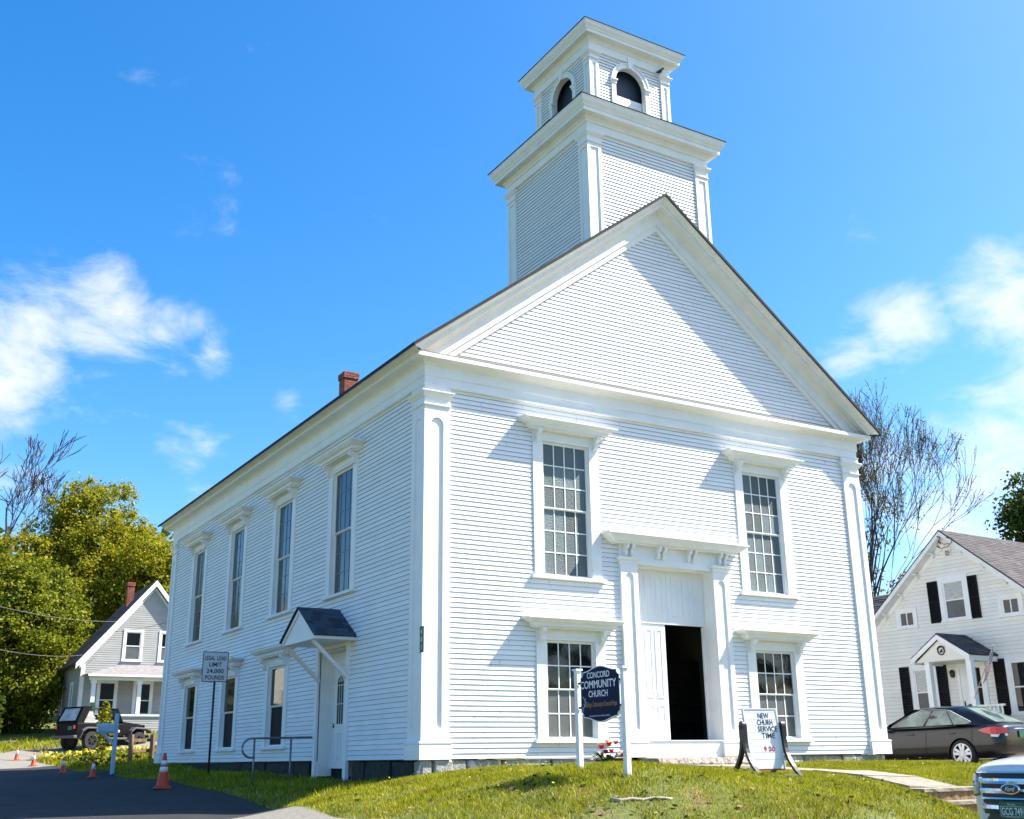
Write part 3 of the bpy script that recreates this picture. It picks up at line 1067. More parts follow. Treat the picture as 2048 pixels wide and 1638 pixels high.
# ------------------------------------------------------------------ chimney
def chimney(parent, cx, cy, hx, hy, z0, z1, cap=True, bw=.20, bh=.066):
    mb = MB()
    mb.box(cx - hx + .008, cx + hx - .008, cy - hy + .008, cy + hy - .008, z0, z1 - .01)
    ch = mb.build('chimney', M['mortar'], parent)
    mb = MB()
    row = 0
    z = z0
    while z < z1 - .02:
        grow = .03 if cap and z > z1 - .22 else 0
        for ax in (0, 1):
            L_ = hx if ax == 0 else hy
            O_ = hy if ax == 0 else hx
            for s_ in (-1, 1):
                u = -L_ - grow + (0 if (row + ax) % 2 == 0 else -bw / 2)
                while u < L_ + grow - .02:
                    a, b_ = max(u, -L_ - grow), min(u + bw - .012, L_ + grow)
                    if b_ - a > .03:
                        o0, o1 = s_ * (O_ - .03), s_ * (O_ + grow + random.uniform(0, .006))
                        if ax == 0:
                            mb.box(cx + a, cx + b_, cy + min(o0, o1), cy + max(o0, o1), z + .006, z + bh - .006)
                        else:
                            mb.box(cx + min(o0, o1), cx + max(o0, o1), cy + a, cy + b_, z + .006, z + bh - .006)
                    u += bw
        z += bh
        row += 1
    mb.build('brick', M['brick'], ch, kind='stuff')
    return ch


chimney(church, 3.2, 11.6, .21, .21, 9.6, 11.03)

# ------------------------------------------------------------------ side door, its porch roof and steps
sdr = MB(FS)
sdr.box(4.93, 5.06, -.45, 2.32, -.02, .05)
sdr.box(3.29, 3.43, -.42, 2.32, -.02, .05)
sdr.box(3.43, 4.93, 2.20, 2.32, -.02, .045)
sdr.box(4.905, 4.93, -.30, 2.20, -.32, -.021)
sdr.box(3.43, 3.455, -.30, 2.20, -.32, -.021)
sdr.box(3.455, 4.905, 2.17, 2.20, -.32, -.021)
sdr.box(3.455, 4.055, -.16, 2.17, -.34, -.30)
sdr.box(4.055, 4.905, 1.93, 2.17, -.34, -.30)
dfr = sdr.build('door_frame', M['paint'], church)
p = MB(FS)
p.box(4.06, 4.09, -.15, 1.93, -.34, -.285)
p.box(4.87, 4.905, -.15, 1.93, -.34, -.285)
p.box(4.09, 4.87, 1.895, 1.93, -.34, -.285)
p.build('door_casing', M['paint'], dfr)
p = MB(FS)
p.box(4.092, 4.868, -.15, 1.893, -.34, -.305)
sd = p.build('side_door', M['paint'], church)
sd['label'] = 'white side door with arched glass light'
gu = 4.48
r_ = .17
p = MB(FS)
arcp = [(gu + x, 1.52 + y) for x, y in arch_pts(r_, 12)]
p.prism([(gu - r_, .72)] + arcp + [(gu + r_, .72)], -.304, -.300)
p.build('glass', M['glass_dark'], sd)
p = MB(FS)
A = arcp
B = [(gu + x, 1.52 + y) for x, y in arch_pts(r_ + .035, 12)]
n = len(A)
p.add([(q[0], q[1], -.292) for q in A] + [(q[0], q[1], -.292) for q in B] + [(q[0], q[1], -.305) for q in B], [(i, i + 1, n + i + 1, n + i) for i in range(n - 1)] + [(n + i, n + i + 1, 2 * n + i + 1, 2 * n + i) for i in range(n - 1)])
p.box(gu - r_ - .035, gu - r_, .69, 1.52, -.305, -.292)
p.box(gu + r_, gu + r_ + .035, .69, 1.52, -.305, -.292)
p.box(gu - r_, gu + r_, .69, .72, -.305, -.292)
for x in (-.057, .057):
    p.box(gu + x - .006, gu + x + .006, .72, 1.52, -.299, -.292)
for z in (1.12, 1.5):
    p.box(gu - r_, gu + r_, z - .006, z + .006, -.2985, -.293)
for t in (35, 65, 90, 115, 145):
    a = math.radians(t)
    p.tube([(gu + .06 * math.cos(a), 1.52 + .06 * math.sin(a), -.296), (gu + r_ * math.cos(a), 1.52 + r_ * math.sin(a), -.296)], .006, 5)
p.build('light_frame', M['paint'], sd)
for (a, b_, c, d) in ((4.18, 4.42, -.02, .56), (4.54, 4.78, -.02, .56), (4.16, 4.26, .75, 1.6)):
    if c < 0:
        raised(sd, FS, a, b_, c, d, -.305)
p = MB(FS)
p.lathe([(.0, 0), (.028, 0), (.03, .008), (.012, .012), (.012, .04), (.026, .05), (.032, .065), (.024, .082), (0, .084)], 12, axis='z', c=(0, 0, 0))
kn = p.build('knob', M['brass'], sd, smooth=True)
kn.data.transform(Matrix(((0, 0, -1, .365), (0, 1, 0, 4.81), (1, 0, 0, .68), (0, 0, 0, 1))))

# porch roof: ridge at right angles to the wall
CY, CHW, CP = 3.96, .93, .90        # centre, half width, projection
ZA, ZE = 2.95, 2.31
can = MB()
fc = lambda u, v, w: (.05 - w, CY + u, v)
can.prism([(-CHW + .05, ZE + .0), (CHW - .05, ZE + .0), (0, ZA - .08)], CP - .09, CP - .06, fr=fc)
canopy = can.build('porch_roof', M['paint'], church)
p = MB(fc)
p.box(-CHW + .04, CHW - .04, ZE - .035, ZE - .001, -.0, CP - .04)
p.build('soffit', M['paint'], canopy)
for s_ in (-1, 1):
    p = MB(fc)
    nrm = (ZA - ZE) / CHW
    # barge board and eave fascia
    p.prism([(s_ * CHW, ZE - .035), (s_ * CHW, ZE + .05), (0, ZA + .0), (0, ZA - .085)], CP - .058, CP - .03)
    p.box(min(s_ * CHW, s_ * (CHW - .025)), max(s_ * CHW, s_ * (CHW - .025)), ZE - .035, ZE + .035, 0, CP - .06)
    p.build('fascia', M['paint'], canopy)
    p = MB(fc)
    p.prism([(s_ * (CHW + .03), ZE + .02), (s_ * (CHW + .03), ZE + .038), (0, ZA + .025), (0, ZA + .005)], .0, CP)
    p.build('roof_deck', M['roof_dark'], canopy)
    # shingles, course by course
    L_ = math.hypot(CHW + .04, ZA - ZE + .01)
    cth, sth = (CHW + .04) / L_, (ZA + .03 - ZE - .04) / L_
    nrow = 8
    ex = L_ / nrow
    for r in range(nrow):
        w_ = -.0 + (-.12 if r % 2 else 0)
        while w_ < CP + .01:
            sw = random.uniform(.16, .27)
            a, b_ = max(w_, 0.0), min(w_ + sw - .006, CP + .012)
            if b_ - a > .03:
                q = MB(fc)
                d0, d1 = r * ex, min((r + 1) * ex + .03, L_)
                t0 = .006 + random.uniform(0, .005)
                pt = lambda d, h: (s_ * ((CHW + .045) - d * cth) , ZE + .036 + d * sth + h, 0)
                P0, P1, P2, P3 = pt(d0, t0 + .010), pt(d1, t0), pt(d1, 0), pt(d0, 0)
                q.add([(P0[0], P0[1], a), (P1[0], P1[1], a), (P2[0], P2[1], a), (P3[0], P3[1], a), (P0[0], P0[1], b_), (P1[0], P1[1], b_), (P2[0], P2[1], b_), (P3[0], P3[1], b_)],
                      [(0, 1, 2, 3), (7, 6, 5, 4), (0, 4, 5, 1), (3, 2, 6, 7), (0, 3, 7, 4), (1, 5, 6, 2)])
                q.build('shingle', M['shingle_blue'], canopy)
            w_ += sw
for u in (.90, -.58):
    p = MB()
    y = CY + u
    A, B = Vector((.03 - .0, y, 1.58)), Vector((.05 - CP + .12, y, ZE - .03))
    d = (B - A).normalized()
    nn = Vector((d.z, 0, -d.x)) * .035
    s3 = Vector((0, .035, 0))
    p.ring([[tuple(A + nn + s3), tuple(A + nn - s3), tuple(A - nn - s3), tuple(A - nn + s3)], [tuple(B + nn + s3), tuple(B + nn - s3), tuple(B - nn - s3), tuple(B - nn + s3)]])
    p.build('brace', M['paint'], canopy)


# ------------------------------------------------------------------ lettering
def lettering(txt, fr, uc, vc, h, width=None, w=.002, m=None, parent=None, name='lettering', bold=.0, shear=0.0, depth=.002, align='CENTER'):
    """flat letters h high (capitals), centred at (uc, vc) on the plane of fr, squeezed to the width if given"""
    cu = bpy.data.curves.new(name, 'FONT')
    cu.body = txt
    cu.size = 1.0
    cu.align_x = 'LEFT'
    cu.offset = bold
    cu.shear = shear
    cu.resolution_u = 3
    cu.extrude = 0.0
    o = bpy.data.objects.new(name, cu)
    COL.objects.link(o)
    bpy.context.view_layer.update()
    dg = bpy.context.evaluated_depsgraph_get()
    me = bpy.data.meshes.new_from_object(o.evaluated_get(dg))
    bpy.data.objects.remove(o)
    V = np.empty(len(me.vertices) * 3)
    me.vertices.foreach_get('co', V)
    V = V.reshape(-1, 3)
    x0, x1 = V[:, 0].min(), V[:, 0].max()
    k = h / 0.69
    kx = k if width is None else width / (x1 - x0)
    out = []
    for q in V:
        u = (q[0] - (x0 + x1) / 2) * kx if align == 'CENTER' else (q[0] - x0) * kx
        out.append(fr(uc + u, vc + (q[1] - 0.345) * k, w))
    me.vertices.foreach_set('co', np.array(out, dtype=np.float32).ravel())
    me.materials.clear()
    me.materials.append(m)
    me.update()
    ob = bpy.data.objects.new(name, me)
    COL.objects.link(ob)
    ob.parent = parent
    return ob


M['white_ink'] = mat('white_lettering', (0.8, 0.8, 0.8), 0.5)
M['black_ink'] = mat('black_lettering', (0.012, 0.012, 0.014), 0.5)
M['green_sign'] = mat('green_sign_sheet', (0.012, 0.10, 0.035), 0.4)

# the house number beside the corner
pl = thing('number_plate', 'narrow green house number plate 481 on the front corner pilaster', 'sign', (-.012, -.02, 2.0))
fn = lambda u, v, w: (-w, -u, v)
p = MB(fn)
p.box(-.075, .075, -.225, .225, -.004, .004)
p.build('plate', M['green_sign'], pl)
for t, z in (('4', .13), ('8', 0.0), ('1', -.13)):
    lettering(t, fn, 0, z, .085, w=.0065, m=M['white_ink'], parent=pl, name='digit', bold=.01)

# the handrail by the side door
hr = thing('handrail', 'grey pipe handrail with rounded end at the side door', 'handrail', (-.75, 5.0, -.42))
p = MB()
RZ = .87
x1, x0 = .72, -.70
pts = [(x1, 0, RZ + .02), (x0 + .14, 0, RZ)] + [(x0 + .14 - .185 * math.sin(t), 0, RZ - .185 + .185 * math.cos(t)) for t in np.linspace(.25, math.pi, 10)] + [(x0 + .22, 0, RZ - .37)]
p.tube(pts, .022, 10)
p.build('rail', M['metal_rail'], hr, smooth=True)
for x in (-.50, .27):
    p = MB()
    p.tube([(x, 0, -.25), (x, 0, RZ - .01)], .021, 10)
    p.build('post', M['metal_rail'], hr, smooth=True)

# ------------------------------------------------------------------ lie of the land
CP_ = [
    # church front
    (0.1, -.15, -.27), (.7, -.15, -.22), (3, -.1, -.20), (5.8, -.4, -.19), (8, -.1, -.18), (11.5, -.1, -.19), (5.7, -3.0, -.27), (5.7, -5.7, -.48),
    (-.5, -5.5, -.13), (-.5, -6.6, -.22), (1.5, -3, -.15), (3.3, -5.2, -.31), (9, -3.5, -.34), (11.6, -1.6, -.21), (9, -6, -.55), (3.4, -7.2, -.50), (4.7, -6.9, -.72), (2.0, -6.8, -.38),
    (-1.2, -7.7, -.62), (-2.4, -6.8, -.62), (.7, -8.5, -.68), (-2.7, -3.8, -.66), (-1.5, -4.5, -.36), (-1.2, -2.0, -.32), (-.5, -1.0, -.27), (.4, -8.9, -.85), (5.7, -7.3, -1.02), (9, -8.6, -1.0), (3, -9.3, -1.12), (9, -9.6, -1.22),
    # corner and side
    (-.2, .1, -.36), (-1.0, .55, -.43), (-1.6, .8, -.56), (-2.06, 1.0, -.78), (-3.2, 1.6, -.80), (-4.6, 2.3, -.80), (-6, 3, -.82), (0, 4, -.36), (-.5, 5, -.40), (-1.35, 5, -.46), (-2.5, 7, -.52), (-1.3, 8.2, -.30),
    (0, 10, -.28), (0, 18, -.12), (-2.45, 14.4, -.36), (-2.45, 19.3, -.26), (-2.4, 25.3, -.06), (-2.4, 29, .16), (-6, 12, -.45), (-6, 25, -.05), (-7, 33, .35), (1, 33, .48), (0, 26, .14), (-1.8, 15, -.18), (1, 22, .05),
    # street
    (-3.5, -9.5, -1.05), (-8, -9, -1.15), (-8, -3, -.98), (1.5, -10.5, -1.24), (10, -10.5, -1.28), (-8.7, -17.5, -1.56), (5, -17, -1.5), (20, -17, -1.5), (20, -10.5, -1.25), (-25, -12, -1.3), (-25, -18, -1.5), (40, -12, -1.25),
    # right
    (15, 0.5, -.37), (17, 6, -.33), (14, -5, -.75), (22, 7, -.25), (22, -2, -.35), (14, 14, -.2), (20, 20, .2), (30, 5, -.1), (35, -3, -.3),
    # behind
    (4.5, 38, 1.35), (-3, 40, .9), (-12, 42, .9), (12, 40, 1.3), (12, 28, .6), (-20, 30, .2), (-20, 10, -.5), (0, 60, 3.0), (-30, 60, 2.2), (30, 50, 2.0), (60, 30, 1.0), (-60, 20, 0), (-60, 90, 3), (0, 100, 5), (70, 90, 4), (60, -20, -1.2), (-60, -20, -1.4), (0, -45, -1.6), (60, -45, -1.6), (-60, -45, -1.6)]
CPA = np.array(CP_)


def _tps(d2):
    return np.where(d2 > 1e-12, 0.5 * d2 * np.log(d2 + 1e-12), 0.0)


_n = len(CPA)
_K = _tps(((CPA[:, None, :2] - CPA[None, :, :2]) ** 2).sum(-1)) + np.eye(_n) * 0.03
_P = np.c_[np.ones(_n), CPA[:, :2]]
_A = np.block([[_K, _P], [_P.T, np.zeros((3, 3))]])
_S = np.linalg.solve(_A, np.r_[CPA[:, 2], 0, 0, 0])


def ground(x, y):
    x = np.atleast_1d(np.asarray(x, float))
    y = np.atleast_1d(np.asarray(y, float))
    out = np.empty(len(x))
    cx, cy = np.clip(x, -65, 75), np.clip(y, -48, 105)
    for i in range(0, len(x), 20000):
        a, b = cx[i:i + 20000], cy[i:i + 20000]
        d2 = (a[:, None] - CPA[None, :, 0]) ** 2 + (b[:, None] - CPA[None, :, 1]) ** 2
        out[i:i + 20000] = _tps(d2) @ _S[:_n] + _S[_n] + _S[_n + 1] * a + _S[_n + 2] * b
    return out


def gz(x, y):
    return float(ground(x, y)[0])


def poly_dist(P, X, Y):
    """signed distance to a polygon, positive inside"""
    P = np.array(P, float)
    ins = np.zeros(len(X), bool)
    best = np.full(len(X), 1e9)
    for i in range(len(P)):
        x1, y1 = P[i]
        x2, y2 = P[(i + 1) % len(P)]
        c = ((y1 > Y) != (y2 > Y)) & (X < (x2 - x1) * (Y - y1) / ((y2 - y1) if y2 != y1 else 1e-9) + x1)
        ins ^= c
        dx, dy = x2 - x1, y2 - y1
        t = np.clip(((X - x1) * dx + (Y - y1) * dy) / (dx * dx + dy * dy), 0, 1)
        best = np.minimum(best, np.hypot(X - x1 - t * dx, Y - y1 - t * dy))
    return np.where(ins, best, -best)


ROAD_R = [(-1.4, -9.6), (-2.5, -8.3), (-3.0, -6.5), (-2.95, -3.5), (-2.55, -1), (-2.1, 1.0), (-2.05, 4), (-2.0, 9), (-1.95, 15), (-1.9, 20), (-1.75, 24.5), (-2.0, 28.0), (-3.2, 32.2), (-6.5, 36.5), (-14, 39.8), (-40, 44)]
ROAD_L = [(-10.6, -9.6), (-9.2, -8.3), (-8.6, -6.5), (-8.2, -3.5), (-8.0, -1), (-7.9, 1.0), (-7.8, 4), (-7.8, 9), (-7.8, 15), (-7.9, 20), (-8.1, 23), (-8.6, 26.0), (-10.5, 28.5), (-13, 31.0), (-18, 33.5), (-40, 38)]
ROAD_POLY = ROAD_R + ROAD_L[::-1]
DRIVE_POLY = [(-2.6, 28.6), (1.0, 30.3), (6.5, 31.5), (7.5, 35.5), (1.0, 35.6), (-1.5, 34.2), (-4.4, 34.2), (-3.0, 31.6)]
PARK_POLY = [(12.75, -9.7), (12.6, -2), (12.6, 22), (18.5, 22), (18.6, 6), (18.8, -2), (19.5, -9.7)]
STREET_POLY = [(-300, -9.5), (300, -9.5), (300, -26), (-300, -26)]
HARD = [ROAD_POLY, DRIVE_POLY, PARK_POLY, STREET_POLY]
WALK_POLY = [(5.05, -.2), (6.45, -.2), (6.55, -7.0), (5.0, -7.0)]


def hard_depth(X, Y):
    d = np.full(len(X), -1e9)
    for p in HARD:
        d = np.maximum(d, poly_dist(p, X, Y))
    return d


def axis(fine0, fine1, step, lo, hi):
    a = list(np.arange(fine0, fine1 + 1e-6, step))
    s, q = step, fine1
    while q < hi:
        s = min(s * 1.25, 120)
        q += s
        a.append(q)
    s, q = step, fine0
    while q > lo:
        s = min(s * 1.25, 120)
        q -= s
        a.insert(0, q)
    return np.array(a)


gx = axis(-9, 20, 0.22, -900, 900)
gy = axis(-11, 37, 0.22, -300, 1400)
GX, GY = np.meshgrid(gx, gy)
fx, fy = GX.ravel(), GY.ravel()
fz = ground(fx, fy)
hd = hard_depth(fx, fy)
rough = rng.normal(0, .006, len(fz)) * (np.abs(fx) < 30)
fz = fz + np.where(hd < 0, rough, 0) - np.clip(hd * 0.6, 0, .09)
# under the church and the steps the soil is cut away
inch = (fx > .15) & (fx < CW - .15) & (fy > .3) & (fy < CL - .1)
fz = np.where(inch, np.minimum(fz, -.45), fz)
ins = poly_dist([(4.85, -5.75), (6.6, -5.75), (6.6, -7.4), (4.85, -7.4)], fx, fy)
fz = np.where(ins > -.05, fz - .22, fz)
# bare spots on the bank sink a little
nx_, ny_ = len(gx), len(gy)
idx = np.arange(nx_ * ny_).reshape(ny_, nx_)
q4 = np.stack([idx[:-1, :-1], idx[:-1, 1:], idx[1:, 1:], idx[1:, :-1]], -1).reshape(-1, 4)
me = bpy.data.meshes.new('ground')
me.from_pydata(np.c_[fx, fy, fz].tolist(), [], q4.tolist())
me.polygons.foreach_set('use_smooth', [True] * len(me.polygons))
me.materials.append(M['soil'])
me.update()
go = bpy.data.objects.new('ground', me)
COL.objects.link(go)
go['kind'] = 'structure'


def strip(name, A, B, m, off=.012, step=.35, across=14, crown=0.0):
    """sheet between two edge lines, laid on the ground"""
    def dense(P):
        P = np.array(P, float)
        out = []
        for i in range(len(P) - 1):
            k = max(1, int(max(np.hypot(*(A_[i + 1] - A_[i])), np.hypot(*(B_[i + 1] - B_[i]))) / step))
            for j in range(k):
                out.append(P[i] + (P[i + 1] - P[i]) * j / k)
        out.append(P[-1])
        return np.array(out)
    A_, B_ = np.array(A, float), np.array(B, float)
    a, b = dense(A), dense(B)
    t = np.linspace(0, 1, across + 1)
    G = a[:, None, :] * (1 - t)[None, :, None] + b[:, None, :] * t[None, :, None]
    X, Y = G[..., 0].ravel(), G[..., 1].ravel()
    Z = ground(X, Y) + off + np.tile(crown * (1 - (2 * t - 1) ** 2), len(a))
    n, k = len(a), across + 1
    ii = np.arange(n * k).reshape(n, k)
    q = np.stack([ii[:-1, :-1], ii[:-1, 1:], ii[1:, 1:], ii[1:, :-1]], -1).reshape(-1, 4)
    me = bpy.data.meshes.new(name)
    me.from_pydata(np.c_[X, Y, Z].tolist(), [], q.tolist())
    me.polygons.foreach_set('use_smooth', [True] * len(me.polygons))
    me.materials.append(m)
    me.update()
    o = bpy.data.objects.new(name, me)
    COL.objects.link(o)
    o['kind'] = 'structure'
    return o


def wob(P, s=.10):
    return [(x + random.uniform(-s, s), y + random.uniform(-s, s)) if 0 < i < len(P) - 1 else (x, y) for i, (x, y) in enumerate(P)]


strip('side_road', ROAD_R[4:11], ROAD_L[4:11], M['shaded_road'], step=.3, across=20)  # darkened stretch between the sunlit ends, where the church shadow lies
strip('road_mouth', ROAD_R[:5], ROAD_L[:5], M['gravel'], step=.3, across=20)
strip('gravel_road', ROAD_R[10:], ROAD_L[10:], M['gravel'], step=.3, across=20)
strip('driveway', [(-2.6, 28.6), (1.0, 30.3), (6.5, 31.5)], [(-4.4, 34.2), (0, 35.6), (7.5, 35.5)], M['gravel'], off=.022, across=18)
strip('parking_area', [(12.75, -9.5), (12.6, -2), (12.6, 22)], [(19.5, -9.5), (18.8, -2), (18.5, 22)], M['gravel'], across=20)
strip('street', [(-300, -9.5), (-60, -9.5), (-10, -9.5), (14, -9.5), (60, -9.5), (300, -9.5)], [(-300, -26), (-60, -26), (-10, -26), (14, -26), (60, -26), (300, -26)], M['asphalt'], off=.006, step=1.0, across=24)
mb = MB()
for i in range(40):
    xa, xb = 2.2 + i * .26, 2.2 + (i + 1) * .26
    za, zb_ = gz(xa, -9.5), gz(xb, -9.5)
    mb.add([(xa, -9.52, za - .2), (xb, -9.52, zb_ - .2), (xb, -9.52, zb_ + .12), (xa, -9.52, za + .12), (xa, -9.38, za - .2), (xb, -9.38, zb_ - .2), (xb, -9.38, zb_ + .12), (xa, -9.38, za + .12)],
           [(0, 1, 2, 3), (3, 2, 6, 7), (7, 6, 5, 4)])
k_ = mb.build('kerb', M['concrete'])
k_['kind'] = 'structure'

# walkway of concrete slabs from the door to the steps
walk = bpy.data.objects.new('walkway', None)
COL.objects.link(walk)
walk['kind'] = 'structure'
ys = [-.68, -1.75, -2.85, -3.95, -5.0, -5.86]
for i in range(len(ys) - 1):
    y0, y1 = ys[i] - .008, ys[i + 1] + .008
    p = MB()
    xl, xr = 5.12, 6.42
    j = random.uniform(-.012, .012)
    c = [(xl, y0), (xr, y0), (xr, y1), (xl, y1)]
    top = [(x, y, gz(x, y) + .035 + j + random.uniform(-.004, .004)) for x, y in c]
    p.add(top + [(x, y, z - .25) for x, y, z in top], [(0, 1, 2, 3), (0, 4, 5, 1), (1, 5, 6, 2), (2, 6, 7, 3), (3, 7, 4, 0)])
    p.build('paving_slab', M['concrete'], walk)
steps = thing('front_steps', 'weathered concrete steps going down from the front walk to the street', 'steps', (5.75, -6.5, -1.0))
zt = gz(5.75, -5.86) + .035
for i in range(4):
    p = MB()
    y0 = -5.87 - i * .31
    z = zt - .002 - i * .17
    ov = .025
    n = 16
    row = [[(xx, y0 - .31 - .02 + random.uniform(-.006, .006) - 5.0 * 0, z - .055) for xx in np.linspace(5.0, 6.5, n)], ]
    p.ring([[(xx, y0 + .30 if i == 0 else y0 + .02, z - .045), (xx, y0 + .30 if i == 0 else y0 + .02, z), (xx, y0 - .31 - ov + random.uniform(-.006, .006), z), (xx, y0 - .31 - ov + random.uniform(-.006, .006), z - .045)] for xx in np.linspace(5.0, 6.5, n)])
    p.build('tread', M['concrete'], steps)
    p = MB()
    p.ring([[(xx, y0 + .0, z - .60), (xx, y0 + .0, z - .047), (xx, y0 - .31 + random.uniform(-.012, .012), z - .047), (xx, y0 - .31 + random.uniform(-.012, .012), z - .60)] for xx in np.linspace(5.01, 6.49, n)])
    p.build('riser', M['step_riser'], steps)
for ch in steps.children:
    ch.data.transform(Matrix.Translation((-5.75, 6.5, 1.0)))


# ------------------------------------------------------------------ grass
def vnoise(X, Y, s, seed=0):
    """cheap smooth noise in 0..1"""
    r = np.random.default_rng(seed)
    t = np.zeros(len(X))
    for k in range(6):
        a = r.uniform(0, 2 * math.pi)
        f = s * r.uniform(.6, 1.6)
        t += np.sin((X * math.cos(a) + Y * math.sin(a)) * f + r.uniform(0, 6.28))
    return 0.5 + t / 8.0


def blades(X, Y, Z, h, wd, lean=.5):
    n = len(X)
    a = rng.uniform(0, 2 * math.pi, n)
    l = rng.normal(0, lean, (n, 2)) * h[:, None]
    dx, dy = np.cos(a) * wd / 2, np.sin(a) * wd / 2
    V = np.empty((n, 3, 3))
    V[:, 0] = np.c_[X - dx, Y - dy, Z - .01]
    V[:, 1] = np.c_[X + dx, Y + dy, Z - .01]
    V[:, 2] = np.c_[X + l[:, 0], Y + l[:, 1], Z + h]
    return V.reshape(-1, 3)


def grow(name, x0, x1, y0, y1, dens, hmin, hmax, wmin, wmax, m, bare=0.0, extra=None, poly=None, edge=.03):
    n = int((x1 - x0) * (y1 - y0) * dens)
    X, Y = rng.uniform(x0, x1, n), rng.uniform(y0, y1, n)
    keep = hard_depth(X, Y) < edge * rng.uniform(-1, 1, n) + .02
    keep &= poly_dist([(5.10, -.65), (6.44, -.65), (6.48, -7.3), (4.98, -7.3)], X, Y) < .0
    keep &= ~((X > .02) & (X < CW - .02) & (Y > -.03) & (Y < CL))
    if poly is not None:
        keep &= poly_dist(poly, X, Y) > 0
    if extra is not None:
        keep &= extra(X, Y)
    b = vnoise(X, Y, 2.2, 3) * .6 + vnoise(X, Y, 5.0, 5) * .4
    keep &= b + rng.normal(0, .10, n) > bare(X, Y) if callable(bare) else b > bare
    X, Y = X[keep], Y[keep]
    Z = ground(X, Y)
    h = rng.uniform(hmin, hmax, len(X)) * (0.6 + .8 * vnoise(X, Y, 3.0, 9))
    w_ = rng.uniform(wmin, wmax, len(X))
    return fast_quads(name, blades(X, Y, Z, h, w_), m, n=3, kind='stuff')


def bare_front(X, Y):
    # thin and worn towards the foot of the bank
    z = ground(X, Y)
    return np.clip((-.30 - z) * 1.05, 0, .42) * (Y < -3.5) + .02 + np.clip((-.48 - z) * 1.2, 0, .3) * (X < -1.2)


grow('grass', -3.1, 12.7, -9.2, .1, 2500, .022, .058, .008, .014, M['grass'], bare=bare_front)
grow('grass', -2.1, .1, .1, 21, 500, .04, .10, .012, .022, M['grass'])
M['dry_grass'] = mat('dry_grass', (0, 0, 0), 0.7, transl=0.2, rnd_mode='ISLAND', ramp=[(0, (.20, .13, .05)), (.6, (.36, .27, .12)), (1, (.48, .40, .22))])
grow('dry_grass', -3.1, 4.8, -9.2, -3.0, 420, .012, .035, .010, .02, M['dry_grass'], extra=lambda X, Y: (ground(X, Y) < -.33) & (vnoise(X, Y, 3.1, 21) + rng.normal(0, .12, len(X)) > .5))
# weeds along the foundation
grow('grass', .4, 12.4, -.32, -.03, 500, .05, .15, .010, .018, M['grass'], bare=.62)
# verge, the bed by the drive and the far banks
grow('grass', -2.0, 3.2, 21, 30.4, 260, .08, .22, .02, .035, M['grass'])
grow('grass', -16, -2, 32, 42, 110, .10, .28, .03, .05, M['grass'])
grow('grass', -2, 14, 35, 39.5, 70, .10, .28, .03, .05, M['grass'])
grow('grass', 18.6, 24, -6, 14, 120, .05, .12, .015, .03, M['grass'])
M['yellow_flower'] = mat('yellow_blossom', (0.62, 0.50, 0.03), 0.6, transl=0.3, rnd=.25, rnd_mode='ISLAND')
M['pale_flower'] = mat('pale_blossom', (0.65, 0.66, 0.45), 0.6, transl=0.3, rnd=.2, rnd_mode='ISLAND')


def scatter_quads(name, X, Y, Z, size, m, kind='stuff', parent=None, up=.5):
    n = len(X)
    nrm = rng.normal(0, 1, (n, 3))
    nrm[:, 2] = np.abs(nrm[:, 2]) + up
    nrm /= np.linalg.norm(nrm, axis=1)[:, None]
    a = np.cross(nrm, rng.normal(0, 1, (n, 3)))
    a /= np.linalg.norm(a, axis=1)[:, None]
    b = np.cross(nrm, a)
    s = (np.asarray(size) if np.ndim(size) else np.full(n, size))[:, None] / 2
    c = np.c_[X, Y, Z]
    V = np.stack([c - a * s - b * s * .7, c + a * s - b * s * .7, c + a * s * .8 + b * s, c - a * s * .8 + b * s], 1).reshape(-1, 3)
    return fast_quads(name, V, m, parent, 4, kind)


def bed(name, poly, n, h0, h1, size, m):
    P = np.array(poly)
    X, Y = rng.uniform(P[:, 0].min(), P[:, 0].max(), n * 4), rng.uniform(P[:, 1].min(), P[:, 1].max(), n * 4)
    k = (poly_dist(poly, X, Y) > 0) & (vnoise(X, Y, 1.5, 31) > .38)
    X, Y = X[k][:n], Y[k][:n]
    Z = ground(X, Y) + rng.uniform(h0, h1, len(X))
    return scatter_quads(name, X, Y, Z, rng.uniform(size * .7, size * 1.3, len(X)), m)


bed('yellow_flowers', [(-1.7, 25.5), (1.9, 26.5), (2.4, 28.6), (1.0, 29.8), (-1.9, 28.3)], 620, .12, .34, .075, M['yellow_flower'])
bed('yellow_flowers', [(-13, 35.6), (-6.2, 37.4), (-3.4, 34.8), (-2.4, 36.5), (-6, 40), (-14, 40)], 420, .10, .34, .085, M['yellow_flower'])

# ------------------------------------------------------------------ signs and small things
M['navy'] = mat('navy_sign_face', (0.006, 0.010, 0.045), 0.5, spec=.12, noise=(6, .1))
M['gold_ink'] = mat('gold_lettering', (0.42, 0.22, 0.04), 0.5)
M['vine_ink'] = mat('pale_blue_print', (0.30, 0.42, 0.55), 0.5)
M['post_paint'] = mat('chipped_white_post', (0.78, 0.78, 0.76), 0.65, noise=(6, .08), col2=(0.25, 0.21, 0.17), mask=(14, .66, .72), bump=(40, .4, .01))

cs_ = thing('church_sign', 'navy church name sign with white letters hung between two white posts', 'sign', (-.5, -6.0, gz(-.5, -6.0)), -math.pi / 2)
z0 = cs_.location.z
fsn = lambda u, v, w: (u, -w, v - z0)
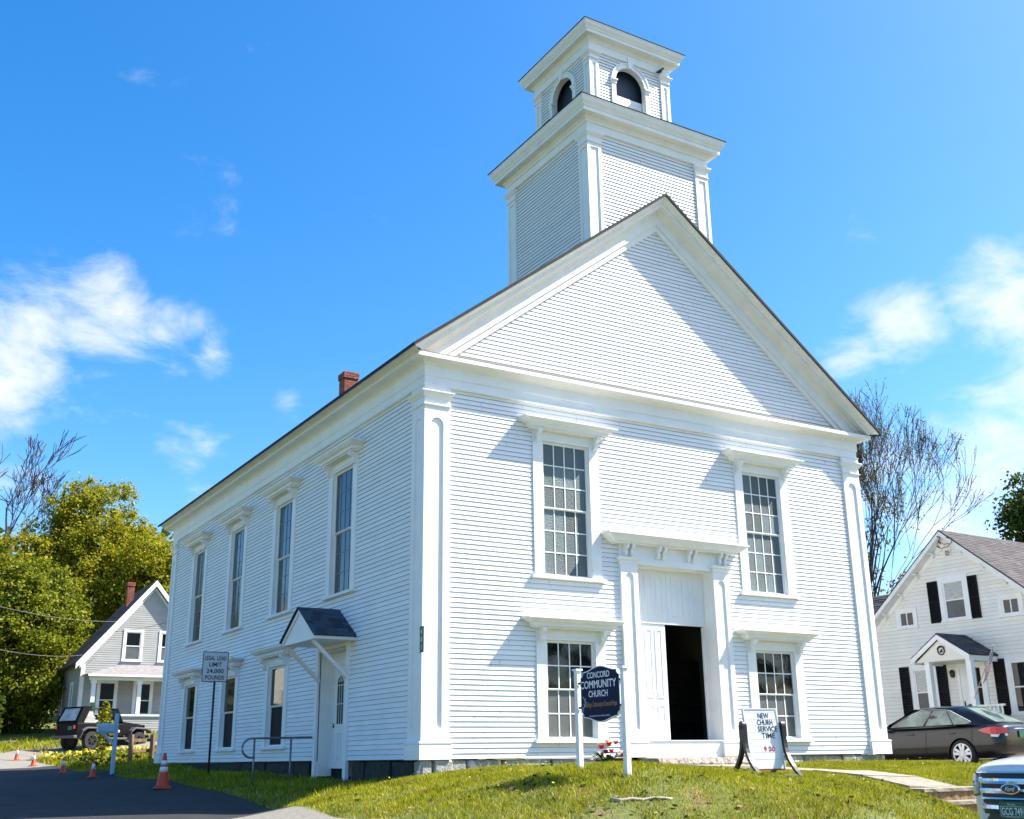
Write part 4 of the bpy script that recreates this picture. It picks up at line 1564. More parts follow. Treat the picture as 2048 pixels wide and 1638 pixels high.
# local x runs from the farther post (-) to the nearer one (+)
for u, zt, zb_ in ((-.49, 1.075, gz(-.5, -5.5)), (.505, 1.04, gz(-.5, -6.5))):
    p = MB(fsn)
    p.box(u - .034, u + .034, zb_ - .25, zt - .012, -.034, .034)
    po = p.build('post', M['post_paint'], cs_, bevel=.006)
    p = MB(fsn)
    p.box(u - .05, u + .05, zt - .012, zt + .012, -.05, .05)
    p.build('post_cap', M['post_paint'], po)


def board_outline(k=0.0):
    cu, hw = .022, .405
    P = []
    # top: shoulders, then a low arch
    for t in np.linspace(0, 1, 6):
        P.append((cu - hw - k + .055 * math.sin(t * math.pi / 2), .965 + .055 * (1 - math.cos(t * math.pi / 2)) + k * t))
    for t in np.linspace(0.06, .94, 15):
        x = -hw + .055 + (2 * hw - .11) * t
        P.append((cu + x, 1.02 + k + .060 * 0.5 * (1 - math.cos(2 * math.pi * t))))
    for t in np.linspace(1, 0, 6):
        P.append((cu + hw + k - .055 * math.sin(t * math.pi / 2), .965 + .055 * (1 - math.cos(t * math.pi / 2)) + k * t))
    for t in np.linspace(0, 1, 6):
        P.append((cu + hw + k - .055 * math.sin(t * math.pi / 2), .54 - .055 * (1 - math.cos(t * math.pi / 2)) - k * t))
    for t in np.linspace(.94, 0.06, 15):
        x = -hw + .055 + (2 * hw - .11) * t
        P.append((cu + x, .485 - k - .060 * 0.5 * (1 - math.cos(2 * math.pi * t))))
    for t in np.linspace(1, 0, 6):
        P.append((cu - hw - k + .055 * math.sin(t * math.pi / 2), .54 - .055 * (1 - math.cos(t * math.pi / 2)) - k * t))
    return P


p = MB(fsn)
p.prism(board_outline(.013), -.020, .020)
bo = p.build('board', M['paint'], cs_)
p = MB(fsn)
p.prism(board_outline(.0), -.022, .0225)
p.build('sign_face', M['navy'], bo)
for txt, uc, vc, h, wd, m_, b_ in (('CONCORD', -.0, .985, .072, .48, 'white_ink', .012), ('COMMUNITY', -.01, .872, .090, .775, 'white_ink', .016), ('CHURCH', -.012, .757, .075, .41, 'white_ink', .014)):
    lettering(txt, fsn, uc, vc, h, wd, .0245, M[m_], bo, bold=b_)
lettering('Building a Community of Love and Hope', fsn, .035, .632, .062, .69, .0245, M['gold_ink'], bo, shear=.3, bold=.006)
lettering('Sign donated in memory of Sheila Jane Blazer', fsn, .01, .492, .020, .43, .0245, M['white_ink'], bo)
p = MB(fsn)
for k in range(9):
    t = k / 8
    u, v = -.325 + .03 * math.sin(t * 5.0), .72 - .17 * t
    s_ = 1 if k % 2 else -1
    p.prism([(u, v - .012), (u + s_ * .018, v - .004), (u + s_ * .032, v + .010), (u + s_ * .012, v + .012)], .0226, .0245)
    p.box(u - .003, u + .003, v - .022, v + .006, .0226, .0242)
p.build('vine_print', M['vine_ink'], bo)
for v in (.90, .60):
    p = MB(fsn)
    p.box(-.445, -.375, v - .012, v + .012, -.02, .026)
    p.box(.42, .465, v - .012, v + .012, -.02, .026)
    p.build('hook', M['black'], bo, kind=None)

# changeable letter sign in its black frame
fl_ = thing('letter_board', 'white changeable letter sign swung in a black curved stand on the lawn', 'sign', (3.10, -5.0, gz(3.1, -5.0)), math.radians(-12))
fb2 = lambda u, v, w: (u, -w, v)
zb0 = fl_.location.z
H0, H1, HW = .095, .93, .27
tilt = 0.10
fsw = lambda u, v, w: (u - (v - .6) * .045, -w * 1.0 + (v - .55) * tilt, v)
p = MB(fsw)
p.box(-HW, HW, H0, H1, -.022, .018)
brd = p.build('letter_panel', mat('white_plastic_panel', (.78, .78, .78), .4), fl_)
p = MB(fsw)
p.box(-HW - .012, -HW, H0 - .012, H1 + .012, -.03, .026)
p.box(HW, HW + .012, H0 - .012, H1 + .012, -.03, .026)
p.box(-HW, HW, H1, H1 + .012, -.03, .026)
p.build('panel_frame', M['paint'], brd)
p = MB(fsw)
p.box(-HW, HW, H0 - .02, H0, -.03, .026)
p.build('bottom_rail', mat('dark_red_rail', (.16, .015, .03), .5), brd)
rows_ = np.linspace(H1 - .045, H0 + .04, 9)
p = MB(fsw)
for z in rows_[:-1]:
    p.box(-HW + .006, HW - .006, z - .003, z + .003, .018, .0195)
p.build('letter_track', mat('clear_track', (.66, .66, .67), .3), brd)
for txt, k, uc, wd, m_ in (('NEW', 0, .045, .185, 'black_ink'), ('CHURH', 1, .055, .26, 'black_ink'), ('SERVICE', 2, .085, .325, 'black_ink'), ('TIME', 3, .08, .215, 'black_ink')):
    lettering(txt, fsw, uc, (rows_[k] + rows_[k + 1]) / 2, .072, wd, .0206, M[m_], brd, bold=.016)
M['red_ink'] = mat('red_lettering', (.42, .012, .03), .5)
lettering('9 30', fsw, .06, (rows_[5] + rows_[6]) / 2, .066, .18, .0206, M['red_ink'], brd, bold=.022)
lettering(':', fsw, .052, (rows_[5] + rows_[6]) / 2 + .008, .06, None, .0208, M['black_ink'], brd, bold=.03)
for s_ in (-1, 1):
    p = MB()
    u = s_ * (HW + .055)
    # arched side frame: two curved legs meeting at the pivot
    L, R = [], []
    for sy in (-1, 1):
        pts = []
        for t in np.linspace(0, 1, 12):
            z = .70 * (1 - t) ** 1.0
            y = sy * (.035 + .36 * max(0, (t - .25) / .75) ** 2.2)
            pts.append((u, y, z))
        rings = []
        for i, q in enumerate(pts):
            hw = .030
            rings.append([(u - hw, q[1] - .034, q[2]), (u + hw, q[1] - .034, q[2]), (u + hw, q[1] + .034, q[2]), (u - hw, q[1] + .034, q[2])])
        p.ring(rings)
    p.lathe([(0, -.03), (.066, -.03), (.066, .03), (0, .03)], 14, c=(u, 0, .70), axis='x')
    p.build('side_stand', M['black'], fl_)
p = MB()
p.box(-HW - .02, HW + .02, -.385, -.345, 0.0, .018, fr=lambda a, b_, c: (a, b_, c))
p.box(-HW - .02, HW + .02, .345, .385, 0.0, .018, fr=lambda a, b_, c: (a, b_, c))
p.build('base_bar', mat('grey_bar', (.35, .35, .35), .5), fl_)

# red and white flowers between the posts
fw = thing('flower_bunch', 'bunch of red and white artificial flowers on the lawn beside the sign post', 'flowers', (.30, -5.0, gz(.30, -5.0)))
p = MB()
for k in range(34):
    a = random.uniform(0, 6.28)
    r0, z = random.uniform(.05, .30), random.uniform(.02, .16)
    c, s_ = math.cos(a), math.sin(a)
    b_ = random.uniform(.02, .035)
    p.add([(c * .04, s_ * .04 * .6, .02), (c * r0 - s_ * b_, (s_ * r0 + c * b_) * .6, z), (c * (r0 + .08), s_ * (r0 + .08) * .6, z - .02), (c * r0 + s_ * b_, (s_ * r0 - c * b_) * .6, z)], [(0, 1, 2, 3)])
p.build('leaf_cluster', mat('dark_green_leaf', (.02, .05, .015), .5), fw, recalc=False, kind='stuff')
M['red_petal'] = mat('red_petal', (.55, .012, .015), .5, transl=.2)
M['white_petal'] = mat('white_petal', (.75, .75, .72), .5, transl=.2)


def blossom(parent, x, y, z, r, m):
    q = MB()
    for k in range(6):
        a = k * math.pi / 3 + random.uniform(-.2, .2)
        for e in (.35, 1.0):
            c, s_ = math.cos(a + e * .5), math.sin(a + e * .5)
            ce, se = math.cos(e), math.sin(e)
            t = Vector((-s_, c, 0)) * r * .42
            A = Vector((x, y, z))
            B = A + Vector((c * ce, s_ * ce, se)) * r * .7
            D = A + Vector((c * ce, s_ * ce, se * .8)) * r * 1.15
            q.add([tuple(A), tuple(B - t), tuple(D), tuple(B + t)], [(0, 1, 2, 3)])
    q.build('blossom', m, parent, recalc=False)


for (x, y, z, r, m_) in ((-.10, .0, .20, .075, 'red_petal'), (.0, -.04, .235, .075, 'red_petal'), (-.02, .02, .14, .07, 'red_petal'), (.06, .0, .15, .07, 'red_petal'), (.20, -.03, .10, .065, 'red_petal'), (.30, -.05, .12, .065, 'red_petal'), (.08, -.08, .26, .06, 'red_petal'),
                         (-.12, .06, .27, .05, 'white_petal'), (.02, .05, .29, .05, 'white_petal'), (.10, .04, .27, .05, 'white_petal'), (-.24, -.02, .10, .05, 'white_petal'), (-.30, -.05, .06, .05, 'white_petal'), (.24, .02, .15, .05, 'white_petal'), (.15, -.05, .12, .045, 'white_petal'), (-.18, -.06, .14, .045, 'white_petal')):
    blossom(fw, x, y, z, r, M[m_])
blossom(fw, .05, .02, .33, .03, M['yellow_flower'])

# pale stick in the bare soil
sx, sy = -1.12, -7.18
stick = tag(None or MB().build('pale_stick', M['concrete']), 'pale curved stick half buried in bare soil on the lawn bank', 'stick')
bpy.data.objects.remove(stick)
p = MB()
pts = [(-1.20, -7.10), (-1.10, -7.20), (-1.0, -7.235), (-.9, -7.30), (-.78, -7.33), (-.68, -7.40), (-.60, -7.43)]
p.tube([(x, y, gz(x, y) + .014 + random.uniform(-.008, .008)) for x, y in pts],   .026, 7, r1=.014)
stick = p.build('pale_stick', mat('bleached_wood', (.36, .31, .24), .8, noise=(14, .25), bump=(30, .5, .01)), smooth=True)
tag(stick, 'pale curved stick half buried in bare soil on the lawn bank', 'stick')

# load limit sign
ls = thing('load_limit_sign', 'white legal load limit sign on a dark pole beside the church wall', 'road sign', (-1.03, 8.86, gz(-1.03, 8.86)), math.radians(-6))
zl = ls.location.z
fls = lambda u, v, w: (u, -w, v - zl)
p = MB(lambda u, v, w: (u, w, v - zl))
p.tube([(.01, zl - .3, .03), (.01, 2.46, .03)], .026, 8)
p.build('pole', mat('dark_steel_pole', (.035, .036, .04), .5, metal=.3), ls, smooth=True)


def rrect(u0, u1, v0, v1, r, n=5):
    P = []
    for cx, cy, a in ((u1 - r, v1 - r, 0), (u0 + r, v1 - r, 90), (u0 + r, v0 + r, 180), (u1 - r, v0 + r, 270)):
        for k in range(n + 1):
            t = math.radians(a + 90 * k / n)
            P.append((cx + r * math.cos(t), cy + r * math.sin(t)))
    return P


p = MB(fls)
p.prism(rrect(-.30, .30, 1.80, 2.50, .04), -.003, 0)
pl_ = p.build('sign_plate', M['black_ink'], ls)
p = MB(fls)
p.prism(rrect(-.282, .282, 1.818, 2.482, .03), .0, .003)
p.build('sign_face', mat('white_sign_sheet', (.60, .61, .66), .4, noise=(5, .06)), pl_)
for txt, v, wd in (('LEGAL  LOAD', 2.35, .50), ('LIMIT', 2.205, .29), ('24,000', 2.055, .40), ('POUNDS', 1.905, .44)):
    lettering(txt, fls, 0, v, .092, wd, .0045, M['black_ink'], pl_, bold=.022)
for v in (2.455, 1.835):
    p = MB(fls)
    p.prism([(.008 * math.cos(t), v + .008 * math.sin(t)) for t in np.linspace(0, 6.28, 8)[:-1]], .003, .007)
    p.build('bolt', M['black_ink'], pl_)

# traffic cones
M['orange'] = mat('cone_orange', (0.62, 0.055, 0.012), 0.45, noise=(6, .1))
M['collar'] = mat('reflective_collar', (0.72, 0.74, 0.78), 0.35)


def make_cone(label, x, y, h, big):
    c = thing('traffic_cone', label, 'traffic cone', (x, y, gz(x, y) + .014), random.uniform(-.4, .4), 'orange traffic cones along the side road')
    k = h / .71
    rb, rt = .135 * k, .028 * k
    R = lambda z: rb + (rt - rb) * (z - .03 * k) / (h - .03 * k)
    q = MB()
    s_ = .185 * k
    q.ring([[(-s_, -s_, 0), (s_, -s_, 0), (s_, s_, 0), (-s_, s_, 0)], [(-s_, -s_, .022 * k), (s_, -s_, .022 * k), (s_, s_, .022 * k), (-s_, s_, .022 * k)], [(-s_ * .86, -s_ * .86, .034 * k), (s_ * .86, -s_ * .86, .034 * k), (s_ * .86, s_ * .86, .034 * k), (-s_ * .86, s_ * .86, .034 * k)]])
    q.build('base', M['orange'], c)
    q = MB()
    q.lathe([(rb * 1.12, .033 * k), (R(.06 * k), .06 * k), (R(h * .5), h * .5), (R(h), h - .006), (R(h) * .6, h), (.006, h)], 20)
    q.build('body', M['orange'], c, smooth=True)
    for a, b_ in (((.455, .60), (.655, .78)) if big else ((.46, .76),)):
        q = MB()
        q.lathe([(R(h * a) + .003, h * a), (R(h * b_) + .003, h * b_), (R(h * b_) - .004, h * b_ + .001), (R(h * a) - .004, h * a - .001)], 20)
        q.build('collar', M['collar'], c, smooth=True)


make_cone('tall orange traffic cone with two white bands in shadow by the church', -2.5, 7.03, .71, True)
make_cone('small orange cone in shadow on the road edge, next after the tall one', -2.48, 14.45, .46, False)
make_cone('small orange cone at the edge of the shadow near the flower bank', -2.42, 19.28, .46, False)
make_cone('small sunlit orange cone at the mouth of the gravel drive', -2.38, 25.31, .46, False)
make_cone('farthest small sunlit orange cone on the gravel road', -2.45, 28.95, .46, False)

# mailbox
mbx = thing('mailbox', 'white mailbox with domed lid on a braced wooden post at the roadside', 'mailbox', (-1.98, 14.5, gz(-1.98, 14.5)))
zm = mbx.location.z
fm = lambda u, v, w: (u, w, v - zm)
M['shaded_white'] = mat('white_paint_shade_blue', (.36, .50, .66), .5, noise=(5, .08))  # white mailbox paint tinted blue for the shade it stands in
p = MB(fm)
p.box(-.05, .045, zm - .2, 1.30, -.045, .045)
p.build('post', M['shaded_white'], mbx)
p = MB(fm)
p.box(-.44, -.05, .775, .82, -.04, .04)
p.build('arm', M['shaded_white'], mbx)
p = MB(fm)
p.prism([(-.05, .47), (-.05, .56), (-.28, .775), (-.36, .775)], -.03, .03)
p.build('brace', M['shaded_white'], mbx)
p = MB(fm)
prof = [(-.085, 0), (.085, 0), (.085, .13)] + [(.085 * math.cos(t), .13 + .085 * math.sin(t)) for t in np.linspace(.3, math.pi - .3, 7)] + [(-.085, .13)]
p.ring([[(u, .822 + b_, a) for a, b_ in prof] for u in (-.47, -.055)])
bxm = p.build('box', M['shaded_white'], mbx)
p = MB(fm)
p.ring([[(u, .818 + b_ * 1.04, a * 1.06) for a, b_ in prof] for u in (-.485, -.455)])
p.build('door', M['shaded_white'], bxm)

# wooden rail fence behind it
wf = thing('rail_fence', 'weathered wooden post and rail fence by the rear church corner', 'fence', (.35, 22.0, gz(.35, 22)))
zw = wf.location.z
fwf = lambda u, v, w: (u - .35, w - 22.0, v - zw)
M['old_wood'] = mat('weathered_post_wood', (.22, .14, .08), .85, noise=(8, .35), stretch=(1, 1, .2), bump=(30, .6, .01))
for x, y in ((.11, 22.0), (.86, 22.2)):
    p = MB(fwf)
    p.tube([(x, gz(x, y) - .2, y), (x + .01, gz(x, y) + .45, y), (x, .93, y)], .085, 8, fr=lambda a, b_, c: fwf(a, b_, c))
    p.build('post', M['old_wood'], wf, smooth=False)
for z in (.40, .74):
    p = MB(fwf)
    p.ring([[(.11, z - .05, 22.05), (.11, z + .05, 22.05), (.11, z + .05, 22.10), (.11, z - .05, 22.10)], [(.86, z - .04, 22.25), (.86, z + .06, 22.25), (.86, z + .06, 22.30), (.86, z - .04, 22.30)], [(2.6, z - .03, 22.5), (2.6, z + .07, 22.5), (2.6, z + .07, 22.55), (2.6, z - .03, 22.55)]])
    p.build('rail', M['old_wood'], wf)

# bird on the belfry
bd = thing('bird', 'small dark bird perched on the belfry corner capital', 'bird', (6.66, .56, 15.90 + .275 * .26 / .37 - .19 + .19))
p = MB()
ringz = []
for x, z, r in ((-.13, .0, .008), (-.09, .02, .025), (-.03, .055, .05), (.02, .09, .055), (.055, .135, .04), (.07, .165, .034), (.09, .175, .03), (.11, .172, .012), (.135, .166, .003)):
    ringz.append([(x, r * math.cos(t), z + .02 + r * math.sin(t)) for t in np.linspace(0, 2 * math.pi, 9)[:-1]])
p.ring(ringz)
p.build('body', mat('black_feather', (.012, .012, .015), .6), bd, smooth=True)
for s_ in (-.018, .018):
    p = MB()
    p.tube([(.0, s_, .06), (.008, s_, .0)], .004, 5)
    p.build('leg', M['black'], bd)

# ------------------------------------------------------------------ cars
M['car_black'] = mat('black_brown_car_paint', (0.005, 0.004, 0.005), 0.28, spec=.35, coat=.4)
M['car_silver'] = mat('white_car_paint', (0.62, 0.63, 0.65), 0.3, coat=.8)
M['car_glass'] = mat('car_glass', (0.02, 0.035, 0.03), 0.03, spec=.9)
M['car_glass_lit'] = mat('car_glass_greenish', (0.10, 0.15, 0.135), 0.05, spec=.9, noise=(2.5, .7))
M['chrome'] = mat('chrome', (0.70, 0.71, 0.73), 0.12, metal=1.0)
M['alloy'] = mat('silver_alloy', (0.66, 0.66, 0.67), 0.35, metal=.25)
M['tyre'] = mat('tyre_rubber', (0.014, 0.014, 0.015), 0.8, noise=(20, .3))
M['trim'] = mat('black_trim', (0.012, 0.012, 0.013), 0.5)
M['red_lens'] = mat('red_lamp_lens', (0.55, 0.012, 0.02), 0.2, coat=.6)
M['clear_lens'] = mat('clear_lamp_lens', (0.30, 0.31, 0.33), 0.08, spec=.9, coat=.8, noise=(14, .5))
M['plate_green'] = mat('green_plate', (0.010, 0.10, 0.055), 0.4)
M['plate_ink'] = mat('plate_white', (.65, .72, .66), .5)


def car_loft(name, secs, m, parent, levels=2, cut=None):
    """secs: (x, [(y, z), ...]) half outline from bottom centre to top centre; mirrored, smoothed, wheel arches cut out"""
    rings = []
    for x, pts in secs:
        half = [(x, y, z) for y, z in pts]
        other = [(x, -y, z) for y, z in pts[-2:0:-1]]
        rings.append(half + other)
    mb = MB()
    mb.ring(rings)
    o = mb.build(name, m, parent, smooth=True)
    sm = o.modifiers.new('s', 'SUBSURF')
    sm.levels = levels
    sm.render_levels = levels
    cutters = []
    if cut:
        for cx, cz, r, y0, y1 in cut:
            c = MB()
            c.lathe([(0, y0), (r, y0), (r, y1), (0, y1)], 28, c=(cx, 0, cz), axis='y')
            co = c.build('cutter', m)
            co.matrix_world = o.matrix_world.copy()
            cutters.append(co)
            co.parent = parent
            b = o.modifiers.new('b', 'BOOLEAN')
            b.operation = 'DIFFERENCE'
            b.solver = 'EXACT'
            b.object = co
    bpy.context.view_layer.update()
    dg = bpy.context.evaluated_depsgraph_get()
    me = bpy.data.meshes.new_from_object(o.evaluated_get(dg))
    o.modifiers.clear()
    o.data = me
    me.polygons.foreach_set('use_smooth', [True] * len(me.polygons))
    for c in cutters:
        bpy.data.objects.remove(c)
    md = o.modifiers.new('e', 'EDGE_SPLIT')
    md.split_angle = math.radians(50)
    return o


def wheel(parent, x, y, z, r, wd, rim, out, style):
    """out = +1 or -1: which way the wheel faces"""
    w = bpy.data.objects.new('wheel', None)
    COL.objects.link(w)
    w.parent = parent
    w.location = (x, y, z)
    p = MB()
    h = wd / 2
    p.lathe([(rim, -h), (r * .93, -h), (r, -h * .7), (r, h * .7), (r * .93, h), (rim, h), (rim, -h)], 32, axis='y', caps=False)
    p.build('tyre', M['tyre'], w, smooth=False)
    p = MB()
    p.lathe([(.0, out * (h - .075)), (rim * .99, out * (h - .075)), (rim * 1.01, out * (h - .02)), (rim * 1.01, -out * h * .8), (0, -out * h * .8)], 28, axis='y')
    p.build('rim_barrel', M['trim'], w)
    p = MB()
    p.lathe([(rim * 1.0, out * (h - .025)), (rim * 1.02, out * (h + .004)), (rim * .93, out * (h + .004)), (rim * .91, out * (h - .025)), (rim * 1.0, out * (h - .025))], 28, axis='y', caps=False)
    n = style
    for k in range(n):
        for d in ((-.13, .13) if style == 5 else (0,)):
            a = 2 * math.pi * k / n + .3
            a0, a1 = a + d * 1.3, a + d * 1.9
            ca, sa = math.cos(a1), math.sin(a1)
            c0, s0 = math.cos(a0), math.sin(a0)
            ww = rim * .125
            A = [(c0 * rim * .2 - sa * ww, s0 * rim * .2 + ca * ww), (c0 * rim * .2 + sa * ww, s0 * rim * .2 - ca * ww), (ca * rim * .95 + sa * ww, sa * rim * .95 - ca * ww), (ca * rim * .95 - sa * ww, sa * rim * .95 + ca * ww)]
            p.ring([[(q[0], out * (h - .04), q[1]) for q in A], [(q[0], out * (h - .002), q[1]) for q in A]])
    p.lathe([(0, out * (h - .03)), (rim * .24, out * (h - .03)), (rim * .22, out * (h + .004)), (0, out * (h + .006))], 16, axis='y')
    p.build('rim', M['alloy'] if style == 5 else M['trim'], w)
    return w


def patch(B0, B1, R0, R1, off=.004):
    """bilinear window surface: (s, t) with t from the belt to the roof"""
    B0, B1, R0, R1 = map(Vector, (B0, B1, R0, R1))

    def f(s, t, w=0.0):
        a = B0.lerp(B1, s)
        b_ = R0.lerp(R1, s)
        q = a.lerp(b_, t)
        n = (B1 - B0).cross(R0 - B0).normalized()
        return tuple(q + n * (off + w))
    return f


def pane_on(f, poly, m, parent, name, sign=1, dens=3):
    p = MB()
    n = len(poly)
    vs = [f(s, t, 0) for s, t in poly]
    p.add(vs, [tuple(range(n))])
    return p.build(name, m, parent)


# ---- dark saloon in the parking area
sed = thing('sedan', 'black four door sedan parked beside the church with red tail lamp', 'car', (15.62, .62, gz(15.62, .62) + .015), 1.62)


def ss(x, zb, wb, wm, zm, wl, zl, wt, zt):
    return (x, [(0, zb), (wb, zb), (wb + (wm - wb) * .8, zb + .09), (wm, zm), (wl, zl), (wt, zt - .01), (wt * .5, zt), (0, zt + .005)])


ssec = [ss(-1.06, .42, .50, .66, .60, .60, .86, .52, .93), ss(-1.0, .32, .66, .80, .58, .74, .90, .62, 1.0), ss(-.72, .24, .74, .88, .60, .82, .93, .70, 1.04), ss(-.35, .22, .78, .905, .60, .865, .93, .76, 1.02), ss(.35, .20, .80, .91, .58, .875, .93, .78, .98),
        ss(1.2, .18, .80, .90, .55, .87, .915, .78, .96), ss(2.1, .18, .80, .90, .55, .86, .90, .76, .96), ss(2.9, .20, .78, .905, .55, .83, .85, .70, .92), ss(3.4, .24, .70, .86, .52, .72, .74, .58, .80), ss(3.64, .34, .48, .66, .48, .52, .62, .42, .66)]
sb = car_loft('body', ssec, M['car_black'], sed, 2, cut=[(0, .33, .375, -1.2, -.62), (0, .33, .375, .62, 1.2), (2.75, .33, .375, -1.2, -.62), (2.75, .33, .375, .62, 1.2)])
# cabin
belt = [(2.55, .0, .95), (2.47, .40, .95), (2.22, .79, .95), (.9, .835, .96), (-.28, .80, .99), (-.80, .62, 1.02), (-.83, 0, 1.03)]
roof = [(1.50, .0, 1.455), (1.46, .32, 1.45), (1.34, .60, 1.41), (.75, .635, 1.435), (.30, .615, 1.415), (.12, .50, 1.43), (.10, 0, 1.44)]
full = lambda P: [(x, y, z) for x, y, z in P] + [(x, -y, z) for x, y, z in P[-2:0:-1]]
p = MB()
cr = [(x * .55 + .2, y * .55, z + .035) for x, y, z in full(roof)]
p.ring([full(belt), [tuple((Vector(a) * .5 + Vector(b_) * .5 + Vector((0, (.02 if a[1] > .3 else -.02 if a[1] < -.3 else 0), .012)))) for a, b_ in zip(full(belt), full(roof))], full(roof), cr])
cab = p.build('cabin', M['car_black'], sed, smooth=True)
e_ = cab.modifiers.new('e', 'EDGE_SPLIT')
e_.split_angle = math.radians(35)
for s_ in (1, -1):
    # two flat fields, before and behind the middle pillar
    f1 = patch((2.16, s_ * .815, .965), (-.28, s_ * .825, .995), (1.28, s_ * .635, 1.39), (.30, s_ * .64, 1.40), .027 * s_)
    fr_ = [(.03, .04), (.445, .04), (.445, .90), (.14, .93), (.05, .62)]
    rr_ = [(.475, .04), (.80, .04), (.80, .88), (.475, .92)]
    qq_ = [(.815, .04), (.99, .05), (1.03, .16), (.90, .80), (.815, .87)]
    pane_on(f1, fr_, M['car_glass_lit'], cab, 'side_window')
    pane_on(f1, rr_, M['car_glass_lit'], cab, 'side_window')
    pane_on(f1, qq_, M['car_glass_lit'], cab, 'quarter_window')
    p = MB()
    out = [(.02, .02), (.045, .64), (.13, .96), (.475, .955), (.80, .91), (.905, .84), (1.045, .16), (1.0, .02), (.475, .01), (.02, .02)]
    p.tube([f1(a, b_, .004 * s_) for a, b_ in out[1:8]], .011, 6)
    p.build('window_trim', M['chrome'], cab)
    # mirror
    p = MB()
    p.ring([[(2.18 + a * .05, s_ * (.80 + b_), .98 + c) for a, c in ((-1, 0), (1, .01), (.8, .12), (-1, .12))] for b_ in (.0, .10, .20)])
    p.build('mirror', M['car_black'], sed, bevel=.02)
    for x in (1.42, .25):
        p = MB()
        p.ring([[(x - .10, s_ * .885, z) for z in (.80, .835)] + [(x - .10, s_ * .90, z) for z in (.835, .80)], [(x + .10, s_ * .885, z) for z in (.80, .835)] + [(x + .10, s_ * .90, z) for z in (.835, .80)]])
        p.build('door_handle', M['car_black'], sed, bevel=.006)
    # tail lamp wrapped round the corner
    p = MB()
    LX = [(-.50, .873), (-.64, .862), (-.78, .838), (-.90, .795), (-1.0, .70), (-1.06, .58)]
    lo_ = [.86, .80, .775, .765, .77, .79]
    hi_ = [.875, .92, .945, .945, .935, .92]
    A = [(x, s_ * (y + .012), z) for (x, y), z in zip(LX, lo_)]
    B = [(x, s_ * (y + .008), z) for (x, y), z in zip(LX, hi_)]
    C = [(x + .05, s_ * (y - .06), z) for (x, y), z in zip(LX, hi_)]
    D = [(x + .05, s_ * (y - .06), z) for (x, y), z in zip(LX, lo_)]
    n = len(A)
    p.add(A + B + C + D, [(i, i + 1, n + i + 1, n + i) for i in range(n - 1)] + [(n + i, n + i + 1, 2 * n + i + 1, 2 * n + i) for i in range(n - 1)] + [(3 * n + i, 3 * n + i + 1, i + 1, i) for i in range(n - 1)])
    tl = p.build('tail_lamp', M['red_lens'], sed)
    p = MB()
    A = [(x, s_ * (y + .014), z - .001) for (x, y), z in zip(LX[2:], lo_[2:])]
    B = [(x, s_ * (y + .012), z - .055) for (x, y), z in zip(LX[2:], lo_[2:])]
    n = len(A)
    p.add(A + B, [(i, i + 1, n + i + 1, n + i) for i in range(n - 1)])
    p.build('reversing_lens', M['plate_ink'], tl)
    # door seams and sill
    p = MB()
    for x in (.98, -.30):
        p.tube([(x, s_ * .866, .93), (x + .005, s_ * .909, .72), (x + .02, s_ * .911, .56), (x + (.05 if x > 0 else .25), s_ * .885, .33)], .004, 4)
    p.build('door_seam', M['trim'], sb)
f2 = patch((2.45, .62, .965), (2.45, -.62, .965), (1.50, .46, 1.44), (1.50, -.46, 1.44), -.014)
pane_on(f2, [(0, .03), (.25, .0), (.75, .0), (1, .03), (.97, .96), (.03, .96)], M['car_glass'], cab, 'windscreen')
f3 = patch((-.80, .56, 1.03), (-.80, -.56, 1.03), (.10, .46, 1.425), (.10, -.46, 1.425), .016)
pane_on(f3, [(0, .04), (1, .04), (.97, .95), (.03, .95)], M['car_glass_lit'], cab, 'rear_window')
p = MB()
p.box(-1.085, -1.05, -.16, .16, .70, .85, fr=lambda u, v, w: (u, v, w))
p.build('number_plate', M['plate_green'], sed)
p = MB()
p.tube([(-1.03, -.35, .895), (-1.055, 0, .90), (-1.03, .35, .895)], .012, 6)
p.build('boot_trim', M['chrome'], sed)
p = MB()
p.ring([[(.32, -.03, 1.475), (.32, .03, 1.475), (.18, .02, 1.46), (.18, -.02, 1.46)], [(.24, -.012, 1.52), (.24, .012, 1.52), (.19, .008, 1.52), (.19, -.008, 1.52)]])
p.build('roof_antenna', M['car_black'], sed)
# seats and steering wheel seen through the glass are left to the glass
for x in (0, 2.75):
    for s_ in (1, -1):
        wheel(sed, x, s_ * .805, .33, .33, .21, .245, s_, 5)

# ---- white suv at the kerb, front towards the left
suv = thing('suv', 'white suv parked at the kerb with chrome grille and green plate', 'car', (1.33, -10.39, gz(1.2, -10.72) + .085), math.radians(172))


def sv(x, zb, wb, wm, zm, wl, zl, wt, zt):
    return (x, [(0, zb), (wb, zb), (wb + (wm - wb) * .75, zb + .12), (wm, zm), (wl, zl), (wt, zt - .015), (wt * .55, zt + .005), (0, zt + .012)])


vsec = [sv(.06, .40, .30, .40, .56, .42, .80, .34, 1.035), sv(.03, .32, .46, .54, .56, .56, .88, .48, 1.06), sv(-.06, .26, .58, .67, .57, .68, .93, .58, 1.08), sv(-.2, .23, .68, .78, .60, .785, .97, .66, 1.10), sv(-.42, .22, .76, .885, .63, .88, 1.0, .74, 1.125), sv(-.75, .22, .82, .95, .65, .935, 1.02, .78, 1.15), sv(-1.1, .22, .85, .97, .66, .95, 1.04, .81, 1.175), sv(-1.5, .22, .84, .97, .66, .94, 1.06, .80, 1.19),
        sv(-2.2, .22, .84, .965, .66, .93, 1.06, .80, 1.16), sv(-3.6, .24, .84, .965, .66, .93, 1.08, .80, 1.16), sv(-4.4, .28, .80, .94, .68, .90, 1.08, .80, 1.14), sv(-4.66, .40, .6, .80, .7, .76, 1.0, .66, 1.06)]
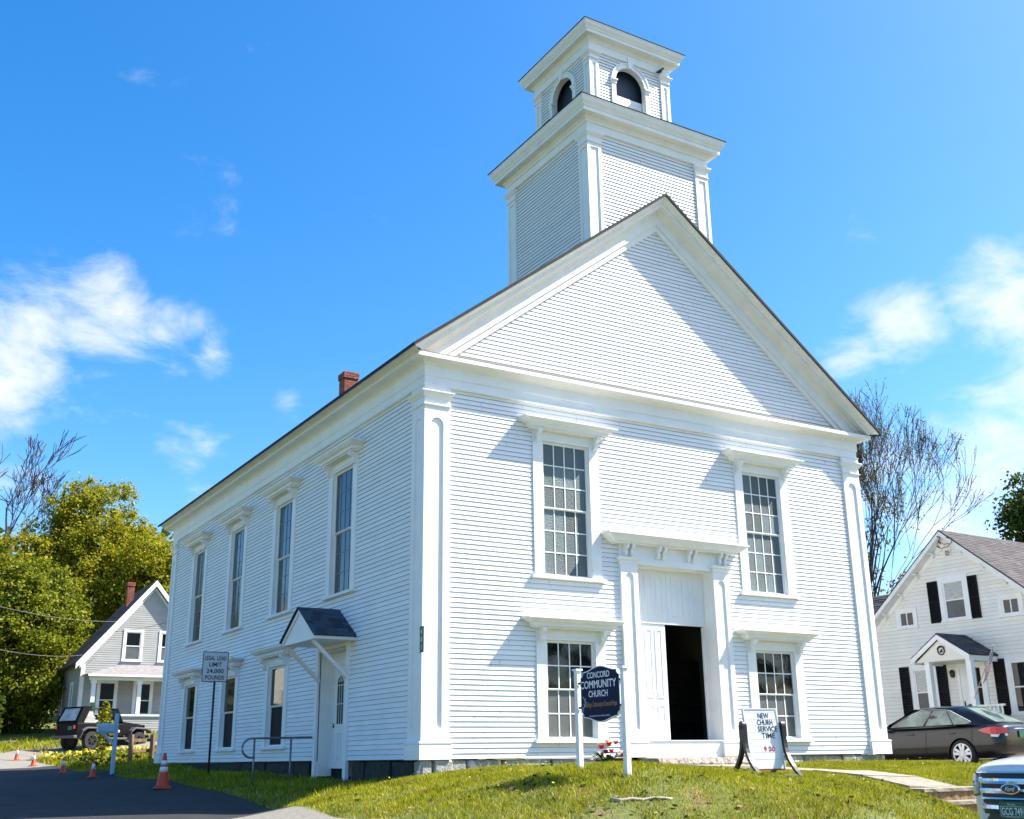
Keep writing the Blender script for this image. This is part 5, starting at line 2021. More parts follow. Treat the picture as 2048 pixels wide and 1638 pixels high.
vb = car_loft('body', vsec, M['car_silver'], suv, 2, cut=[(-.92, .37, .43, -1.2, -.64), (-.92, .37, .43, .64, 1.2), (-3.75, .37, .43, -1.2, -.64), (-3.75, .37, .43, .64, 1.2)])
from mathutils.bvhtree import BVHTree
vbvh = BVHTree.FromPolygons([tuple(v.co) for v in vb.data.vertices], [tuple(q.vertices) for q in vb.data.polygons])
belt = [(-1.45, 0, 1.17), (-1.52, .45, 1.165), (-1.85, .82, 1.14), (-3.0, .86, 1.14), (-4.2, .84, 1.17), (-4.5, .66, 1.18), (-4.52, 0, 1.19)]
roof = [(-2.30, 0, 1.68), (-2.33, .38, 1.67), (-2.48, .64, 1.62), (-3.1, .66, 1.65), (-3.9, .66, 1.62), (-4.12, .52, 1.61), (-4.14, 0, 1.62)]
p = MB()
p.ring([full(belt), full(roof), [(x * .6 - 1.2, y * .6, z + .03) for x, y, z in full(roof)]])
vc = p.build('cabin', M['car_silver'], suv, smooth=True)
e_ = vc.modifiers.new('e', 'EDGE_SPLIT')
e_.split_angle = math.radians(35)
f2 = patch((-1.50, .70, 1.17), (-1.50, -.70, 1.17), (-2.28, .53, 1.66), (-2.28, -.53, 1.66), -.03)
pane_on(f2, [(0, .02), (.3, .0), (.7, .0), (1, .02), (.98, .97), (.02, .97)], M['car_glass'], vc, 'windscreen')
p = MB()
p.box(-1.56, -1.40, -.72, .72, 1.165, 1.185, fr=lambda u, v, w: (u, v, w))
p.build('cowl', M['trim'], suv)
for s_ in (1, -1):
    f1 = patch((-1.95, s_ * .845, 1.16), (-4.2, s_ * .845, 1.18), (-2.50, s_ * .655, 1.60), (-3.9, s_ * .665, 1.60), .012 * s_)
    pane_on(f1, [(.03, .04), (.40, .04), (.40, .93), (.06, .93)], M['car_glass'], vc, 'side_window')
    pane_on(f1, [(.43, .04), (.75, .04), (.75, .93), (.43, .93)], M['car_glass'], vc, 'side_window')
    p = MB()
    p.ring([[(-1.78 + a * .07, s_ * (.88 + b_), 1.13 + c) for a, c in ((-1, 0), (1, .02), (.9, .15), (-1, .17))] for b_ in (.0, .10, .22)])
    p.build('mirror', M['car_silver'], suv, bevel=.03)
    # headlamp and bumper slot follow the skin of the body
    def skin(a, z, off):
        o_, d_ = Vector((-.75, s_ * .22, z)), Vector((math.cos(math.radians(a)), s_ * math.sin(math.radians(a)), 0))
        h = vbvh.ray_cast(o_, d_)
        q = h[0] if h[0] is not None else o_ + d_ * .8
        return tuple(q + d_ * off)
    A_ = np.linspace(19, 58, 9)
    lo_ = [.785, .775, .770, .775, .79, .81, .84, .87, .90]
    hi_ = [.962, .968, .974, .980, .985, .988, .988, .985, .975]
    rows4 = []
    for t in (0, .04, .5, .96, 1):
        rows4.append([skin(a, l + (h - l) * t, .004 if t in (0, 1) else .016) for a, l, h in zip(A_, lo_, hi_)])
    p = MB()
    p.ring(rows4, closed=False, caps=False)
    hl = p.build('headlight', M['clear_lens'], suv, smooth=True)
    e_ = hl.modifiers.new('e', 'SOLIDIFY')
    e_.thickness = .01
    p = MB()
    q0 = skin(27, .875, .0)
    p.lathe([(0, .0), (.028, .0), (.032, .014), (.026, .016), (.018, .008), (0, .006)], 16, c=q0, axis='x')
    p.build('lamp_bowl', M['chrome'], hl)
    p = MB()
    p.tube([skin(a, l - .008, .006) for a, l in zip(A_, lo_)], .006, 5)
    p.tube([skin(a, h + .006, .006) for a, h in zip(A_, hi_)], .006, 5)
    p.build('lamp_seam', M['trim'], hl)
    p = MB()
    p.tube([skin(52, .62, .006), skin(46, .60, .006), skin(44, .50, .006), skin(45, .42, .006)], .010, 5)
    p.build('bumper_trim', M['chrome'], suv)


def grille_bar(z0, z1, hw, x0, bulge, m, name='grille_bar', curve=.10, dep=.05):
    p = MB()
    us = np.linspace(-1, 1, 13)
    rings = []
    for t in us:
        x = x0 - curve * t * t
        y = hw * t
        rings.append([(x, y, z0), (x + bulge, y, z0 * .6 + z1 * .4), (x + bulge * .8, y, z0 * .2 + z1 * .8), (x - .005, y, z1), (x - dep, y, z1), (x - dep, y, z0)])
    p.ring(rings)
    return p.build(name, m, suv, smooth=False)


gb = grille_bar(.60, .995, .455, .10, .0, M['trim'], 'grille_back', .05, .12)
for z0, z1, hw in ((.972, .998, .46), (.882, .945, .455), (.792, .850, .45), (.728, .762, .445)):
    grille_bar(z0, z1, hw, .108, .025, M['chrome'], curve=.05)
grille_bar(.615, .70, .45, .108, .03, M['chrome'], 'bumper_bar', .05, .1)
grille_bar(.34, .60, .44, .095, .0, M['trim'], 'air_intake', .05, .15)
# oval badge
p = MB()
ov = lambda a, b_, x: [(x, a * math.cos(t), .838 + b_ * math.sin(t)) for t in np.linspace(0, 2 * math.pi, 29)[:-1]]
p.ring([ov(.118, .050, .10), ov(.118, .050, .149), ov(.106, .041, .152)])
bg_ = p.build('badge', M['chrome'], suv)
p = MB()
p.ring([ov(.104, .040, .10), ov(.104, .040, .1525)])
p.build('badge_field', mat('badge_blue', (.006, .012, .06), .25, coat=.5), bg_)
fbdg = lambda u, v, w: (.1525 + w, u, v)
lettering('Ford', fbdg, 0, .838, .040, .125, .0015, M['white_ink'], bg_, shear=.45, bold=.008)
# plate
p = MB()
fpl = lambda u, v, w: (.158 + w, u, v + .06)
p.box(-.165, .165, .50, .672, -.07, -.0005, fr=fpl)
ph = p.build('plate_holder', M['trim'], suv)
p = MB()
p.prism(rrect(-.1525, .1525, .512, .660, .012), .0, .004, fr=fpl)
npl = p.build('number_plate', M['plate_green'], suv)
p = MB()
for a in ((-.14, .14, .618, .621), (-.14, .14, .528, .531)):
    p.box(a[0], a[1], a[2], a[3], .004, .0055, fr=fpl)
p.box(-.14, -.137, .531, .618, .004, .0055, fr=fpl)
p.box(.137, .14, .531, .618, .004, .0055, fr=fpl)
p.build('plate_border', M['plate_ink'], npl)
lettering('GCG 749', fpl, 0, .5745, .066, .255, .0058, M['plate_ink'], npl, bold=.012)
lettering('Vermont', fpl, 0, .640, .022, .10, .0058, M['plate_ink'], npl)
lettering('Green Mountain State', fpl, 0, .5205, .010, .16, .0058, M['plate_ink'], npl)
for x in (-.92, -3.75):
    for s_ in (1, -1):
        wheel(suv, x, s_ * .83, .37, .37, .24, .25, s_, 5)
p = MB()
p.lathe([(0, 0), (.012, 0), (.014, .012), (0, .016)], 8, c=(-.75, -.35, 1.145))
p.build('washer_jet', M['trim'], suv)

# ---- black open jeep on the drive
jp = thing('off_roader', 'black open top off road vehicle with canvas rear window on the gravel drive', 'car', (.62, 33.9, gz(.62, 33.9) + .03), .44)
M['jeep_black'] = mat('dusty_black_paint', (0.005, 0.005, 0.006), 0.5, spec=.12, noise=(4, .2))
M['fender'] = mat('grey_plastic_flare', (0.085, 0.08, 0.085), 0.6)
M['canvas'] = mat('black_canvas', (0.010, 0.010, 0.011), 0.95, spec=.1, noise=(9, .25))
M['vinyl'] = mat('cloudy_vinyl_window', (0.34, 0.34, 0.32), 0.3, noise=(2.2, .5), coat=.3)
xyz = lambda u, v, w: (u, v, w)
p = MB()
tub = lambda x0, x1, hw, z0, z1: [[(x, -hw, z0), (x, hw, z0), (x, hw, z1), (x, -hw, z1)] for x in (x0, x1)]
p.ring(tub(-.72, 1.62, .74, .55, 1.08))
jb = p.build('body', M['jeep_black'], jp, bevel=.03)
p = MB()
p.ring([[(1.62, -.70, .62), (1.62, .70, .62), (1.62, .68, 1.17), (1.62, -.68, 1.17)], [(2.45, -.58, .62), (2.45, .58, .62), (2.45, .55, 1.10), (2.45, -.55, 1.10)], [(2.85, -.52, .62), (2.85, .52, .62), (2.85, .48, 1.05), (2.85, -.48, 1.05)]])
hd_ = p.build('hood', M['jeep_black'], jp, bevel=.03)
p = MB()
p.box(2.86, 2.92, -.50, .50, .60, 1.06, fr=xyz)
gr_ = p.build('grille', M['jeep_black'], jp, bevel=.02)
for k in range(7):
    p = MB()
    p.box(2.92, 2.925, -.24 + k * .08 - .018, -.24 + k * .08 + .018, .72, .98, fr=xyz)
    p.build('grille_slot', M['trim'], gr_)
for s_ in (1, -1):
    p = MB()
    p.lathe([(0, 0), (.09, 0), (.085, .02), (0, .03)], 16, c=(2.92, s_ * .38, .90), axis='x')
    p.build('headlight', M['clear_lens'], jp)
for x0 in (0, 2.42):
    for s_ in (1, -1):
        p = MB()
        rings = []
        for dx, dz in ((-.62, .50), (-.50, .80), (-.30, .93), (.30, .93), (.48, .82), (.62, .52)) if x0 == 0 else ((-.62, .46), (-.46, .80), (-.28, .95), (.30, .93), (.50, .86), (.56, .76)):
            rings.append([(x0 + dx, s_ * .56, dz), (x0 + dx, s_ * .90, dz - .01), (x0 + dx, s_ * .90, dz - .08), (x0 + dx, s_ * .56, dz - .07)])
        p.ring(rings)
        p.build('wheel_flare', M['fender'], jp, bevel=.015)
        wheel(jp, x0, s_ * .72, .37, .37, .24, .21, s_, 6)
p = MB()
p.box(-.86, -.70, -.78, .78, .46, .58, fr=xyz)
p.build('rear_bumper', M['fender'], jp, bevel=.02)
p = MB()
p.box(2.98, 3.12, -.72, .72, .50, .62, fr=xyz)
p.build('front_bumper', M['fender'], jp, bevel=.02)
for s_ in (1, -1):
    p = MB()
    p.box(.55, 1.85, s_ * .76 - .04, s_ * .76 + .04, .42, .50, fr=xyz)
    p.build('side_step', M['fender'], jp, bevel=.015)
    p = MB()
    p.box(-.78, -.72, s_ * .62 - .05, s_ * .62 + .05, .84, .98, fr=xyz)
    p.build('tail_lamp', M['red_lens'], jp)
# windscreen frame, roll bar and the canvas back
p = MB()
A = [(1.58, -.68, 1.12), (1.30, -.62, 1.70), (1.30, .62, 1.70), (1.58, .68, 1.12)]
p.tube(A + [A[0]], .035, 6)
wsf = p.build('windscreen_frame', M['jeep_black'], jp)
p = MB()
p.add([(1.56, -.66, 1.14), (1.56, .66, 1.14), (1.31, .60, 1.68), (1.31, -.60, 1.68)], [(0, 1, 2, 3)])
p.build('windscreen', M['car_glass_lit'], wsf)
p = MB()
for s_ in (1, -1):
    p.tube([(-.35, s_ * .64, 1.05), (-.20, s_ * .62, 1.66), (.35, s_ * .62, 1.72), (1.30, s_ * .60, 1.70)], .03, 6)
p.tube([(.35, -.62, 1.72), (.35, .62, 1.72)], .03, 6)
p.tube([(.35, -.62, 1.72), (.42, -.66, 1.05)], .03, 6)
p.tube([(.35, .62, 1.72), (.42, .66, 1.05)], .03, 6)
p.build('roll_bar', M['jeep_black'], jp)
p = MB()
C0, C1 = [(-.74, y, 1.08) for y in (-.72, .72)], [(-.42, y, 1.76) for y in (-.66, .66)]
p.add([C0[0], C0[1], C1[1], C1[0], (.02, -.66, 1.775), (.02, .66, 1.775)], [(0, 1, 2, 3), (3, 2, 5, 4)])
for s_ in (1, -1):
    p.add([(-.745, s_ * .725, 1.08), (-.425, s_ * .665, 1.765), (.0, s_ * .665, 1.775), (-.18, s_ * .69, 1.5), (-.42, s_ * .72, 1.09)], [(0, 1, 2, 3, 4)])
cv = p.build('canvas_top', M['canvas'], jp)
so_ = cv.modifiers.new('t', 'SOLIDIFY')
so_.thickness = .012
fcv = patch(C0[0], C0[1], C1[0], C1[1], -.02)
pane_on(fcv, [(.10, .14), (.90, .14), (.88, .88), (.12, .88)], M['vinyl'], cv, 'rear_window')
for s_ in (1, -1):
    p = MB()
    p.add([(-.40, s_ * .735, 1.10), (.42, s_ * .735, 1.10), (.30, s_ * .715, 1.2), (-.16, s_ * .705, 1.58)], [(0, 1, 2, 3)])
    p.build('side_window', M['vinyl'], cv)
p = MB()
for k in range(2):
    p.box(.20 + k * .55 - .2, .20 + k * .55 + .2, -.55, -.10, .9, 1.45, fr=xyz)
    p.box(.20 + k * .55 - .2, .20 + k * .55 + .2, .10, .55, .9, 1.45, fr=xyz)
p.build('seat', M['canvas'], jp, bevel=.05)
p = MB()
p.box(-.80, -.76, -.52, -.22, .80, .95, fr=xyz)
p.build('number_plate', M['plate_green'], jp)
for z in (.72, .78):
    p = MB()
    p.box(1.25, 1.42, -.748, -.742, z, z + .03, fr=xyz)
    p.build('side_emblem', M['plate_ink'], jb)

# ------------------------------------------------------------------ neighbouring houses
M['grey_siding'] = mat('grey_clapboard_paint', (0.36, 0.35, 0.33), 0.6, rnd=.05, rnd_mode='ISLAND', noise=(2, .07))
M['cream_siding'] = mat('cream_white_siding', (0.76, 0.74, 0.68), 0.6, rnd=.04, rnd_mode='ISLAND', noise=(1.6, .06), col2=(.5, .46, .40), mask=(8, .68, .8))
M['light_shingle'] = mat('pale_grey_shingle', (0.20, 0.19, 0.18), 0.9, noise=(7, .3), bump=(30, .5, .02))
M['dark_shingle'] = mat('weathered_dark_shingle', (0.075, 0.070, 0.072), 0.9, rnd=.3, rnd_mode='ISLAND', noise=(4, .3))
M['brown_shingle'] = mat('brown_grey_shingle', (0.062, 0.054, 0.055), 0.9, rnd=.3, rnd_mode='ISLAND', noise=(4, .25))
M['shutter'] = mat('black_shutter_paint', (0.006, 0.006, 0.007), 0.6, spec=.15)
M['curtain'] = mat('window_with_pale_blind', (0.42, 0.42, 0.38), 0.25, spec=.6, noise=(5, .3), stretch=(1, 1, 6))


def hbox(parent, fr, name, m, *boxes, **kw):
    p = MB(fr)
    for b in boxes:
        p.box(*b)
    return p.build(name, m, parent, **kw)


def house_window(parent, fr, u0, u1, v0, v1, gl_up=None, gl_dn=None, cas=.11, sash=.05, vertical=False, cm=None):
    """u0..u1, v0..v1 is the glass"""
    cm = cm or M['old_paint']
    w = hbox(parent, fr, 'window', cm, (u0 - sash - cas, u0 - sash, v0 - sash, v1 + sash, -.02, .04), (u1 + sash, u1 + sash + cas, v0 - sash, v1 + sash, -.02, .04), (u0 - sash - cas, u1 + sash + cas, v1 + sash, v1 + sash + cas, -.02, .045))
    hbox(w, fr, 'sill', cm, (u0 - sash - cas - .02, u1 + sash + cas + .02, v0 - sash - .07, v0 - sash, -.02, .07))
    b = [(u0 - sash, u0, v0 - sash, v1 + sash, -.02, .022), (u1, u1 + sash, v0 - sash, v1 + sash, -.02, .022), (u0, u1, v1, v1 + sash, -.02, .022), (u0, u1, v0 - sash, v0, -.02, .022)]
    if vertical:
        um = (u0 + u1) / 2
        b.append((um - .02, um + .02, v0, v1, -.02, .022))
        pn = [(u0, um - .02, v0, v1), (um + .02, u1, v0, v1)]
    else:
        vm = (v0 + v1) / 2
        b.append((u0, u1, vm - .022, vm + .022, -.02, .024))
        pn = [(u0, u1, vm + .022, v1), (u0, u1, v0, vm - .022)]
    hbox(w, fr, 'sash', M['paint'], *b)
    for q, g in zip(pn, (gl_up or M['glass_dark'], gl_dn or M['glass_dark'])):
        hbox(w, fr, 'pane', g, (*q, -.01, .004))
    return w


def shingle_field(mb, P0, P1, Q0, Q1, rows, wid, th=.012):
    """courses of tabs from the eave P0-P1 up to the ridge Q0-Q1"""
    P0, P1, Q0, Q1 = map(Vector, (P0, P1, Q0, Q1))
    n = (P1 - P0).cross(Q0 - P0).normalized()
    if n.z < 0:
        n = -n
    for r in range(rows):
        a0, a1 = P0.lerp(Q0, r / rows), P1.lerp(Q1, r / rows)
        b0, b1 = P0.lerp(Q0, min(1, (r + 1.15) / rows)), P1.lerp(Q1, min(1, (r + 1.15) / rows))
        L_ = (a1 - a0).length
        k = max(1, int(L_ / wid))
        off = random.uniform(0, 1)
        ts = [0] + [min(1, max(0, (i + off) / k)) for i in range(k)] + [1]
        for i in range(len(ts) - 1):
            if ts[i + 1] - ts[i] < .15 / k:
                continue
            t0, t1 = ts[i], ts[i + 1] - .02 / k
            u = th * random.uniform(.8, 1.6)
            A, B = a0.lerp(a1, t0), a0.lerp(a1, t1)
            C, D = b0.lerp(b1, t1), b0.lerp(b1, t0)
            m_ = len(mb.v)
            mb.add([tuple(A + n * u), tuple(B + n * u), tuple(C + n * .003), tuple(D + n * .003), tuple(A), tuple(B)], [(0, 1, 2, 3), (4, 5, 1, 0)])


# ---- grey house on the left
lh = thing('grey_house', 'grey gabled house with front porch behind the parked off road vehicle', 'house', (4.545, 39.556, 0), -.012)
zlh = 1.25
lh.location.z = zlh
fl = lambda u, v, w: (u, -w, v - zlh)
fs_ = lambda u, v, w: (-3.15 - w, u, v - zlh)
AP, SL, HWW, DEP = 8.84, 1.2087, 3.15, 5.3
rz_ = lambda u: AP - SL * abs(u)
p = MB(lambda u, v, w: (u, -w, v - zlh))
p.prism([(-HWW, .6), (HWW, .6), (HWW, rz_(HWW) - .1), (0, AP - .1), (-HWW, rz_(HWW) - .1)], -DEP, -.02)
wall = p.build('wall', M['grey_siding'], lh)
j = MB(fl)
holes = [(-1.25, -.47, 4.85, 6.25), (.47, 1.25, 4.85, 6.25), (-2.25, -1.5, 2.3, 3.78), (-.55, .2, 2.3, 3.78)]
siding(fl, -HWW + .12, HWW - .12, 1.5, 4.66, .105, holes, mb=j, lip=.014)
lo2 = lambda v: -max(.02, min(HWW - .12, (AP - .12 - v) / SL))
siding(fl, 0, 0, 4.66, AP - .2, .105, holes, mb=j, lo=lo2, hi=lambda v: -lo2(v), lip=.014)
siding(fs_, .12, DEP, 1.3, 4.9, .105, [(1.85, 2.4, 2.5, 3.75), (4.85, 5.25, 2.5, 3.75)], mb=j, lip=.014)
j.build('clapboard', [M['grey_siding'], M['board_edge']], wall, kind='stuff')
hbox(lh, fl, 'corner_board', M['paint'], (-HWW - .02, -HWW + .16, .7, 4.62, -.03, .022))
hbox(lh, fl, 'corner_board', M['paint'], (HWW - .16, HWW + .02, .7, 4.62, -.03, .022))
hbox(lh, fs_, 'corner_board', M['paint'], (0, .15, .7, 4.62, -.01, .02))
for s_ in (-1, 1):
    p = MB(fl)
    p.prism([(s_ * 3.46, rz_(3.46) + .0), (0, AP), (0, AP - .10), (s_ * 3.46, rz_(3.46) - .10)], -DEP - .2, .25)
    rf = p.build('roof', M['roof_dark'], lh)
    p = MB(fl)
    p.prism([(s_ * 3.47, rz_(3.47) - .02), (0, AP - .02), (0, AP - .32), (s_ * 3.47, rz_(3.47) - .30)], .252, .285)
    p.prism([(s_ * 3.25, rz_(3.25) - .32), (0, AP - .34), (0, AP - .50), (s_ * 3.25, rz_(3.25) - .50)], .0, .03)
    p.build('bargeboard', M['paint'], rf)
chimney(lh, -.78, 2.2, .17, .17, 7.4 - zlh, 8.98 - zlh, bw=.16)
for a, b_ in ((-1.18, -.54), (.54, 1.18)):
    house_window(lh, fl, a, b_, 4.9, 6.17, M['glass_dark'], M['screen'])
for a, b_ in ((-2.19, -1.55), (-.50, .14)):
    house_window(lh, fl, a, b_, 2.15, 3.72)
for a in (1.9, 4.88):
    house_window(lh, fs_, a, a + .45, 2.5, 3.72)
# porch
PD = 1.5
hbox(lh, fl, 'porch_floor', M['paint'], (-2.95, 2.95, 1.42, 1.55, .03, PD))
p = MB(fl)
siding(lambda u, v, w: (u, -PD - w, v - zlh), -2.65, 2.9, 1.47, 2.13, .11, mb=p, lip=.014)
p.box(-2.65, 2.9, .8, 2.13, PD - .08, PD - .001)
hf = p.build('half_wall', [M['grey_siding'], M['board_edge']], lh)
hbox(hf, fl, 'rail_cap', M['paint'], (-2.70, 2.95, 2.13, 2.22, PD - .12, PD + .07))
for u in (-2.77, -.67, 1.45, 2.85):
    p = MB(fl)
    p.box(u - .09, u + .09, 2.22 if u > -2.7 else 1.5, 3.62, PD - .17, PD + .01)
    p.box(u - .13, u + .13, 3.62, 3.78, PD - .21, PD + .05)
    p.build('porch_post', M['paint'], lh)
hbox(lh, fl, 'porch_beam', M['paint'], (-2.98, 2.98, 3.78, 4.02, PD - .2, PD + .12))
p = MB(fl)
e = [(-3.1, 4.04, PD + .3), (3.1, 4.04, PD + .3), (3.1, 4.10, -.0), (1.33, 4.62, .02), (-1.33, 4.62, .02), (-3.1, 4.10, .0)]
p.add(e + [(x, y - .05, z) for x, y, z in e], [(0, 1, 3, 4), (1, 2, 3), (0, 4, 5), (6, 7, 9, 10), (0, 6, 7, 1), (0, 5, 11, 6), (1, 7, 8, 2)])
p.build('porch_roof', M['light_shingle'], lh)
hbox(lh, fl, 'porch_fascia', M['paint'], (-3.12, 3.12, 3.93, 4.03, PD + .302, PD + .33))
g = hbox(lh, fl, 'post_banner', M['green_sign'], (-2.87, -2.67, 2.35, 2.75, PD + .012, PD + .02))

# ---- white house on the right, its gable towards the church
rh = thing('white_house', 'white gabled house with black shutters and a small porch beside the church', 'house', (23.571, 6.932, -.25), -1.535)
fr2 = lambda u, v, w: (u, -w, v + .25)
AP, SL, HWW, DEP = 7.327, .823, 4.25, 8.5
rz2 = lambda u: AP - SL * abs(u)
p = MB(fr2)
p.prism([(-HWW, -.6), (HWW, -.6), (HWW, rz2(HWW) - .12), (0, AP - .12), (-HWW, rz2(HWW) - .12)], -DEP, -.02)
wall = p.build('wall', M['cream_siding'], rh)
WIN = [(-.33, .37, 4.36, 5.55), (-2.25, -1.74, 4.30, 4.72), (1.80, 2.31, 4.30, 4.72), (-1.92, -1.2, 1.25, 2.72), (1.77, 2.55, 1.22, 2.72)]
holes = [(a - .12, b_ + .12, c - .12, d + .12) for a, b_, c, d in WIN] + [(-.28, .80, -.1, 3.0)]
j = MB(fr2)
siding(fr2, -HWW + .1, HWW - .1, .1, 3.65, .125, holes, mb=j, lip=.012)
lo3 = lambda v: -max(.02, min(HWW - .1, (AP - .22 - v) / SL))
siding(fr2, 0, 0, 3.65, AP - .3, .125, holes, mb=j, lo=lo3, hi=lambda v: -lo3(v), lip=.012)
j.build('clapboard', [M['cream_siding'], M['board_edge']], wall, kind='stuff')
for s_ in (-1, 1):
    UE = 4.75
    p = MB(fr2)
    p.prism([(s_ * UE, rz2(UE)), (0, AP), (0, AP - .05), (s_ * UE, rz2(UE) - .05)], -DEP - .3, .40)
    rf = p.build('roof', M['brown_shingle'], rh)
    sf = MB(fr2)
    shingle_field(sf, (s_ * (UE + .03), rz2(UE + .03) + .003, .41), (s_ * (UE + .03), rz2(UE + .03) + .003, -DEP - .3), (0, AP + .003, .41), (0, AP + .003, -DEP - .3), 44, .32)
    sf.build('shingle', M['brown_shingle'], rf, kind='stuff')
    p = MB(fr2)
    p.prism([(s_ * UE, rz2(UE) - .052), (0, AP - .052), (0, AP - .21), (s_ * UE, rz2(UE) - .21)], .375, .402)
    p.prism([(s_ * UE, rz2(UE) - .17), (0, AP - .17), (0, AP - .21), (s_ * UE, rz2(UE) - .21)], .0, .374)
    p.prism([(s_ * UE, rz2(UE) - .212), (0, AP - .212), (0, AP - .42), (s_ * UE, rz2(UE) - .42)], -.01, .035)
    p.build('bargeboard', M['old_paint'], rf)
    for u in (.55, 1.3, 2.05, 2.8, 3.55):
        p = MB()
        q = MB(fr2)
        zt_ = rz2(u) - .212
        n = len(SCROLL)
        vs = [(s_ * (u - .03), zt_ - .03 + v * .75, .035 + w * 1.2) for w, v in SCROLL] + [(s_ * (u + .03), zt_ - .03 + v * .75, .035 + w * 1.2) for w, v in SCROLL]
        q.add(vs, [tuple(range(n)), tuple(range(n, 2 * n))] + [(i, (i + 1) % n, n + (i + 1) % n, n + i) for i in range(n)])
        q.build('bracket', M['old_paint'], rf)
house_window(rh, fr2, *WIN[0], M['curtain'], M['screen'], cas=.17, sash=.06)
house_window(rh, fr2, *WIN[1], cas=.12, sash=.06, vertical=True)
house_window(rh, fr2, *WIN[2], M['glass_dark'], M['screen'], cas=.12, sash=.06, vertical=True)
house_window(rh, fr2, *WIN[3], M['curtain'], M['screen'], cas=.13, sash=.06)
house_window(rh, fr2, *WIN[4], M['glass_dark'], M['glass_dark'], cas=.15, sash=.06)


def shutter(u0, u1, v0, v1):
    s = hbox(rh, fr2, 'shutter', M['shutter'], (u0, u0 + .05, v0, v1, .02, .05), (u1 - .05, u1, v0, v1, .02, .05), (u0 + .05, u1 - .05, v0, v0 + .06, .02, .05), (u0 + .05, u1 - .05, v1 - .06, v1, .02, .05),
             (u0 + .05, u1 - .05, (v0 + v1) / 2 - .03, (v0 + v1) / 2 + .03, .02, .05))
    p = MB(fr2)
    for h0, h1 in ((v0 + .06, (v0 + v1) / 2 - .03), ((v0 + v1) / 2 + .03, v1 - .06)):
        n = int((h1 - h0) / .05)
        for i in range(n):
            z = h0 + (h1 - h0) * i / n
            p.add([(u0 + .05, z, .044), (u1 - .05, z, .044), (u1 - .05, z + .052, .026), (u0 + .05, z + .052, .026), (u0 + .05, z, .02), (u1 - .05, z, .02)], [(0, 1, 2, 3), (4, 5, 1, 0)])
    p.build('louvre', M['shutter'], s, kind='stuff')


for a in ((-1.0, -.58, 4.25, 5.67), (.60, .96, 4.25, 5.67), (-2.57, -2.17, 1.1, 2.88), (-1.05, -.65, 1.1, 2.88), (1.12, 1.53, 1.1, 2.88), (2.84, 3.25, 1.1, 2.88)):
    shutter(*a)
vt = hbox(rh, fr2, 'gable_vent', M['paint'], (-.14, .12, 6.42, 6.46, 0, .04), (-.14, .12, 6.66, 6.70, 0, .04), (-.14, -.11, 6.46, 6.66, 0, .04), (.09, .12, 6.46, 6.66, 0, .04))
hbox(vt, fr2, 'vent_back', M['dark_void'], (-.11, .09, 6.46, 6.66, .002, .016))
for z in (6.48, 6.53, 6.58, 6.63):
    hbox(vt, fr2, 'vent_slat', M['paint'], (-.11, .09, z, z + .018, .017, .036))
# porch
PC, PW, PDp = .25, 1.07, 1.45
pslope = (3.72 - 3.02) / PW
po = MB(fr2)
for s_ in (-1, 1):
    po.prism([(PC + s_ * (PW + .03), 3.02 - .02), (PC, 3.74), (PC, 3.69), (PC + s_ * (PW + .03), 2.97)], .02, PDp + .12)
pr = po.build('porch_roof', M['dark_shingle'], rh)
sf = MB(fr2)
for s_ in (-1, 1):
    shingle_field(sf, (PC + s_ * (PW + .05), 3.005, PDp + .13), (PC + s_ * (PW + .05), 3.005, .02), (PC, 3.745, PDp + .13), (PC, 3.745, .02), 9, .3)
sf.build('shingle', M['dark_shingle'], pr, kind='stuff')
p = MB(fr2)
for s_ in (-1, 1):
    p.prism([(PC + s_ * (PW + .04), 2.97), (PC, 3.69), (PC, 3.53), (PC + s_ * (PW + .04), 2.80)], PDp + .10, PDp + .13)
    a, b_ = PC + s_ * (PW - .08), PC + s_ * (PW - .0)
    p.box(min(a, b_), max(a, b_), 2.80, 2.96, .05, PDp + .09)
p.build('bargeboard', M['paint'], pr)
p = MB(fr2)
p.prism([(PC - PW + .1, 2.86), (PC + PW - .1, 2.86), (PC, 3.55)], PDp - .02, PDp + .02)
for z in (2.96, 3.10, 3.24):
    hw_ = (3.55 - z) / .69 * .9
    p.box(PC - hw_ * 1.1, PC + hw_ * 1.1, z, z + .01, PDp + .02, PDp + .026)
p.build('porch_gable', M['cream_siding'], pr)
hbox(pr, fr2, 'porch_ceiling', M['cream_siding'], (PC - PW + .1, PC + PW - .1, 2.84, 2.858, .03, PDp - .021))
orn = MB(fr2)
ri = [(.125 * math.cos(t), .125 * math.sin(t)) for t in np.linspace(0, 2 * math.pi, 25)]
orn.tube([(PC + .05 + a, 3.17 + b_, PDp + .05) for a, b_ in ri], .020, 6)
for k in range(12):
    t = math.pi * (.15 + .7 * k / 11)
    orn.tube([(PC + .05 + .13 * math.cos(t), 3.17 + .13 * math.sin(t), PDp + .05), (PC + .05 + .165 * math.cos(t + .15), 3.17 + .165 * math.sin(t + .15), PDp + .06)], .010, 4)
orn.prism([(PC + .05 + x, 3.17 + y) for x, y in ((-.05, -.06), (.0, -.065), (.05, -.03), (.045, .03), (.06, .06), (.03, .055), (.01, .03), (-.02, .02), (-.055, -.02))], PDp + .045, PDp + .055)
od = thing('wall_ornament', 'round dark metal ornament on the small porch gable', 'ornament', rh.location, -1.535)
orn.build('ring', M['trim'], od)
for u in (PC - .58, PC + .97):
    hbox(rh, fr2, 'porch_post', M['paint'], (u - .09, u + .09, .45, 2.84, PDp - .16, PDp + .02))
hbox(rh, fr2, 'porch_floor', M['old_paint'], (PC - 1.05, PC + 1.15, .30, .45, .02, PDp + .05))
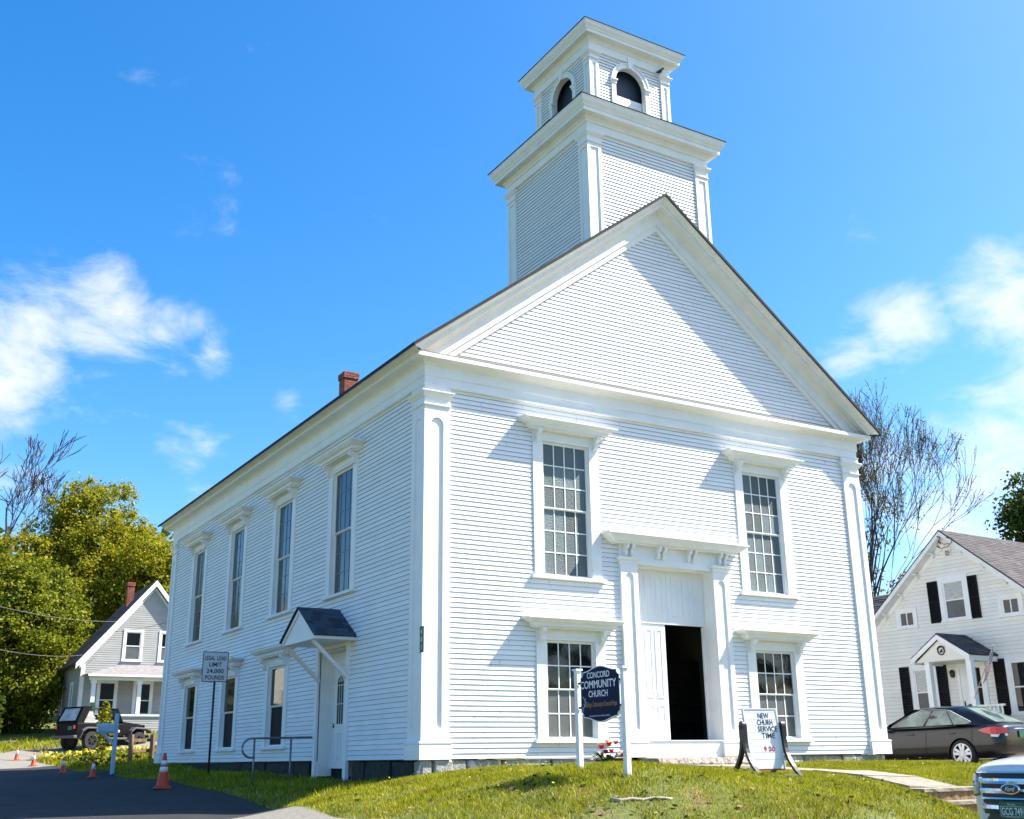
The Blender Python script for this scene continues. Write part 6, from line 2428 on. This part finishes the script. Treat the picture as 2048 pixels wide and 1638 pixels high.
rl = hbox(rh, fr2, 'porch_railing', M['old_paint'], (PC + .93, PC + 1.01, 1.36, 1.42, .03, PDp - .17), (PC + .94, PC + 1.0, .62, .67, .03, PDp - .17))
for k in range(9):
    w_ = .12 + k * .135
    hbox(rl, fr2, 'baluster', M['old_paint'], (PC + .95, PC + .99, .67, 1.36, w_, w_ + .045))
rl2 = hbox(rh, fr2, 'porch_railing', M['old_paint'], (PC + .99, PC + 2.0, 1.36, 1.42, PDp - .10, PDp - .03), (PC + .99, PC + 2.0, .62, .67, PDp - .09, PDp - .04))
for k in range(7):
    u_ = PC + 1.06 + k * .135
    hbox(rl2, fr2, 'baluster', M['old_paint'], (u_, u_ + .045, .67, 1.36, PDp - .085, PDp - .045))
fdr = hbox(rh, fr2, 'door_frame', M['paint'], (-.27, -.16, .45, 2.78, -.01, .05), (.72, .82, .45, 2.78, -.01, .05), (-.16, .72, 2.68, 2.78, -.01, .05), (.25, .32, .45, 2.68, -.01, .04), (-.27, .82, 2.78, 2.98, -.01, .045))
dd = hbox(rh, fr2, 'front_door', M['paint'], (-.16, .25, .45, 2.68, -.01, .02))
hbox(dd, fr2, 'handle', M['trim'], (-.10, -.075, 1.42, 1.62, .021, .06))
sl_ = hbox(rh, fr2, 'sidelight', M['paint'], (.32, .72, .45, 1.42, -.01, .015), (.60, .72, 1.42, 2.68, -.01, .015))
hbox(sl_, fr2, 'pane', M['glass_dark'], (.32, .60, 1.45, 2.02, -.01, .012))
hbox(sl_, fr2, 'pane', M['glass_dark'], (.32, .60, 2.06, 2.66, -.01, .012))
lamp = thing('wall_lamp', 'small black lantern on the white house wall under the porch', 'lamp', rh.location, -1.535)
p = MB(fr2)
p.ring([[(-.42 + a, v, .06 + b_) for a, b_ in ((-s, -s), (s, -s), (s, s), (-s, s))] for v, s in ((2.40, .03), (2.42, .05), (2.56, .065), (2.58, .08), (2.66, .02))])
p.box(-.44, -.40, 2.5, 2.62, 0, .03)
p.build('lantern', M['trim'], lamp)
# wing behind
p = MB(fr2)
p.box(-10, -4.26, -.6, 4.0, -7.2, -2.6)
p.build('wing_wall', M['cream_siding'], rh)
p = MB(lambda u, v, w: fr2(w, v, u))
p.prism([(-2.3, 3.85), (-4.9, 6.28), (-7.5, 3.85), (-7.5, 3.78), (-4.9, 6.20), (-2.3, 3.78)], -10.2, -3.4)
wr = p.build('wing_roof', M['dark_shingle'], rh)
sf = MB(fr2)
shingle_field(sf, (-10.2, 3.855, -2.28), (-3.4, 3.855, -2.28), (-10.2, 6.285, -4.9), (-3.4, 6.285, -4.9), 24, .32, th=.02)
sf.build('shingle', M['dark_shingle'], wr, kind='stuff')

# service cables looped at the gable
scb = thing('service_cable', 'black service cable looped on insulators under the white house gable peak', 'cable', rh.location, -1.535)
p = MB(fr2)
p.tube([(-.02, 7.02, .35), (-.10, 6.85, .42), (-.06, 6.72, .44), (.10, 6.66, .45), (.35, 6.70, .46), (.50, 6.80, .46), (.52, 6.95, .44)], .012, 5)
p.tube([(.0, 7.05, .35), (.02, 6.92, .45), (.2, 6.78, .47), (.42, 6.78, .47)], .012, 5)
p.build('cable', M['trim'], scb)
for u, v in ((-.06, 6.74), (.02, 6.86), (.0, 7.06), (.34, 6.98)):
    q = MB(fr2)
    q.ring([[(u + a - .05 + b_ * .4, v + c - b_ * .3, .43) for a, c in ((-.018, -.025), (.018, -.025), (.018, .025), (-.018, .025))] for b_ in (0, .12)] if False else [[(u - .045, v + .02, .42), (u - .035, v + .045, .42), (u - .035, v + .045, .46), (u - .045, v + .02, .46)], [(u + .055, v - .03, .42), (u + .065, v - .005, .42), (u + .065, v - .005, .46), (u + .055, v - .03, .46)]])
    q.build('insulator', M['trim'], scb)

# flag on a slanting staff at the porch
fg = thing('flag', 'limp american flag on a slanting staff at the white house porch', 'flag', rh.location, -1.535)
T_, B_ = Vector((2.67, 3.09, 2.2)), Vector((1.30, 1.62, 1.50))
p = MB(fr2)
p.tube([tuple(B_), tuple(T_)], .014, 6)
p.lathe([(0, -.03), (.03, -.015), (.035, 0), (.03, .015), (0, .03)], 10, c=(T_.x, T_.y, T_.z), axis='y')
p.build('staff', mat('staff_wood', (.45, .40, .30), .5), fg)
M['flag_red'] = mat('flag_red', (.40, .012, .03), .8, transl=.25)
M['flag_white'] = mat('flag_white', (.75, .74, .72), .8, transl=.25)
M['flag_blue'] = mat('flag_blue', (.012, .02, .12), .8, transl=.25)
dr = (B_ - T_).normalized()
NH, NF = 26, 30
V_, F_, I_ = [], [], []


def flag_pt(h, f):
    """h along the staff 0..1, f along the fly 0..1"""
    q = T_ + dr * (.05 + .88 * h * (1 - .22 * f))
    q = q + Vector((-.34 * f * f - .02 * f, -.95 * f * (1 - .25 * h), .04 * f))
    rip = math.sin(h * 9 + f * 3.0) * .055 * f + math.sin(h * 21 + f * 5) * .022 * f
    return q + Vector((rip * .6, 0, rip))


for i in range(NH + 1):
    for k in range(NF + 1):
        V_.append(tuple(flag_pt(i / NH, k / NF)))
for i in range(NH):
    for k in range(NF):
        F_.append((i * (NF + 1) + k, (i + 1) * (NF + 1) + k, (i + 1) * (NF + 1) + k + 1, i * (NF + 1) + k + 1))
        st_ = int((i + .01) / 2)
        I_.append(2 if (st_ < 7 and k < NF * .40) else (0 if st_ % 2 == 0 else 1))
p = MB(fr2)
p.add(V_, F_)
p.m = I_
cl_ = p.build('cloth', [M['flag_red'], M['flag_white'], M['flag_blue']], fg, smooth=True)
p = MB(fr2)
for a in range(5):
    for b_ in range(6):
        h, f = (.05 + a * .1), (.03 + b_ * .062)
        c = Vector(flag_pt(h, f))
        for side in (.006, -.006):
            P = []
            for t in range(10):
                r = .022 if t % 2 == 0 else .009
                P.append((c.x + r * math.sin(t * math.pi / 5), c.y + r * math.cos(t * math.pi / 5), c.z + side))
            p.add(P, [tuple(range(10))])
p.build('star', M['flag_white'], cl_, kind='stuff', recalc=False)

# ---- a white house far behind the maples
wh = thing('distant_house', 'pale house almost hidden behind the dark foliage of the maples', 'house', (-2.5, 66, 3.4))
hbox(wh, xyz, 'wall', M['cream_siding'], (-3.5, 3.5, 0, 7, -.5, 3.6))
p = MB()
p.prism([(-3.9, 3.4), (0, 6.6), (3.9, 3.4)], -7.3, .3, fr=lambda u, v, w: (u, -w, v))
p.build('roof', M['light_shingle'], wh)
for u in (-2, .9):
    hbox(wh, lambda u_, v_, w_: (u_, -w_, v_), 'window', M['glass_dark'], (u, u + .8, 1.0, 2.4, -.01, .03))

# ------------------------------------------------------------------ cables on the left


def px_at(x, y, d):
    v = px_dir(x, y)
    return Vector(CAM) + v * (d / v.dot(fwd))


for (a, b_, sag, lab) in (((-40, 1203, 34), (262, 1241, 54), .25, 'upper pale cable running across the maple to the grey house gable'), ((165, 1263, 54), (352, 1240, 44), .2, 'dark cable crossing the grey house gable towards the church'), ((-40, 1290, 36), (172, 1309, 54), .2, 'lower cable running to the eave corner of the grey house')):
    A, B = px_at(*a), px_at(*b_)
    p = MB()
    p.tube([tuple(A.lerp(B, t) - Vector((0, 0, sag * 4 * t * (1 - t)))) for t in np.linspace(0, 1, 12)], .009, 5)
    c = p.build('overhead_cable', mat('cable_grey', (.14, .14, .145), .6) if 'dark' not in lab else M['trim'])
    tag(c, lab, 'cable', 'overhead cables at the grey house')



def mirrored_house(label, x, y, rz):
    oh = thing('house', label, 'house', (x, y, gz(x, y)), rz)
    fo = lambda u, v, w: (u, -w, v)
    p = MB(fo)
    p.prism([(-4.5, -.6), (4.5, -.6), (4.5, 4.6), (0, 7.6), (-4.5, 4.6)], -9.0, 0)
    ow = p.build('wall', M['cream_siding'], oh)
    j = MB(fo)
    siding(fo, -4.4, 4.4, .1, 4.6, .12, [(-2.7, -1.3, .8, 2.6), (1.3, 2.7, .8, 2.6)], mb=j, lip=.012)
    j.build('clapboard', [M['cream_siding'], M['board_edge']], ow, kind='stuff')
    for s_ in (-1, 1):
        p = MB(fo)
        p.prism([(s_ * 4.9, 4.33), (0, 7.75), (0, 7.62), (s_ * 4.9, 4.2)], -9.3, .35)
        p.build('roof', M['light_shingle'], oh)
    for a in (-2.45, 1.55):
        house_window(oh, fo, a, a + .9, .95, 2.45)
    house_window(oh, fo, -.45, .45, 4.2, 5.5)


mirrored_house('white house beyond the side road, mirrored in the lower side windows of the church', -14.5, 50.0, math.pi / 2)

# ------------------------------------------------------------------ trees
M['bark'] = mat('grey_brown_bark', (0.075, 0.058, 0.045), 0.95, noise=(6, .4), bump=(14, .8, .03))
M['twig'] = mat('dark_twig', (0.045, 0.032, 0.034), 0.9)
GL = dict(rough=.55, spec=.2, transl=.45, rnd_mode='ISLAND')
M['leaf_gold'] = mat('yellow_green_leaf', (0, 0, 0), ramp=[(0, (.10, .125, .006)), (.5, (.24, .25, .008)), (.85, (.38, .34, .012)), (1, (.46, .32, .02))], **GL)
M['leaf_green'] = mat('fresh_green_leaf', (0, 0, 0), ramp=[(0, (.05, .075, .006)), (.5, (.12, .15, .008)), (.85, (.20, .215, .012)), (1, (.27, .23, .02))], **GL)
M['leaf_mixed'] = mat('yellowing_green_leaf', (0, 0, 0), ramp=[(0, (.045, .075, .005)), (.4, (.13, .165, .007)), (.8, (.26, .275, .01)), (1, (.38, .32, .02))], **GL)
M['leaf_dark'] = mat('deep_green_leaf', (0, 0, 0), ramp=[(0, (.02, .045, .006)), (.6, (.05, .09, .010)), (1, (.11, .15, .02))], **GL)
M['leaf_orange'] = mat('orange_spring_bud', (0, 0, 0), ramp=[(0, (.12, .06, .015)), (.5, (.22, .13, .03)), (1, (.26, .22, .05))], **GL)
M['bud_green'] = mat('pale_bud', (0, 0, 0), ramp=[(0, (.10, .12, .04)), (1, (.24, .24, .10))], **GL)


def leafy_tree(name, label, x, y, blobs, nleaf, size, lm, tr, seed, group=None, droop=.5):
    """blobs: (dx, dy, z, rx, rz) in world height; leaves in clumps through their volume, denser near the skin"""
    r = np.random.default_rng(seed)
    zb = gz(x, y)
    t = thing(name, label, 'tree', (x, y, zb), 0, group)
    top = max(b[2] for b in blobs)
    p = MB()
    p.tube([(0, 0, -.4), (.1, .05, (top - zb) * .3), (.0, .1, (top - zb) * .6), (.15, 0, (top - zb) * .95)], tr, 9, r1=tr * .25)
    p.build('trunk', M['bark'], t, smooth=True)
    p = MB()
    V = []
    wts = np.array([b[3] ** 2 * b[4] for b in blobs]) ** .75
    wts /= wts.sum()
    for b, w_ in zip(blobs, wts):
        c = np.array([b[0], b[1], b[2] - zb])
        for k in range(7):
            d = r.normal(0, 1, 3)
            d /= np.linalg.norm(d)
            e = c + d * np.array([b[3], b[3], b[4]]) * .8
            h0 = max(.25 * (top - zb), c[2] - b[4] * .8)
            p.tube([(0, 0, h0 * r.uniform(.5, .9)), tuple(c * .55 + np.array([0, 0, h0]) * .2 + r.normal(0, .2, 3)), tuple(e)], tr * .28, 5, r1=.02)
        n = int(nleaf * w_)
        ncl = max(20, n // 80)
        d = r.normal(0, 1, (ncl, 3))
        d /= np.linalg.norm(d, axis=1)[:, None]
        # uneven skin: bumps and hollows
        bump = 1 + .16 * np.sin(d[:, 0] * 5 + seed) * np.sin(d[:, 1] * 4 + 1.3 * seed) + .12 * np.sin(d[:, 2] * 7 + seed * .7)
        rad = r.uniform(.45, 1.0, ncl) ** .45 * bump
        cc = c + d * rad[:, None] * np.array([b[3], b[3], b[4]])
        which = r.integers(0, ncl, n)
        sg = r.uniform(.18, .42, ncl)
        pos = cc[which] + r.normal(0, 1, (n, 3)) * sg[which][:, None] * np.array([1, 1, .65])
        nrm = r.normal(0, 1, (n, 3)) + d[which] * .8 + np.array([0, 0, droop])
        nrm /= np.linalg.norm(nrm, axis=1)[:, None]
        a = np.cross(nrm, r.normal(0, 1, (n, 3)))
        a /= np.linalg.norm(a, axis=1)[:, None]
        bb = np.cross(nrm, a)
        s = (size * r.uniform(.6, 1.35, n))[:, None] / 2
        V.append(np.stack([pos - a * s * .9 - bb * s * .4, pos + a * s * .2 - bb * s, pos + a * s, pos - a * s * .1 + bb * s * .9], 1).reshape(-1, 3))
    p.build('limb', M['bark'], t, kind='stuff')
    fast_quads('crown', np.concatenate(V), lm, t, 4)
    return t


def bare_tree(name, label, x, y, height, tr, seed, lean=(0, 0), spread=.55, levels=7, bud=None, nbud=0, kids=(2, 3), up=.35, group=None, rmin=.008):
    r = random.Random(seed)
    zb = gz(x, y)
    t = thing(name, label, 'tree', (x, y, zb), 0, group)
    mt, mb = MB(), MB()
    tips = []

    def grow_(pos, d, ln, rad, lev, first):
        pts = [pos]
        q = Vector(pos)
        dd = Vector(d)
        for k in range(3):
            dd = (dd + Vector((r.gauss(0, .10), r.gauss(0, .10), up * .12))).normalized()
            q = q + dd * ln / 3
            pts.append(tuple(q))
        rad = max(rad, rmin)
        r1 = max(rad * .68, rmin)
        (mt if first else mb).tube(pts, rad, 6 if lev > 4 else 4 if lev > 2 else 3, r1=r1)
        if lev <= 3:
            tips.extend(pts[1:])
        if lev <= 0:
            return
        n = r.choice(kids) if not first else r.choice((3, 4))
        for k in range(n):
            a = r.uniform(0, 6.28)
            s_ = spread * r.uniform(.5, 1.25)
            side = dd.orthogonal().normalized()
            side.rotate(Matrix.Rotation(a, 3, dd))
            nd = (dd * math.cos(s_) + side * math.sin(s_) + Vector((0, 0, up * .25))).normalized()
            src = Vector(pts[-1]) if k == 0 or r.random() < .6 else Vector(pts[2])
            grow_(tuple(src), nd, ln * r.uniform(.66, .88), r1 * (r.uniform(.75, .95) if k == 0 else r.uniform(.5, .75)), lev - 1, False)

    d0 = Vector((lean[0], lean[1], 1)).normalized()
    grow_((0, 0, -.3), d0, height * .27, tr, levels, True)
    mt.build('trunk', M['bark'], t, smooth=True)
    mb.build('crown', M['twig'], t)
    if bud is not None and tips:
        tp = np.array(tips)
        rr = np.random.default_rng(seed)
        sel = tp[rr.integers(0, len(tp), nbud)] + rr.normal(0, .12, (nbud, 3))
        scatter_quads('bud', sel[:, 0], sel[:, 1], sel[:, 2], rr.uniform(.04, .095, nbud), bud, 'stuff', t)
    return t


leafy_tree('maple_tree', 'tall yellow green maple rising highest behind the grey house', 4.2, 58, [(0, 0, 10.5, 4.6, 5.2), (.6, 0, 14.2, 3.0, 3.6), (-3.4, -.5, 9.8, 3.4, 3.8), (-5.4, -.8, 7.6, 3.0, 3.2), (2.6, 0, 11.5, 2.6, 3.4), (-.8, .4, 16.2, 1.7, 2.0)], 100000, .165, M['leaf_gold'], .35, 11, 'leafy maples on the left')
leafy_tree('maple_tree', 'golden maple close beside the rear corner of the church roof', 8.6, 53, [(0, 0, 9.0, 3.4, 4.4), (-1.6, 0, 11.0, 2.2, 2.8), (1.4, 0, 11.6, 2.2, 2.2)], 52000, .165, M['leaf_gold'], .28, 23, 'leafy maples on the left')
leafy_tree('maple_tree', 'broad dark green maple left of the grey house with shaded lower branches', -1.0, 46.5, [(0, 0, 6.2, 3.3, 3.8), (-2.4, .6, 5.6, 2.6, 3.0), (1.6, .3, 7.6, 2.0, 2.5), (.2, -.4, 3.6, 2.6, 2.2), (-.4, 0, 8.4, 2.0, 1.8)], 90000, .15, M['leaf_mixed'], .32, 37, 'leafy maples on the left')
leafy_tree('maple_tree', 'leftmost green maple at the frame edge over the gravel road', -6.2, 45.5, [(0, 0, 5.6, 3.2, 3.6), (1.6, -.4, 3.8, 2.2, 2.2), (1.0, 0, 7.2, 2.0, 2.0)], 46000, .15, M['leaf_mixed'], .3, 41, 'leafy maples on the left')
leafy_tree('maple_tree', 'deep green maple rising above the white house roof', 47, 15.5, [(0, 0, 12.0, 4.2, 3.6), (-2.6, .8, 10.8, 2.6, 2.6), (1, -2.5, 13.4, 3.2, 3.0), (2, -6, 11.5, 3.6, 3.4)], 56000, .18, M['leaf_dark'], .3, 53)
leafy_tree('budding_tree', 'small orange budding tree behind the white house wing', 42.0, 20.8, [(0, 0, 9.2, 1.7, 2.2), (-1.2, 1.0, 8.0, 1.6, 1.8), (1.2, -.5, 8.6, 1.4, 1.6)], 3200, .18, M['leaf_orange'], .14, 59)
leafy_tree('budding_tree', 'pale yellow budding tree behind the bare tree by the church', 37, 23.5, [(0, 0, 9.5, 1.8, 3.2), (.6, -1.2, 11.8, 1.5, 2.2), (-.5, 1.4, 8.5, 1.4, 2.2)], 1500, .17, M['bud_green'], .10, 61)
leafy_tree('street_tree', 'leafy tree across the street, mirrored in the lower front windows of the church', 27, -34, [(0, 0, 5.0, 5.5, 5.0), (1.5, 1, 8.5, 4, 3.8), (9, 0, 5, 5, 5), (15, -1, 6, 5.5, 5.5)], 16000, .4, M['leaf_green'], .3, 71)
bare_tree('bare_tree', 'bare branching tree with purple brown twigs above the maples', -2.4, 70, 20.5, .46, 5, lean=(.03, 0), spread=.50, levels=7, kids=(2, 3), up=.45, rmin=.022)
bare_tree('bare_tree', 'slender bare tree with first buds between church and white house', 35.6, 22.5, 16.2, .25, 14, lean=(.05, -.08), spread=.38, levels=8, kids=(2, 2, 3), up=.45, bud=M['bud_green'], nbud=5200, rmin=.012)
# a dark hedge at the back of the left garden
hx, hy = rng.uniform(-14, -1.5, 9000), rng.normal(43.2, .55, 9000)
hz = ground(hx, hy) + rng.uniform(0, 1, 9000) ** .8 * (1.7 + .5 * vnoise(hx, hy, 1.2, 3))
hd = thing('hedge', 'dark hedge at the back of the garden under the maples', 'hedge', (-7, 43.2, gz(-7, 43.2)))
scatter_quads('foliage', hx + 7, hy - 43.2, hz - hd.location.z, rng.uniform(.12, .3, 9000), M['leaf_dark'], None, hd)
p = MB()
for x in np.arange(-13.5, -1.6, .8):
    p.tube([(x + 7, 0, gz(x, 43.2) - hd.location.z - .2), (x + 7.1, .1, gz(x, 43.2) - hd.location.z + 1.3)], .04, 5, r1=.015)
p.build('stem', M['bark'], hd, kind='stuff')

# sapling in the flower bank
sp = thing('sapling', 'young leafy sapling growing in the flower bank before the off road vehicle', 'tree', (-.45, 23.8, gz(-.45, 23.8)))
zs = sp.location.z
p = MB()
p.tube([(0, 0, -.2), (.03, .02, .9), (-.02, 0, 1.9)], .025, 6, r1=.008)
p.build('trunk', M['bark'], sp)
n = 420
zz = rng.uniform(.35, 2.05, n)
rr = .30 * np.sin(np.clip((zz - .1) / 2.0, 0, 1) * math.pi) + .06
an = rng.uniform(0, 6.28, n)
rd = rr * rng.uniform(.2, 1, n)
scatter_quads('crown', np.cos(an) * rd, np.sin(an) * rd * .8, zz, rng.uniform(.06, .12, n), M['leaf_gold'], None, sp)
# weeds and low shrubs along the flower bank and behind the church
n = 2600
wx, wy = rng.uniform(-1.6, 2.6, n), rng.uniform(21.5, 29, n)
k = vnoise(wx, wy, 1.7, 12) > .55
wx, wy = wx[k], wy[k]
scatter_quads('ground_cover', wx, wy, ground(wx, wy) + rng.uniform(.02, .30, len(wx)), rng.uniform(.07, .17, len(wx)), M['leaf_green'])

# wooded hill far behind
hxs, hys = np.linspace(-260, 300, 70), np.linspace(110, 520, 50)
HX, HY = np.meshgrid(hxs, hys)


def hill_z(X, Y):
    e = np.clip((Y - 110) / 90, 0, 1)
    return 4 + e * e * (3 - 2 * e) * (24 + 11 * np.exp(-((X + 10) / 60) ** 2) + 4 * np.sin(X * .03) + 3 * np.sin(X * .071 + Y * .02))


HZ = hill_z(HX, HY)
ii = np.arange(HX.size).reshape(HX.shape)
q = np.stack([ii[:-1, :-1], ii[:-1, 1:], ii[1:, 1:], ii[1:, :-1]], -1).reshape(-1, 4)
me = bpy.data.meshes.new('hill')
me.from_pydata(np.c_[HX.ravel(), HY.ravel(), HZ.ravel() - 1.5].tolist(), [], q.tolist())
me.materials.append(mat('wooded_slope', (.05, .055, .02), .95, noise=(.2, .5)))
me.update()
ho = bpy.data.objects.new('hill', me)
COL.objects.link(ho)
ho['kind'] = 'structure'
for nm, m_, n in (('far_wood', M['leaf_orange'], 5200), ('far_wood', M['leaf_green'], 5200)):
    cx, cy = rng.uniform(-90, 140, n // 40), rng.uniform(115, 230, n // 40)
    w_ = rng.integers(0, len(cx), n)
    X, Y = cx[w_] + rng.normal(0, 1.8, n), cy[w_] + rng.normal(0, 1.8, n)
    scatter_quads(nm, X, Y, hill_z(X, Y) + rng.uniform(0, 6, n), rng.uniform(.6, 1.5, n), m_)

# old leaves and low weeds in the lawn
n = 420
lx, ly = rng.uniform(-2.8, 5, n), rng.uniform(-8.8, -1.5, n)
k = (hard_depth(lx, ly) < -.05) & (vnoise(lx, ly, 1.6, 44) > .45)
lx, ly = lx[k], ly[k]
scatter_quads('fallen_leaf', lx, ly, ground(lx, ly) + rng.uniform(.02, .05, len(lx)), rng.uniform(.03, .07, len(lx)), mat('old_brown_leaf', (.16, .09, .035), .8, rnd=.5, rnd_mode='ISLAND'), up=1.5)
n = 1500
lx, ly = rng.uniform(-2.8, 12, n), rng.uniform(-8.6, -.3, n)
k = (hard_depth(lx, ly) < -.05) & (vnoise(lx, ly, 2.4, 47) > .56) & (poly_dist([(5.0, -.6), (6.5, -.6), (6.5, -7.3), (4.9, -7.3)], lx, ly) < 0)
lx, ly = lx[k], ly[k]
scatter_quads('lawn_weed', lx, ly, ground(lx, ly) + rng.uniform(.015, .05, len(lx)), rng.uniform(.03, .065, len(lx)), M['leaf_dark'], up=1.2)
n = 160
lx, ly = rng.uniform(-2.5, 12, n), rng.uniform(-8.3, -.4, n)
k = (hard_depth(lx, ly) < -.05) & (poly_dist([(5.0, -.6), (6.5, -.6), (6.5, -7.3), (4.9, -7.3)], lx, ly) < 0)
lx, ly = lx[k], ly[k]
scatter_quads('lawn_flower', lx, ly, ground(lx, ly) + rng.uniform(.05, .10, len(lx)), rng.uniform(.018, .03, len(lx)), M['yellow_flower'], up=2)
